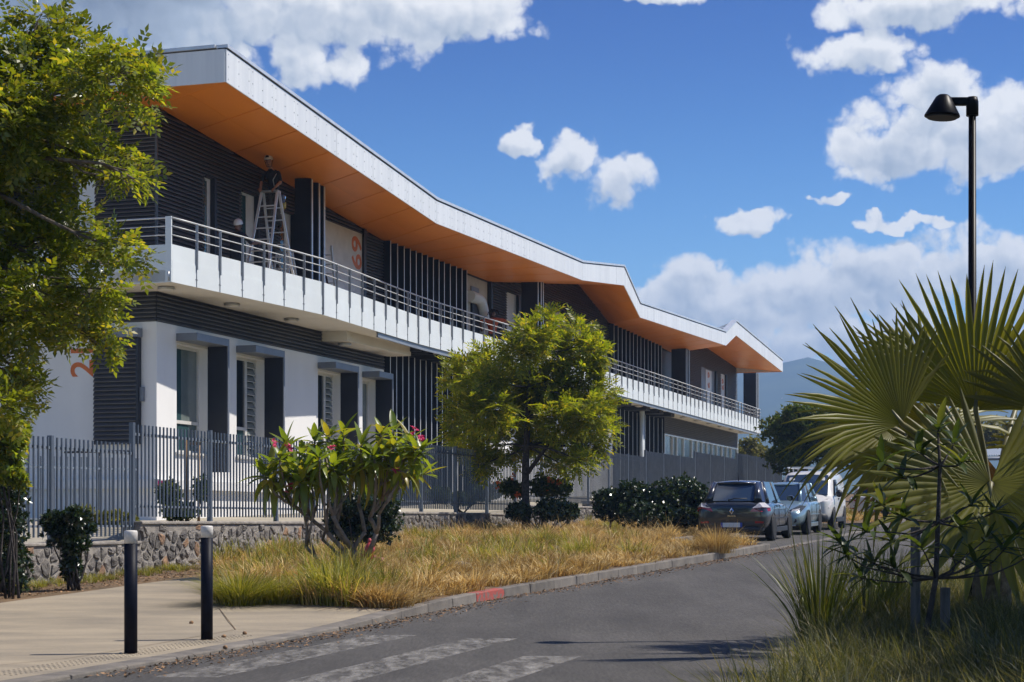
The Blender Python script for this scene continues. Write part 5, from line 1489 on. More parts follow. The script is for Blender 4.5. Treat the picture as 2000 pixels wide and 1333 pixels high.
# ------------------------------------------------------------------ people and ladders on the gallery
def skin_person(name, label, joints, bones, mats_, zones, helper=None):
    """joints: key -> (pos, radius); bones: pairs; one continuous skinned body; zones: bone -> material index"""
    keys = list(joints); idx = {k: i for i, k in enumerate(keys)}
    c0 = Vector(joints['pelvis'][0])
    me = bpy.data.meshes.new('tmp_body')
    me.from_pydata([tuple(Vector(joints[k][0]) - c0) for k in keys], [(idx[a], idx[b]) for a, b in bones], [])
    ob = bpy.data.objects.new('tmp_body', me); COL.objects.link(ob)
    md = ob.modifiers.new('skin', 'SKIN'); md.use_smooth_shade = True; md.branch_smoothing = 0.4
    if not me.skin_vertices: me.skin_vertices.new()
    sv = me.skin_vertices[0].data
    for k in keys:
        r = joints[k][1]
        sv[idx[k]].radius = (r, r) if not isinstance(r, tuple) else r
        sv[idx[k]].use_root = (k == 'pelvis')
    ss_ = ob.modifiers.new('sub', 'SUBSURF'); ss_.levels = 2; ss_.render_levels = 2
    dg = bpy.context.evaluated_depsgraph_get(); dg.update()
    nm = bpy.data.meshes.new_from_object(ob.evaluated_get(dg))
    bpy.data.objects.remove(ob)
    segs = [(Vector(joints[a][0]) - c0, Vector(joints[b][0]) - c0, zones.get((a, b), 0)) for a, b in bones]
    nm.materials.clear()
    for m in mats_: nm.materials.append(MATS[m])
    for p in nm.polygons:
        c = p.center; best = (9e9, 0)
        for a, b, z in segs:
            ab = b - a; t = max(0, min(1, (c - a).dot(ab) / max(1e-9, ab.dot(ab)))); d = (c - (a + ab * t)).length
            if d < best[0]: best = (d, z)
        p.material_index = best[1]; p.use_smooth = True
    nm.name = 'body'
    root = empty(name, (c0.x, c0.y, ZFL), label, 'person')
    o = bpy.data.objects.new('body', nm); COL.objects.link(o); o.location = c0; place(o, root)
    return root
def helmet(root, c, fwd, up, m='helmet_white', r=.125):
    f = fwd.normalized(); u = (up - f * up.dot(f)).normalized(); s = f.cross(u)
    mb = MB(); n = 18; rows = 6; b = 0
    for i in range(rows + 1):
        a = i / rows * R(100)
        for k in range(n):
            t = 2 * math.pi * k / n
            mb.v.append(tuple(c + u * (r * math.cos(a)) + (f * math.cos(t) * 1.12 + s * math.sin(t) * .92) * (r * math.sin(a))))
    for i in range(rows):
        for k in range(n):
            a, d = i * n + k, i * n + (k + 1) % n
            mb.f.append((a, a + n, d + n, d)); mb.mi.append(1 if (k in (0, 1, n - 1) and i < 4 and i > 0) else 0); mb.sm.append(True)
    o = mb.build('helmet', [m, 'cloth_navy'], root)
    mb = MB(); mb.box(c + f * r * 1.12 - u * r * .10, (.03, r * .6, .008), (f, s, u)); mb.build('peak', 'cloth_navy', o)
    mb = MB(); mb.tube([c + s * r * .85 - u * .03, c + s * r * .5 - u * .19 + f * .04, c - s * r * .5 - u * .19 + f * .04, c - s * r * .85 - u * .03], .008, 5); mb.build('chin_strap', 'cloth_navy', o)
    return o
def face(root, c, fwd, up, skin):
    """nose, eyes, mouth, ears as small features set on the head"""
    f = fwd.normalized(); u = (up - f * up.dot(f)).normalized(); s = f.cross(u)
    mb = MB(); mb.lathe([(.003, .0), (.016, -.012), (.018, -.035), (.004, -.042)][::-1], c + f * .098 + u * .012, (s, f, u), n=8); mb.build('nose', skin, root)
    for q in (1, -1):
        mb = MB(); mb.box(c + f * .094 + s * .033 * q + u * .02, (.006, .012, .006), (f, s, u)); mb.build('eye', 'hair_dark', root)
        mb = MB(); mb.lathe([(.004, -.008), (.022, -.004), (.022, .004), (.004, .008)], c + s * .088 * q - u * .005, (f, u, s), n=10); mb.build('ear', skin, root)
    mb = MB(); mb.box(c + f * .094 - u * .05, (.005, .022, .005), (f, s, u)); mb.build('mouth', 'hair_dark', root)
def hand(root, wrist, d, palm_n, skin, curl=.8):
    """palm and five bent fingers"""
    d = d.normalized(); n = (palm_n - d * palm_n.dot(d)).normalized(); s = d.cross(n)
    mb = MB(); mb.box(wrist + d * .045, (.048, .038, .014), (d, s, n)); o = mb.build('palm', skin, root, bevel=.012)
    for k, (off, ln) in enumerate(((-.028, .068), (-.009, .08), (.010, .076), (.028, .06))):
        b = wrist + d * .088 + s * off
        p1 = b + d * ln * .45 + n * ln * .12 * curl; p2 = p1 + (d * (1 - curl) + n * curl).normalized() * ln * .35; p3 = p2 + (n * .8 - d * .5 * curl).normalized() * ln * .3
        mb = MB(); mb.tube([b - d * .01, p1, p2, p3], [.0098, .0095, .009, .007], 7); mb.build('finger', skin, o)
    b = wrist + d * .03 - s * .036; mb = MB(); mb.tube([b, b + d * .03 - s * .022 + n * .01, b + d * .055 - s * .02 + n * .03], [.012, .011, .008], 7); mb.build('thumb', skin, o)
A0, A1, UPV = AX[0], AX[1], Vector((0, 0, 1))      # along the gallery, outward, up
def LP(c, a, o, z): return c + A0 * a + A1 * o + UPV * z
# A-frame ladder, straddling along the gallery
lc = B(s_of(528, .85), .85, ZFL)
lad = empty('step_ladder', lc, 'tall aluminium A-frame step ladder on the gallery', 'ladder')
HT = 2.80
def stile(c, a0, o0, a1, o1, par, h=HT, th=.032):
    p, q = LP(c, a0, o0, 0), LP(c, a1, o1, h)
    d = (q - p).normalized(); x = A0 - d * A0.dot(d); x.normalize(); y = d.cross(x)
    mb = MB(); mb.box((p + q) / 2, (.018, th, (q - p).length / 2), (x, y, d)); mb.build('stile', 'alu_light', par)
    mb = MB(); mb.box(p + UPV * .02, (.03, .03, .025), AX); mb.build('foot', 'car_black', par)
for sg_, nm in ((-1, 'front'), (1, 'rear')):
    for w in (-1, 1): stile(lc, sg_ * .98, w * .33, sg_ * .05, w * .22, lad)
    for k in range(1, 9):
        t = k / 9.3
        p = LP(lc, sg_ * (.98 - .93 * t), -(.33 - .11 * t), HT * t); q = LP(lc, sg_ * (.98 - .93 * t), (.33 - .11 * t), HT * t)
        mb = MB(); mb.box((p + q) / 2, (.03 if sg_ < 0 else .018, (q - p).length / 2, .014), AX); mb.build('rung', 'alu_light', lad)
mb = MB(); mb.box(LP(lc, 0, 0, HT + .005), (.10, .25, .02), AX); mb.build('top_cap', 'alu', lad)
# small second ladder standing behind, and one leaning by the dark fins
lc2 = B(s_of(556, .45), .45, ZFL)
l2 = empty('step_ladder', lc2, 'short aluminium step ladder behind the tall one', 'ladder')
for sg_ in (-1, 1):
    for w in (-1, 1): stile(lc2, sg_ * .55, w * .25, sg_ * .05, w * .2, l2, h=1.5, th=.026)
    for k in range(1, 5):
        t = k / 5.0; c = LP(lc2, sg_ * (.55 - .5 * t), 0, 1.5 * t); mb = MB(); mb.box(c, (.02, .24 - .05 * t, .012), AX); mb.build('rung', 'alu_light', l2)
mb = MB(); mb.box(LP(lc2, 0, 0, 1.5), (.09, .23, .018), AX); mb.build('top_cap', 'alu', l2)
lc3 = B(s_of(640, .5), .5, ZFL)
l3 = empty('leaning_ladder', lc3, 'narrow ladder leaning by the dark fins near the orange number', 'ladder')
for w in (-.17, .17):
    p, q = LP(lc3, .3, w, 0), LP(lc3, -.15, w, 2.05); d = (q - p).normalized(); x = (A0 - d * A0.dot(d)).normalized()
    mb = MB(); mb.box((p + q) / 2, (.014, .028, (q - p).length / 2), (x, d.cross(x), d)); mb.build('stile', 'alu_light', l3)
for k in range(1, 8):
    t = k / 8; mb = MB(); mb.tube([LP(lc3, .3 - .45 * t, -.17, 2.05 * t), LP(lc3, .3 - .45 * t, .17, 2.05 * t)], .014, 6); mb.build('rung', 'alu', l3)
mb = MB(); mb.tube([LP(lc3, .32, .1, .3), LP(lc3, .05, .05, .65), LP(lc3, .1, -.1, 1.25)], .03, 6); mb.build('hanging_strap', 'car_black', l3)
# worker at the top: standing on the rear rungs, leaning over the ladder top, head under the soffit
tp = LP(lc, .06, -.06, .17)
z0 = 1.78
J = {'pelvis': (LP(tp, .28, .02, 2.62), (.15, .13)), 'waist': (LP(tp, .24, .02, 2.80), (.135, .11)), 'chest': (LP(tp, .16, .02, 3.05), (.17, .13)), 'neckb': (LP(tp, .08, .02, 3.22), (.09, .085)),
     'neck': (LP(tp, .00, .02, 3.30), .058), 'head': (LP(tp, -.08, .03, 3.40), (.085, .092)), 'crown': (LP(tp, -.12, .03, 3.50), (.075, .085)),
     'shl': (LP(tp, .13, .20, 3.16), .072), 'ell': (LP(tp, .10, .28, 2.90), .048), 'wrl': (LP(tp, -.10, .20, 2.72), .034),
     'shr': (LP(tp, .13, -.17, 3.16), .072), 'elr': (LP(tp, .08, -.26, 2.92), .048), 'wrr': (LP(tp, -.10, -.20, 2.74), .034),
     'hpl': (LP(tp, .30, .11, 2.55), .105), 'knl': (LP(tp, .22, .13, 2.17), .068), 'anl': (LP(tp, .42, .13, 1.82), .046), 'tol': (LP(tp, .26, .14, 1.77), .04),
     'hpr': (LP(tp, .30, -.09, 2.55), .105), 'knr': (LP(tp, .22, -.11, 2.15), .068), 'anr': (LP(tp, .46, -.11, 1.80), .046), 'tor': (LP(tp, .30, -.12, 1.75), .04)}
BN = [('pelvis', 'waist'), ('waist', 'chest'), ('chest', 'neckb'), ('neckb', 'neck'), ('neck', 'head'), ('head', 'crown'), ('chest', 'shl'), ('shl', 'ell'), ('ell', 'wrl'),
      ('chest', 'shr'), ('shr', 'elr'), ('elr', 'wrr'), ('pelvis', 'hpl'), ('hpl', 'knl'), ('knl', 'anl'), ('anl', 'tol'), ('pelvis', 'hpr'), ('hpr', 'knr'), ('knr', 'anr'), ('anr', 'tor')]
def zones(torso, legs, skin, shoe, sleeve=True):
    z = {}
    for a, b in BN:
        z[(a, b)] = torso
    for b in (('neckb', 'neck'), ('neck', 'head'), ('head', 'crown'), ('ell', 'wrl'), ('elr', 'wrr')): z[b] = skin
    for b in (('pelvis', 'hpl'), ('hpl', 'knl'), ('knl', 'anl'), ('pelvis', 'hpr'), ('hpr', 'knr'), ('knr', 'anr')): z[b] = legs
    z[('anl', 'tol')] = shoe; z[('anr', 'tor')] = shoe
    return z
up1 = skin_person('person', 'worker in dark tee shirt and white helmet perched at the top of the ladder', J, BN, ['cloth_navy', 'cloth_grey', 'skin_light', 'tyre'], zones(0, 1, 2, 3))
hc = J['head'][0]; fw = (-A0 - UPV * .5 + A1 * .25)
helmet(up1, LP(hc, -.02, .0, .065), -A0 * 1 + A1 * .3 - UPV * .25, UPV - A0 * .3)
face(up1, hc, fw, UPV - A0 * .4, 'skin_light')
hand(up1, J['wrl'][0], Vector(J['wrl'][0] - J['ell'][0]), -UPV, 'skin_light'); hand(up1, J['wrr'][0], Vector(J['wrr'][0] - J['elr'][0]), -UPV, 'skin_light')
mb = MB(); mb.tube([LP(tp, .28 + .155 * math.cos(t), .02 + .165 * math.sin(t), 2.68) for t in np.linspace(0, 2 * math.pi, 17)], .022, 6); mb.build('harness_belt', 'car_black', up1)
for a_, o_, z_, m_, r_ in ((.30, .24, 2.50, 'pouch_blue', (.06, .05, .11)), (.42, .20, 2.36, 'pouch_yellow', (.07, .06, .09)), (.52, .10, 2.34, 'pouch_yellow', (.06, .06, .10)), (.46, .22, 2.56, 'chrome', (.03, .03, .06))):
    mb = MB(); c = LP(tp, a_, o_, z_); mb.box(c, r_, (A0, A1, UPV)); mb.build('tool_pouch', m_, up1, bevel=.03, seg=3)
mb = MB(); mb.tube([J['shl'][0] + UPV * .05, LP(tp, .02, .10, 2.95), LP(tp, .14, .1, 2.7)], .014, 5); mb.build('harness_strap', 'alu', up1)
# worker holding the ladder from the near side
bp_ = B(s_of(461, .75), .75, ZFL)
def LQ(a, o, z): return LP(bp_, a, o, z)
J2 = {'pelvis': (LQ(-.02, 0, .95), (.15, .12)), 'waist': (LQ(0, 0, 1.12), (.14, .11)), 'chest': (LQ(.04, 0, 1.36), (.17, .13)), 'neckb': (LQ(.05, 0, 1.50), (.09, .085)), 'neck': (LQ(.07, 0, 1.57), .058),
      'head': (LQ(.10, .01, 1.67), (.085, .092)), 'crown': (LQ(.09, .01, 1.77), (.075, .085)),
      'shl': (LQ(.05, -.19, 1.44), .072), 'ell': (LQ(.32, -.22, 1.30), .047), 'wrl': (LQ(.66, -.16, 1.50), .034),
      'shr': (LQ(.05, .19, 1.44), .072), 'elr': (LQ(.34, .24, 1.26), .047), 'wrr': (LQ(.80, .24, 1.34), .034),
      'hpl': (LQ(-.02, -.10, .88), .105), 'knl': (LQ(.06, -.12, .48), .07), 'anl': (LQ(-.04, -.12, .09), .048), 'tol': (LQ(.12, -.13, .045), .04),
      'hpr': (LQ(-.02, .10, .88), .105), 'knr': (LQ(.04, .13, .48), .07), 'anr': (LQ(-.10, .14, .09), .048), 'tor': (LQ(.06, .15, .045), .04)}
up2 = skin_person('person', 'worker in black shirt and white helmet holding the foot of the ladder', J2, BN, ['cloth_navy', 'cloth_navy', 'skin_brown', 'tyre'], zones(0, 1, 2, 3))
helmet(up2, J2['head'][0] + UPV * .06, A0 + UPV * .35, UPV - A0 * .3)
face(up2, J2['head'][0], A0 + UPV * .3, UPV, 'skin_brown')
hand(up2, J2['wrl'][0], Vector(J2['wrl'][0] - J2['ell'][0]), A1, 'skin_brown'); hand(up2, J2['wrr'][0], Vector(J2['wrr'][0] - J2['elr'][0]), -A1, 'skin_brown')
# person in orange with raised elbows further along
op = B(s_of(962, .55), .55, ZFL)
def LO(a, o, z): return LP(op, a, o, z)
J3 = {'pelvis': (LO(0, 0, .98), (.16, .13)), 'waist': (LO(0, 0, 1.15), (.16, .12)), 'chest': (LO(0, 0, 1.42), (.20, .14)), 'neckb': (LO(0, 0, 1.56), (.10, .09)), 'neck': (LO(.02, .0, 1.63), .06),
      'head': (LO(.05, .02, 1.73), (.09, .095)), 'crown': (LO(.06, .02, 1.83), (.08, .085)),
      'shl': (LO(-.06, -.22, 1.52), .085), 'ell': (LO(-.10, -.44, 1.46), .062), 'wrl': (LO(-.02, -.42, 1.24), .036),
      'shr': (LO(-.02, .22, 1.52), .085), 'elr': (LO(.06, .46, 1.47), .062), 'wrr': (LO(.32, .50, 1.38), .036),
      'hpl': (LO(0, -.11, .9), .11), 'knl': (LO(.02, -.12, .48), .072), 'anl': (LO(-.02, -.12, .09), .05), 'tol': (LO(.12, -.12, .045), .042),
      'hpr': (LO(0, .11, .9), .11), 'knr': (LO(.02, .12, .48), .072), 'anr': (LO(-.02, .12, .09), .05), 'tor': (LO(.12, .12, .045), .042)}
up3 = skin_person('person', 'person in orange shirt with dark hair and elbows out on the gallery', J3, BN, ['cloth_orange', 'cloth_grey', 'skin_brown', 'tyre'], zones(0, 1, 2, 3))
face(up3, J3['head'][0], A0 * .8 - A1 * .6, UPV, 'skin_brown')
hand(up3, J3['wrl'][0], -UPV + A0 * .4, A0, 'skin_brown'); hand(up3, J3['wrr'][0], Vector(J3['wrr'][0] - J3['elr'][0]), -UPV, 'skin_brown')
rg = random.Random(9); mb = MB()
for k in range(46):
    th, ph = rg.uniform(0, 6.28), rg.uniform(.0, 1.5)
    d = Vector((math.cos(th) * math.sin(ph), math.sin(th) * math.sin(ph), math.cos(ph)))
    c = J3['head'][0] + UPV * .05 + d * .085
    e = c + d * .06 + Vector((rg.uniform(-.04, .04), rg.uniform(-.04, .04), -.02)); e2 = e + Vector((d.x * .05, d.y * .05, -.10))
    mb.tube([c, e, e2], [.018, .017, .011], 5)
mb.build('hair', 'hair_dark', up3)
# ------------------------------------------------------------------ plants
def leaf_diamond(L_, w, fold=.12, curve=.08):
    return np.array([[0, 0, 0], [L_ * .45, w / 2, fold * w], [L_, 0, -curve * L_], [L_ * .45, -w / 2, fold * w]])
def tmpl_pinnate(pairs, L_, ll, lw, rng):
    V = []
    for i in range(pairs):
        x = L_ * (i + .6) / pairs
        for sd in (1, -1):
            a = math.radians(rng.uniform(48, 68)) * sd
            d = leaf_diamond(ll * rng.uniform(.8, 1.1) * (1 - .25 * abs(i / pairs - .45)), lw)
            c, s = math.cos(a), math.sin(a); t = rng.uniform(-.35, .35)
            q = d.copy(); q[:, 2] += q[:, 1] * t
            r = np.stack([q[:, 0] * c - q[:, 1] * s, q[:, 0] * s + q[:, 1] * c, q[:, 2]], 1)
            r[:, 0] += x; r[:, 2] += -.18 * L_ * (x / L_) ** 2
            V.append(r)
    d = leaf_diamond(ll, lw); d[:, 0] += L_; d[:, 2] -= .18 * L_; V.append(d)
    return np.concatenate(V)
def tmpl_rosette(n, ll, lw, rng, elev=(10, 70)):
    V = []
    for i in range(n):
        a = 2 * math.pi * i / n + rng.uniform(-.4, .4); e = math.radians(rng.uniform(*elev))
        d = leaf_diamond(ll * rng.uniform(.75, 1.1), lw)
        x, y, z = d[:, 0], d[:, 1], d[:, 2]
        xr_, zr_ = x * math.cos(e) - z * math.sin(e), x * math.sin(e) + z * math.cos(e)
        V.append(np.stack([zr_, xr_ * math.cos(a) - y * math.sin(a), xr_ * math.sin(a) + y * math.cos(a)], 1))
    return np.concatenate(V)
def frames(dirs, rng):
    """random roll about each direction, biased so that leaf faces look up"""
    d = dirs / np.linalg.norm(dirs, axis=1, keepdims=True)
    up = np.tile(np.array([0, 0, 1.0]), (len(d), 1)) + rng.normal(0, .55, d.shape)
    y = np.cross(up, d); y /= np.maximum(1e-6, np.linalg.norm(y, axis=1, keepdims=True))
    z = np.cross(d, y)
    return np.stack([d, y, z], 2)          # columns
def scatter(name, pos, dirs, tmpls, scales, material, parent, rng):
    Rm = frames(dirs, rng); VV = []; pick = rng.integers(0, len(tmpls), len(pos))
    for k, T in enumerate(tmpls):
        m = pick == k
        if not m.any(): continue
        P = np.einsum('nij,vj->nvi', Rm[m], T) * scales[m][:, None, None] + pos[m][:, None, :]
        VV.append(P.reshape(-1, 3))
    V = np.concatenate(VV); F = np.arange(len(V)).reshape(-1, 4)
    return np_mesh(name, V, F, material, parent)
def clump_points(clumps, n, rng, shell=.45, down=.35):
    c = np.array(clumps, dtype=float); w = (c[:, 3] * c[:, 4] * c[:, 5]) ** (2 / 3); w /= w.sum()
    cnt = rng.multinomial(n, w); P, D = [], []
    for row, k in zip(c, cnt):
        d = rng.normal(0, 1, (k, 3)); d /= np.linalg.norm(d, axis=1, keepdims=True)
        r = rng.uniform(0, 1, k) ** shell * (1 + rng.normal(0, .10, k))
        P.append(row[:3] + d * row[3:6] * r[:, None])
        o = d * np.array([1, 1, .7]) + rng.normal(0, .45, (k, 3)); o[:, 2] += .15 - down * rng.uniform(0, 1, k)
        D.append(o)
    return np.concatenate(P), np.concatenate(D)
def px_clumps(lst, Y, dep=.8, rng=None, jit=.8):
    out = []
    for (u, v, ru, rv) in lst:
        y = Y + (rng.uniform(-jit, jit) if rng is not None else 0); p = PX(u, v, y); k = y / FPX
        out.append((p.x, p.y, p.z, ru * k, (ru + rv) / 2 * k * dep, rv * k))
    return out
def bend(a, b, rng, amt=.12, n=5, sag=0):
    a, b = Vector(a), Vector(b); L_ = (b - a).length; pts = []
    off = Vector((rng.normal(0, amt), rng.normal(0, amt), rng.normal(0, amt * .5))) * L_
    for i in range(n + 1):
        t = i / n; p = a.lerp(b, t) + off * math.sin(t * math.pi) * .6 + Vector((0, 0, sag * L_ * math.sin(t * math.pi)))
        if 0 < i < n: p += Vector((rng.normal(0, .015), rng.normal(0, .015), rng.normal(0, .01))) * L_
        pts.append(p)
    return pts
def grow(mb, trunk_pts, trunk_r, clumps, rng, r_tip=.012, twigs=5, twig_r=.008):
    mb.tube(trunk_pts, trunk_r, 10)
    tops = trunk_pts[max(1, len(trunk_pts) // 2):]
    for c in clumps:
        p = Vector(c[:3]); s = min(tops, key=lambda q: (q - p).length + rng.uniform(0, .4))
        r0 = trunk_r[trunk_pts.index(s)] * .55
        pts = bend(s, p, rng, .10, 6, .04); mb.tube(pts, [r0 + (r_tip - r0) * (i / 6) ** .7 for i in range(7)], 7)
        for k in range(twigs):
            d = Vector(rng.normal(0, 1, 3)).normalized(); e = p + Vector((d.x * c[3], d.y * c[4], d.z * c[5])) * .85
            q = pts[int(rng.integers(3, 7))]; mb.tube(bend(q, e, rng, .12, 3), [r_tip, r_tip * .8, twig_r, twig_r * .5], 5)
rgn = np.random.default_rng(21)
# --- big tree at the left edge
CL = [(75, 40, 52, 30), (45, 112, 70, 42), (150, 105, 85, 48), (225, 150, 78, 52), (285, 150, 34, 24), (272, 205, 36, 22), (95, 190, 105, 65), (15, 255, 80, 85), (110, 290, 90, 55), (200, 325, 75, 38), (262, 350, 32, 20),
      (55, 385, 85, 65), (135, 445, 66, 36), (205, 478, 60, 22), (255, 512, 36, 22), (80, 515, 95, 62), (175, 575, 62, 42), (35, 605, 85, 75), (105, 622, 75, 40), (205, 662, 28, 28), (185, 630, 45, 30), (20, 712, 50, 52), (45, 755, 34, 30), (5, 792, 40, 42),
      (-120, 300, 150, 200), (-140, 560, 140, 180), (-260, 420, 140, 240), (-100, 120, 110, 90)]
cl = px_clumps(CL, 20.0, .9, rgn, .9)
tb_ = Vector((-7.1, 20.4, vz(-7.1, 20.4) - .05))
tree = empty('broadleaf_tree', tb_, 'large leafy tree at the left edge, branches reaching across the end wall', 'tree')
mb = MB(); tp_ = bend(tb_, PX(-150, 520, 20.2), rgn, .05, 6); tp_ += [tp_[-1] + (PX(-100, 260, 20.0) - tp_[-1]) * t for t in (.35, .7, 1.0)]
grow(mb, tp_, [.17, .16, .15, .145, .135, .13, .12, .10, .085, .06], cl, rgn, .014, 5)
mb.build('trunk', 'bark_grey', tree)
P_, D_ = clump_points(cl, 7400, rgn, .5, .5)
T_ = [tmpl_pinnate(4, .20, .088, .042, rgn) for _ in range(6)]
scatter('crown', P_, D_, T_, rgn.uniform(.75, 1.25, len(P_)), 'leaf_tree', tree, rgn)
# --- street tree in the middle
CM = [(1062, 634, 30, 30), (1040, 660, 34, 26), (1128, 662, 40, 36), (1160, 690, 28, 34), (1010, 690, 40, 28), (1085, 700, 40, 34), (960, 705, 40, 24), (915, 712, 36, 20), (890, 735, 22, 22), (940, 752, 46, 28), (1010, 750, 50, 36), (1075, 760, 52, 40), (1140, 745, 40, 40), (1176, 775, 24, 34),
      (900, 795, 30, 26), (955, 805, 50, 34), (1020, 815, 52, 38), (1090, 815, 50, 40), (1150, 812, 40, 38), (1184, 835, 18, 24), (893, 838, 20, 18), (925, 862, 40, 26), (985, 870, 42, 28), (1110, 868, 40, 26), (1150, 870, 30, 26), (1050, 868, 34, 22), (948, 905, 26, 20), (1095, 908, 26, 16), (1135, 905, 20, 18)]
cm = [(x, y, z, a * .95, b * .95, c * .95) for x, y, z, a, b, c in px_clumps(CM, 46.0, 1.0, rgn, 1.4)]
mb_ = Vector((PX(1028, 1000, 46).x, 46.0, 0)); mb_.z = vz(mb_.x, 46.0) - .05
tree = empty('street_tree', mb_, 'round young street tree with feathery leaves in front of the fence', 'tree')
mb = MB(); top = PX(1035, 800, 46)
tp_ = [mb_ + (PX(1026, 930, 46) - mb_) * t for t in (0, .4, .8, 1.0)]; tp_ += [tp_[-1].lerp(PX(1035, 700, 46), t) for t in (.25, .5, .75, 1.0)]
grow(mb, tp_, [.13, .115, .105, .10, .085, .07, .05, .03], cm, rgn, .014, 4)
mb.tube([PX(1030, 925, 46), PX(1055, 890, 45.9), PX(1085, 850, 45.8)], [.06, .05, .03], 7)
mb.build('trunk', 'bark_dark', tree)
P_, D_ = clump_points(cm, 4000, rgn, .55, .45)
T_ = [tmpl_pinnate(5, .32, .15, .050, rgn) for _ in range(6)]
scatter('crown', P_, D_, T_, rgn.uniform(.7, 1.2, len(P_)), 'leaf_neem', tree, rgn)
# --- shrubs
def shrub(name, label, lst, Y, n, leaf, material, base=None, stems=7, cat='shrub', group=None, jit=.25, T=None, dep=.9, sc=(.75, 1.2), bark='bark_dark', bz=None):
    c = px_clumps(lst, Y, dep, rgn, jit)
    cx = sum(q[0] for q in c) / len(c); b = Vector((cx, Y, bz if bz is not None else vz(cx, Y))) if base is None else base
    e = empty(name, b, label, cat, group); mb = MB()
    for q in c:
        for k in range(max(1, stems // len(c))):
            d = Vector(rgn.normal(0, .45, 3)); t = Vector((q[0] + d.x * q[3], q[1] + d.y * q[4], q[2] + d.z * q[5]))
            s = b + Vector((rgn.normal(0, .06), rgn.normal(0, .06), -.03))
            if abs(q[0] - b.x) > .8: s = Vector((q[0], q[1], b.z - .03))
            mb.tube(bend(s, t, rgn, .08, 4), [.02, .017, .013, .010, .006], 6)
    mb.build('stems', bark, e)
    P_, D_ = clump_points(c, n, rgn, .4, .2)
    T_ = T or [tmpl_rosette(6, leaf, leaf * .5, rgn) for _ in range(5)]
    scatter('foliage', P_, D_, T_, rgn.uniform(*sc, len(P_)), material, e, rgn)
    return e
def vb(u, Y): return vz((u - CU) / FPX * Y, Y)
shrub('shrub', 'small dark glossy bush with bare stems against the low stone wall', [(105, 1018, 26, 16), (150, 1008, 28, 15), (172, 1030, 16, 12), (125, 1045, 36, 26), (148, 1060, 26, 26), (140, 1100, 18, 34)], 26.0, 760, .085, 'leaf_dark', bz=vb(135, 26.0), stems=12, jit=.1)
shrub('shrub', 'tall leafy shrub cut off by the left edge, dark below', [(20, 960, 34, 60), (10, 1030, 45, 60), (18, 1100, 40, 50), (15, 1140, 36, 36), (-50, 1000, 70, 120)], 25.0, 2000, .075, 'leaf_dark', bz=vb(0, 25.0), stems=12, jit=.15)
shrub('shrub', 'yellow-green shrub tip hanging beneath the big tree at the left edge', [(22, 850, 30, 40), (5, 900, 35, 45), (38, 935, 18, 22)], 24.4, 620, .10, 'leaf_frangipani', bz=vb(0, 24.4), stems=6, jit=.1)
shrub('shrub', 'round dark glossy shrub behind the frangipani stems', [(690, 985, 48, 28), (740, 990, 46, 34), (715, 1030, 70, 34), (660, 1020, 28, 26)], 33.0, 1500, .085, 'leaf_dark', bz=vb(715, 33.0), stems=10, jit=.2)
shrub('shrub', 'dark shrub with ferny tops at the foot of the street tree', [(1015, 1000, 28, 16), (1075, 995, 32, 20), (1108, 1000, 22, 18)], 45.0, 900, .10, 'leaf_dark', bz=vb(1060, 45.0), stems=9, jit=.3)
e = shrub('flowering_shrub', 'loose green shrub with small orange-red flowers behind the street tree', [(1000, 955, 24, 18), (1060, 950, 30, 20), (1095, 955, 20, 16)], 46.8, 420, .12, 'leaf_far', bz=vb(1060, 46.8), stems=9, jit=.2)
for u, v in ((1003, 930), (1073, 938), (1088, 942), (1012, 968), (1068, 955), (968, 948)):
    P_ = np.array([PX(u, v, 46.5)]) + rgn.normal(0, .05, (7, 3)); scatter('flower', P_, rgn.normal(0, 1, (7, 3)), [tmpl_rosette(5, .06, .04, rgn)], np.full(7, 1.0), 'petal_orange', e, rgn)
shrub('hedge', 'dark glossy hedge between the street tree and the parked cars', [(1190, 985, 34, 32), (1235, 972, 40, 34), (1290, 975, 42, 34), (1335, 965, 36, 34), (1368, 980, 22, 36), (1260, 1005, 60, 26), (1340, 1005, 46, 24)], 46.6, 4200, .105, 'leaf_dark', bz=vb(1275, 46.6), stems=21, cat='hedge', jit=.35)
shrub('shrub', 'staked young shrub behind the picket fence, before the white wall', [(330, 965, 24, 26), (352, 1000, 34, 16), (392, 955, 12, 28)], 34.0, 420, .10, 'leaf_far', bz=terz(34) - .02, stems=7, jit=.15)
sup = empty('plant_stake', PX(376, 1015, 34.2), 'two timber stakes with a crossbar tied to the young shrub', 'stake')
for u, v0 in ((365, 858), (388, 866)):
    p = PX(u, v0, 34.2); mb = MB(); mb.tube([Vector((p.x, p.y, terz(34) - .05)), p], .028, 8); mb.build('stake', 'timber', sup)
a, b = PX(371, 867, 34.15), PX(394, 867, 34.15); mb = MB(); mb.box((a + b) / 2, ((b - a).length / 2, .02, .028)); mb.build('crossbar', 'timber', sup)
shrub('shrub', 'low yellow-green weeds behind the corner fence panel', [(170, 1010, 20, 16), (215, 1020, 34, 18), (250, 1025, 20, 18)], 33.4, 330, .12, 'grass_green', bz=terz(33.4), stems=9, jit=.2)
shrub('shrub', 'patch of low plants behind the fence beyond the frangipani', [(860, 965, 30, 12), (900, 975, 40, 12), (950, 960, 30, 16)], 50.0, 420, .12, 'leaf_far', bz=terz(50), stems=6, jit=.4)
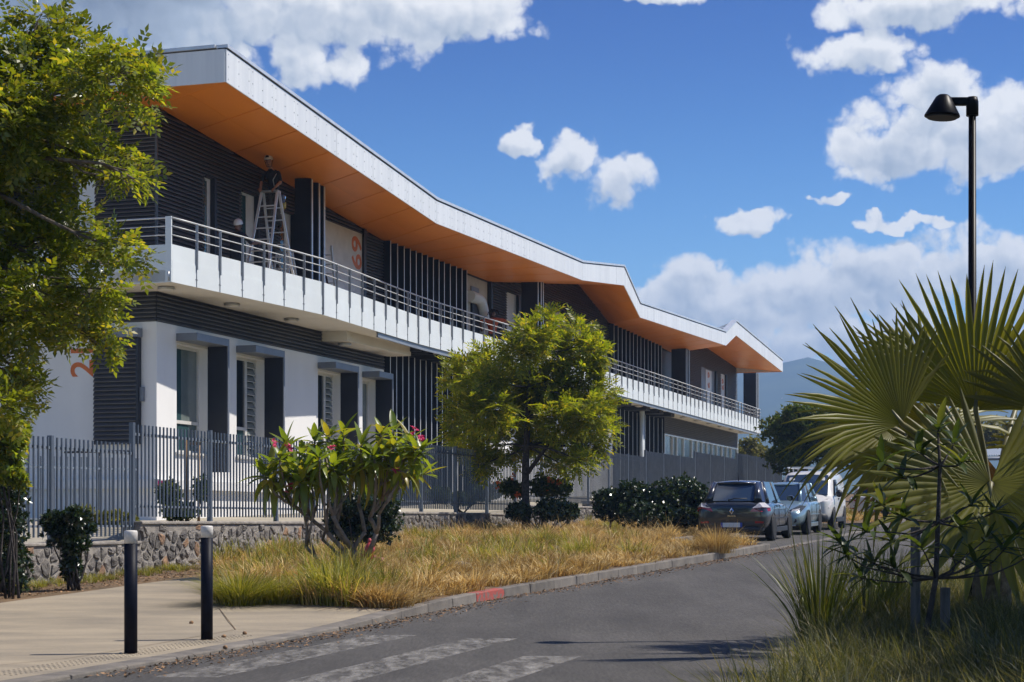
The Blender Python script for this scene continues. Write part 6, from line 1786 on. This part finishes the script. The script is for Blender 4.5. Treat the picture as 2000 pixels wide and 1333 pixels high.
# far trees
def far_tree(label, lst, Y, n, material, leaf=.16, base_u=None, gz=None):
    c = px_clumps(lst, Y, 1.0, rgn, .8); bu = base_u if base_u else sum(q[0] for q in lst) / len(lst)
    b = Vector(((bu - CU) / FPX * Y, Y, gz if gz is not None else zr(Y) - .1)); e = empty('tree', b, label, 'tree', 'trees beyond the parked cars')
    mb = MB(); tpt = [b.lerp(Vector(c[0][:3]), t) for t in (0, .3, .6, .9)]; grow(mb, tpt, [.16, .14, .11, .06], c, rgn, .02, 2); mb.build('trunk', 'bark_dark', e)
    P_, D_ = clump_points(c, n, rgn, .42, .3); scatter('crown', P_, D_, [tmpl_rosette(6, leaf, leaf * .48, rgn) for _ in range(4)], rgn.uniform(.7, 1.25, len(P_)), material, e, rgn)
far_tree('dark round tree behind the parked van', [(1570, 860, 60, 46), (1520, 840, 36, 28), (1610, 830, 50, 36), (1540, 895, 46, 32), (1640, 870, 46, 46), (1560, 812, 36, 22), (1690, 860, 50, 50)], 80, 3600, 'leaf_far', .2, 1580)
far_tree('olive tree with sparse leaves under the end of the balcony', [(1462, 872, 22, 20), (1485, 885, 26, 16), (1440, 885, 16, 14)], 118, 500, 'leaf_olive', .22, 1465)
far_tree('broad dark tree half hidden by the palm fronds', [(1760, 880, 60, 46), (1820, 870, 60, 40), (1730, 910, 50, 30)], 92, 2200, 'leaf_far', .22, 1770)
far_tree('dry olive trees beyond the carport roof', [(1880, 850, 50, 26), (1950, 845, 60, 30), (2030, 850, 60, 30)], 120, 1500, 'leaf_olive', .28, 1950)
# --- frangipani
FY = 27.4
fb_ = Vector((PX(690, 1120, FY).x, FY, 0)); fb_.z = vz(fb_.x, FY) - .04
fr = empty('frangipani_tree', fb_, 'low frangipani with bare forking stems, long leaves and pink flowers', 'tree')
ND = {'g1': (676, 1142, 0), 'g2': (700, 1130, .05), 'g3': (660, 1150, -.1), 'a': (690, 1075, 0), 'b': (670, 1075, -.05), 'c': (716, 1095, .1), 'd': (640, 1040, -.2), 'e': (655, 1032, .2), 'f': (712, 1040, .1), 'h': (735, 1042, -.1), 'i': (722, 1012, -.15), 'j': (728, 1000, .15),
      'k': (598, 1068, -.1), 'l': (615, 1085, -.15), 'm': (575, 988, -.25), 'n': (610, 1015, .1), 'o': (650, 1008, -.3), 'p': (700, 985, .25), 'q': (745, 980, .3), 'r': (740, 1005, -.3), 's': (660, 1085, .25), 't': (630, 1055, .3)}
TIPS = [(512, 958, 'm', -.3), (530, 920, 'm', .0), (545, 895, 'm', -.4), (560, 870, 'n', .2), (575, 920, 'n', -.1), (590, 885, 'n', .4), (600, 935, 'k', -.2), (615, 860, 'k', .2), (625, 895, 'd', -.5), (640, 850, 'o', .1), (650, 920, 'o', -.3), (660, 880, 'e', .5),
        (672, 845, 'e', .2), (690, 905, 'o', .3), (705, 870, 'p', -.2), (715, 915, 'p', .5), (730, 890, 'i', -.4), (745, 845, 'j', .0), (755, 925, 'i', .2), (770, 870, 'q', -.3), (785, 905, 'q', .3), (800, 860, 'q', -.1), (815, 900, 'r', .4), (825, 880, 'r', -.2), (770, 840, 'j', .3), (640, 955, 't', -.2), (590, 960, 'l', -.4)]
def fp(k):
    u, v, dy = ND[k]; p = PX(u, v, FY + dy)
    if k in ('g1', 'g2', 'g3'): p.z = vz(p.x, p.y) - .04
    return p
mb = MB()
for a, b, r0, r1 in (('g1', 'b', .045, .04), ('g2', 'a', .05, .042), ('g2', 'c', .045, .042), ('g3', 'l', .032, .028), ('l', 'k', .028, .022), ('b', 'd', .038, .032), ('b', 's', .03, .026), ('s', 't', .026, .02), ('a', 'o', .036, .03), ('a', 'e', .034, .03), ('a', 'f', .036, .03), ('c', 'h', .04, .034), ('h', 'i', .034, .03),
                     ('f', 'p', .03, .026), ('h', 'r', .032, .026), ('i', 'j', .03, .026), ('j', 'q', .028, .024), ('d', 'n', .03, .025), ('d', 'm', .03, .025)):
    mb.tube(bend(fp(a), fp(b), rgn, .05, 3), [r0, r0 * .95, r1 * 1.05, r1 * 1.12], 8)
rosettes = []
for u, v, k, dy in TIPS:
    t = PX(u, v - max(0, v - 890) * .45, FY + dy); a = fp(k); n_ = 4
    mb.tube(bend(a, t, rgn, .10, n_, -.06), [.024, .021, .019, .018, .017], 7)
    rosettes.append((t, (t - a).normalized()))
    if rgn.random() < .6:      # a side shoot with its own rosette
        m_ = a.lerp(t, .62); sd_ = Vector((rgn.uniform(-.34, .34), rgn.uniform(-.3, .3), rgn.uniform(.02, .22))); e_t = m_ + sd_
        mb.tube(bend(m_, e_t, rgn, .08, 3), [.018, .017, .016, .015], 6); rosettes.append((e_t, sd_.normalized()))
mb.build('trunk', 'bark_pale', fr)
def strap_leaf(L_, w, sag):
    mb = MB(); n = 7; rows = []
    for i in range(n + 1):
        t = i / n; ww = w * (math.sin(math.pi * min(1, t ** .8 * .93 + .05)) ** .8) * .5 if 0 < i < n else .003
        x = L_ * t; z = -sag * L_ * t * t; rows.append(((x, ww, z + ww * .35), (x, 0, z), (x, -ww, z + ww * .35)))
    for r in rows: mb.v += [tuple(q) for q in r]
    for i in range(n):
        for j in range(2):
            a = i * 3 + j; mb.f.append((a, a + 1, a + 4, a + 3)); mb.mi.append(0); mb.sm.append(True)
    return mb.mesh('leaf')
LV = [strap_leaf(.35, .105, s) for s in (.1, .35, .6, .9)]
for m in LV: m.materials.append(MATS['leaf_frangipani'])
cnt = 0; LM = []
for (t, d) in rosettes:
    for k in range(15):
        a = k * 2.4 + rgn.uniform(-.3, .3); el = R(60 - k * 7.0 + rgn.uniform(-14, 14))
        x = Vector((math.cos(a) * math.cos(el), math.sin(a) * math.cos(el), math.sin(el)))
        q = d.rotation_difference(Vector((0, 0, 1))).inverted(); x = (x.lerp(q @ x, .5)).normalized()
        y = Vector((0, 0, 1)).cross(x)
        y = y.normalized() if y.length > .05 else Vector((1, 0, 0)); z = x.cross(y)
        M = Matrix((x, y, z)).transposed().to_4x4(); M.translation = t - d * .012 * k
        s = rgn.uniform(.75, 1.15); LM.append((t.y, M @ Matrix.Scale(s, 4), k))
LM.sort(key=lambda q: q[0])
VV, FF, base = [], [], 0
for i, (_, M, k) in enumerate(LM):
    me = LV[min(3, k // 4)] if rgn.random() < .8 else LV[int(rgn.integers(0, 4))]
    if i < 300: link_mesh('leaf', me, None, fr, M)
    else:
        co = np.array([tuple(M @ v.co) for v in me.vertices]); VV.append(co); FF += [[base + j for j in p.vertices] for p in me.polygons]; base += len(co)
if VV:
    o = np_mesh('leaves', np.concatenate(VV), np.array(FF), 'leaf_frangipani', fr, smooth=True); o['kind'] = 'stuff'
for u, v in ((534, 868), (566, 873), (652, 874), (565, 950), (806, 844), (822, 854), (768, 915)):
    P_ = np.array([PX(u, v, FY - .45)]) + rgn.normal(0, .03, (5, 3)); D_ = rgn.normal(0, .5, (5, 3)) + np.array([0, -.4, .8])
    scatter('flower', P_, D_, [tmpl_rosette(5, .055, .035, rgn, (5, 40)) for _ in range(3)], rgn.uniform(.8, 1.2, 5), 'petal_pink', fr, rgn)
# --- fan palm
PB = Vector((4.55, 17.2, 0)); PB.z = zr(17.2) + .12
palm = empty('fan_palm', PB, 'fan palm with large pleated fronds in front of the lamp post', 'palm')
mb = MB(); mb.lathe([(.20, 0), (.19, .3), (.17, .7), (.15, 1.05), (.05, 1.25)], PB, n=14); mb.build('trunk', 'bark_grey', palm)
heart = PB + Vector((0, 0, 1.15))
def fan(hub, axis, normal, r, span=230, n=40, droop=.2, split=.55, dry=False, seed=0, cup=.10):
    """one fan leaf: pleated blade joined to `split`, then free pointed tips that sag"""
    rg = np.random.default_rng(seed); ax = Vector(axis).normalized(); nr = Vector(normal); nr = (nr - ax * nr.dot(ax)).normalized(); sd = ax.cross(nr)
    V, F = [], []; dth = R(span) / n
    for i in range(n):
        th = -R(span) / 2 + dth * (i + .5); L_ = r * (1 - .22 * (abs(th) / R(span / 2)) ** 2) * rg.uniform(.9, 1.04)
        tip_s = rg.normal(0, .05); dr = droop * rg.uniform(.5, 1.6); brk = rg.random() < .12
        rows = []
        for f, w in ((.03, 1.0), (split * .5, 1.0), (split, .96), (split + (1 - split) * .45, .68), (split + (1 - split) * .8, .32), (1.0, .02)):
            rad = L_ * f; hw_ = rad * math.tan(dth / 2) * (1.0 if f <= split else w * split / f)
            if f > split: hw_ = split * L_ * math.tan(dth / 2) * w
            t2 = th + (tip_s * max(0, f - split))
            dirv = ax * math.cos(t2) + sd * math.sin(t2); tv = -ax * math.sin(t2) + sd * math.cos(t2)
            p = hub + dirv * rad + nr * (cup * r * (f ** 2)) - Vector((0, 0, 1)) * (dr * r * max(0, f - .25) ** 2 + (.35 * r * max(0, f - .75) if brk else 0))
            rid = nr * (.30 * hw_ + .003)
            rows.append((p - tv * hw_ - rid, p + rid, p + tv * hw_ - rid))
        b = len(V)
        for q in rows: V += [tuple(x) for x in q]
        for k in range(len(rows) - 1):
            for j in range(2): a = b + k * 3 + j; F.append((a, a + 1, a + 4, a + 3))
    fo = np_mesh('frond', np.array(V), np.array(F), 'leaf_palm_dry' if dry else 'leaf_palm', palm, smooth=False)
    mb = MB(); mid = heart.lerp(hub, .5) + Vector((0, 0, .10)); mb.tube([heart, heart.lerp(mid, .5), mid, mid.lerp(hub, .5) + Vector((0, 0, .02)), hub, hub + ax * r * .12], [.04, .034, .03, .027, .024, .01], 7)
    mb.build('petiole', 'petiole', fo)
k_ = lambda u, v, y: PX(u, v, y)
FANS = [  # hub, axis, normal, radius, span, n, droop
    (k_(1905, 802, 16.9), (.08, .10, 1), (0, -1, .25), 1.48, 170, 34, .10, False), (k_(1762, 828, 16.3), (-.62, -.05, .80), (.25, -1, .35), 1.30, 150, 34, .22, False), (k_(1748, 838, 17.1), (-1, .2, .08), (-.1, -.8, 1), 1.12, 200, 34, .75, False),
    (k_(1935, 945, 16.2), (-.15, -.5, -.75), (0, -.9, .7), 1.36, 330, 48, .05, False), (k_(2060, 810, 16.6), (.45, .2, 1), (-.2, -1, .2), 1.15, 200, 40, .15, False), (k_(1830, 770, 17.6), (-.3, .5, 1), (.3, -1, .3), 1.15, 150, 30, .25, False),
    (k_(1770, 850, 16.5), (-.25, -.3, -.95), (-.4, -1, .2), .85, 120, 20, .1, False), (k_(2060, 900, 17.2), (1, .2, .3), (-.1, -.5, 1), 1.3, 220, 36, .4, False), (k_(1990, 780, 18.2), (.5, 1, .7), (0, -.5, 1), 1.3, 220, 36, .3, False),
    (k_(1840, 835, 17.6), (-.5, .7, .55), (0, -.6, 1), 1.2, 210, 34, .5, False), (k_(2080, 860, 16.3), (.8, -.7, .4), (-.4, .2, 1), 1.2, 220, 34, .4, False), (k_(1900, 870, 17.7), (-.3, .4, -.8), (0, -.7, .6), .95, 150, 22, .2, True), (k_(1830, 905, 17.0), (-.9, 0, -.35), (0, -.7, 1), .8, 120, 16, .5, True)]
for i, (h, a, n, r, sp, nn, dr, dry) in enumerate(FANS): fan(h, a, n, r, sp, nn, dr, .56 if i in (0, 1, 2, 4) else .64, dry, 100 + i)
# --- staked sapling in the right foreground
SY = 13.0
sb = Vector((PX(1800, 1318, SY).x, SY, zr(SY) + .1)); sap = empty('sapling', sb, 'thin young tree with whorls of narrow leaves in the right foreground', 'tree')
main = [sb, PX(1812, 1220, SY), PX(1828, 1130, SY), PX(1832, 1020, SY), PX(1836, 910, SY), PX(1832, 845, SY)]
mb = MB(); mb.tube(main, [.024, .022, .02, .017, .013, .008], 8)
ST = [(1650, 1085, 2, -.2), (1700, 1100, 2, .1), (1640, 1062, 2, .2), (1690, 1040, 3, -.3), (1740, 1060, 3, .2), (1760, 1010, 3, -.1), (1720, 985, 3, .3), (1880, 1030, 3, -.2), (1930, 1050, 2, .1), (1965, 1070, 2, -.3), (1900, 985, 3, .2), (1990, 1040, 2, .2), (1945, 1000, 3, .3), (1760, 935, 4, .1), (1720, 905, 4, -.2), (1790, 880, 4, .1),
      (1835, 830, 5, 0), (1865, 860, 4, .2), (1880, 905, 4, -.1), (1800, 1070, 2, -.3), (1860, 1085, 2, .3), (1680, 1130, 2, .3), (1910, 1095, 2, -.2), (2020, 1080, 2, 0), (1745, 1110, 2, -.1)]
tips = []
for u, v, k, dy in ST:
    t = PX(u, v, SY + dy); pts = bend(main[k], t, rgn, .08, 4, -.06); mb.tube(pts, [.010, .009, .007, .006, .005], 6); tips.append((t, (t - main[k]).normalized()))
mb.build('trunk', 'bark_dark', sap)
LS = [strap_leaf(.20, .046, s) for s in (.1, .4)]
for m in LS: m.materials.append(MATS['leaf_sapling'])
for t, d in tips:
    for k in range(11):
        a = k * 2.4 + rgn.uniform(-.4, .4); el = R(55 - k * 7 + rgn.uniform(-15, 15))
        x = Vector((math.cos(a) * math.cos(el), math.sin(a) * math.cos(el), math.sin(el))); x = (x + d * .5).normalized()
        y = Vector((0, 0, 1)).cross(x); y = y.normalized() if y.length > .05 else Vector((1, 0, 0)); z = x.cross(y)
        M = Matrix((x, y, z)).transposed().to_4x4(); M.translation = t - d * .006 * k
        link_mesh('leaf', LS[k % 2], None, sap, M @ Matrix.Scale(rgn.uniform(.7, 1.2), 4))
for u, v, lab in ((1846, 1148, 'dark timber stake tied beside the sapling stem'), (1788, 1030, 'dark timber stake left of the sapling')):
    p = PX(u, v, SY + .35); b = Vector((p.x, p.y, zr(p.y) + .05)); mb = MB(); mb.tube([b, p], .036, 10)
    tag(mb.build('timber_stake', 'timber_grey'), lab, 'stake')
# --- tree right of the frame that shades the verge
rc = [(6.2, 14.2, 3.5, 1.4, 1.9, .7), (7.6, 14.6, 4.1, 1.4, 1.4, 1.0), (6.3, 12.2, 3.6, 1.4, 1.7, .8), (7.7, 13.4, 4.6, 1.3, 1.6, 1.0), (6.0, 10.4, 3.4, 1.3, 1.5, .7), (7.4, 10.6, 4.2, 1.4, 1.5, .9), (7.0, 14.0, 4.2, 1.4, 2.0, .8)]
rb = Vector((7.4, 13.2, .1)); tree = empty('broadleaf_tree', rb, 'tree just right of the frame shading the grassy verge', 'tree')
mb = MB(); grow(mb, [rb, rb + Vector((0, 0, 1.0)), rb + Vector((.05, .05, 2.0)), rb + Vector((.1, .1, 3.2))], [.16, .14, .12, .08], rc, rgn, .016, 4); mb.build('trunk', 'bark_grey', tree)
P_, D_ = clump_points(rc, 5200, rgn, .5, .4); scatter('crown', P_, D_, [tmpl_pinnate(4, .26, .13, .06, rgn) for _ in range(4)], rgn.uniform(.8, 1.3, len(P_)), 'leaf_tree', tree, rgn)
# --- grass
def blades(pos, h, lean, wid, rng, nb, spread, seg=3, out=1.0):
    """tufts: pos (n,3); returns triangles strip arrays"""
    n = len(pos); N_ = n * nb
    P = np.repeat(pos, nb, 0); H = np.repeat(h, nb) * rng.uniform(.55, 1.15, N_)
    a = rng.uniform(0, 2 * np.pi, N_); l = np.repeat(lean, nb) * rng.uniform(.2, 1.4, N_) * out
    r0 = rng.uniform(0, 1, N_) ** .7 * spread * rng.uniform(.6, 1.2, N_)
    dx, dy = np.cos(a), np.sin(a); P = P + np.stack([dx * r0, dy * r0, np.zeros(N_)], 1)
    w = wid * rng.uniform(.6, 1.3, N_); tw = a + np.pi / 2 + rng.normal(0, .6, N_)
    V = np.zeros((N_, 2 * seg + 1, 3))
    for k in range(seg + 1):
        t = k / seg; x = H * l * t ** 1.7; z = H * (t - .38 * np.minimum(l, 1.3) * t ** 2.3)
        c = P + np.stack([dx * x, dy * x, z], 1)
        if k < seg:
            ww = w * (1 - .55 * t) / 2; o = np.stack([np.cos(tw) * ww, np.sin(tw) * ww, np.zeros(N_)], 1); V[:, 2 * k] = c - o; V[:, 2 * k + 1] = c + o
        else: V[:, 2 * seg] = c
    f = []
    for k in range(seg - 1): f += [(2 * k, 2 * k + 1, 2 * k + 3), (2 * k, 2 * k + 3, 2 * k + 2)]
    f.append((2 * seg - 2, 2 * seg - 1, 2 * seg)); f = np.array(f)
    F = (f[None] + (np.arange(N_) * (2 * seg + 1))[:, None, None]).reshape(-1, 3)
    return V.reshape(-1, 3), F
def vnoise(x, y, s, seed):
    g = np.random.default_rng(seed).uniform(0, 1, (64, 64)); X, Y = x / s % 63, y / s % 63
    i, j = X.astype(int), Y.astype(int); fx, fy = X - i, Y - j; fx, fy = fx * fx * (3 - 2 * fx), fy * fy * (3 - 2 * fy)
    i2, j2 = (i + 1) % 64, (j + 1) % 64
    return g[i, j] * (1 - fx) * (1 - fy) + g[i2, j] * fx * (1 - fy) + g[i, j2] * (1 - fx) * fy + g[i2, j2] * fx * fy
def grass_field(n, y0, y1, left, right, zf, rng):
    out = []
    while len(out) < n:
        Y = rng.uniform(y0, y1); X = rng.uniform(left(Y), right(Y)); out.append((X, Y, zf(X, Y)))
    return np.array(out)
def gl(Y):
    return max(XW(Y) + .12, -.166 * Y) if Y > 28.2 else float(np.interp(Y, [21.75, 22.0, 22.8, 28.2], [XL(21.75) - .4, -2.3, -3.6, -4.5]))
G = grass_field(1900, 21.75, 44.0, gl, lambda Y: XL(Y) - LAY(Y) - .22, lambda X, Y: vz(X, Y) - .01, rgn)
G2 = grass_field(500, 44.0, 70.0, lambda Y: XW(Y) + .1, lambda Y: XL(Y) - LAY(Y) - .2, lambda X, Y: vz(X, Y) - .01, rgn)
G = np.concatenate([G, G2])
nz = vnoise(G[:, 0] + 40, G[:, 1], 1.8, 3) * .40 + vnoise(G[:, 0] + 40, G[:, 1], .45, 5) * .42 + rgn.uniform(0, .22, len(G))
tkb = np.array([(XL(y) - LAY(y) - x) for x, y, _ in G])      # distance from the kerb
green = (nz + np.clip((tkb - 1.2) * .07, -.12, .06)) > .69
bare = vnoise(G[:, 0] + 10, G[:, 1], .9, 8) < .27
hh = (.12 + .56 * vnoise(G[:, 0], G[:, 1], .55, 9) ** 1.3) * np.clip(.55 + tkb * .45, .55, 1.0) * np.interp(G[:, 1], [24, 30, 38, 44], [1.0, .85, .72, .72])
keep = ~bare
for nm, m, mt, nb in (('dry_grass', keep & ~green, 'grass_dry', 46), ('green_grass', keep & green, 'grass_green', 44)):
    V, F = blades(G[m], hh[m] * (1.25 if nm[0] == 'g' else .95), rgn.uniform(.4, 1.0, m.sum()) if nm[0] == 'g' else rgn.uniform(.6, 1.8, m.sum()), .018, rgn, nb, .17)
    o = np_mesh(nm, V, F, mt); tag(o, 'tall dry golden grass along the kerb' if nm[0] == 'd' else 'fresher green grass tufts among the dry verge', 'grass', kind='stuff')
m = rgn.random(len(G)) < .5       # dry blades mixed into the green tufts
V, F = blades(G[green & keep & m], hh[green & keep & m] * .9, np.full((green & keep & m).sum(), 1.1), .012, rgn, 24, .18)
tag(np_mesh('dry_grass', V, F, 'grass_dry'), 'straw blades lying among the greener tufts', 'grass', kind='stuff')
st_ = G[keep][rgn.random(keep.sum()) < .35]      # tall bent straw stalks with seed heads
V, F = blades(st_, np.full(len(st_), .62), np.full(len(st_), 1.0), .007, rgn, 5, .2, 4)
tag(np_mesh('grass_stalks', V, F, 'grass_dry'), 'bent straw stalks rising above the verge grass', 'grass', kind='stuff')
def tussock(u, v, h, nb, mt, label, spread=.16, lean=.8, zf=None, wid=.008, name='grass_tussock', grp=None):
    p = gp(u, v, .1); z = vz(p.x, p.y) if zf is None else zf
    V, F = blades(np.array([[p.x, p.y, z - .02]]), np.array([h]), np.array([lean]), wid, rgn, nb, spread, 4)
    return tag(np_mesh(name, V, F, mt), label, 'grass', grp)
tussock(470, 1182, .62, 1500, 'grass_green', 'large drooping green tussock beside the second bollard', .30, 1.25)
tussock(545, 1180, .45, 900, 'grass_green', 'green tussock just left of the frangipani stems', .26, 1.2)
tussock(1400, 1082, .62, 900, 'grass_dry', 'straw-coloured tussock in front of the dark car', .34, .8)
tussock(620, 1175, .45, 800, 'grass_dry', 'dry tussock under the frangipani near the kerb', .25, 1.0)
# right-hand verge grass
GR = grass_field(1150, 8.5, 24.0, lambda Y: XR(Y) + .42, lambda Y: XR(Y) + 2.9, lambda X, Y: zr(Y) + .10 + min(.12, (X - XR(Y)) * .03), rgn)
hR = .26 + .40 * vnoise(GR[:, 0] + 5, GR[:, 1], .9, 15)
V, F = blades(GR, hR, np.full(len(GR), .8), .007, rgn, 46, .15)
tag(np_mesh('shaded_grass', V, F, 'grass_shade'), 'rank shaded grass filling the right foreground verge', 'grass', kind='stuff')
for i, (u, v, h, nb, lab) in enumerate(((1600, 1290, 1.12, 330, 'tall arching sedge clump at the kerb, leftmost of the three'), (1690, 1268, 1.0, 260, 'sparser upright sedge clump beside the stake, middle of the three'), (1748, 1245, .9, 260, 'sedge clump nearest the sapling stem, rightmost of the three'))):
    p = gp(u, v, .1); zz_ = zr(p.y) + .1
    V, F = blades(np.array([[p.x, p.y, zz_ - .02]]), np.array([h]), np.array([.42]), .010, rgn, nb, .17, 5)
    tag(np_mesh('sedge_clump', V, F, 'sedge'), lab, 'sedge', 'sedge clumps on the right verge')
# --- litter: dry leaves in the gutter, along the wall and scattered pods
def litter(n, fn, rng, size=.03):
    P_ = np.array([fn() for _ in range(n)]); D_ = rng.normal(0, 1, (n, 3)); D_[:, 2] *= .25
    return P_, D_
def gut():
    Y = rgn.uniform(14, 42); X = XL(Y) + abs(rgn.normal(0, .22)) + .02
    if 24.2 < Y < 25.6: X = XL(Y) + abs(rgn.normal(0, .12))
    return (X, Y, zr(Y) + .008)
def strip_l():
    Y = rgn.uniform(21, 31); X = XW(Y) + rgn.uniform(.1, 1.0) ** 1.3 * 1.6
    return (X, Y, vz(X, Y) + .012)
T_ = [leaf_diamond(.05, .02), leaf_diamond(.035, .018), leaf_diamond(.07, .009)]
P_, D_ = litter(3800, gut, rgn); o = scatter('leaf_litter', P_, D_, T_, rgn.uniform(.5, 1.2, len(P_)), 'litter', None, rgn); tag(o, 'dry leaf litter gathered in the gutter', 'litter', kind='stuff')
P_, D_ = litter(2600, strip_l, rgn); o = scatter('leaf_litter', P_, D_, T_, rgn.uniform(.6, 1.6, len(P_)), 'litter', None, rgn); tag(o, 'brown leaf litter along the foot of the stone wall', 'litter', kind='stuff')
GW = np.array([(lambda Y: (XW(Y) + rgn.uniform(.1, .8), Y))(rgn.uniform(25.5, 31)) for _ in range(90)]); GW = np.array([(x, y, vz(x, y)) for x, y in GW])
V, F = blades(GW, np.full(len(GW), .16), np.full(len(GW), .9), .008, rgn, 30, .1); tag(np_mesh('green_grass', V, F, 'grass_green'), 'short weeds at the foot of the stone wall', 'grass', kind='stuff')
for i, (u, v, lab) in enumerate(((374, 1221, 'dark seed pod on the pavement just left of the second bollard'), (437, 1245, 'brown seed pod lying right of the second bollard'), (478, 1239, 'brown seed pod farthest along the pavement edge'), (440, 1267, 'brown seed pod close to the kerb lip'))):
    p = gp(u, v, .04); p.z = zr(p.y) + HK(p.y) + .02
    boulder('seed_pod', p, (.026, .024, .022), 'litter', lab, 'seed pod', 20 + i)
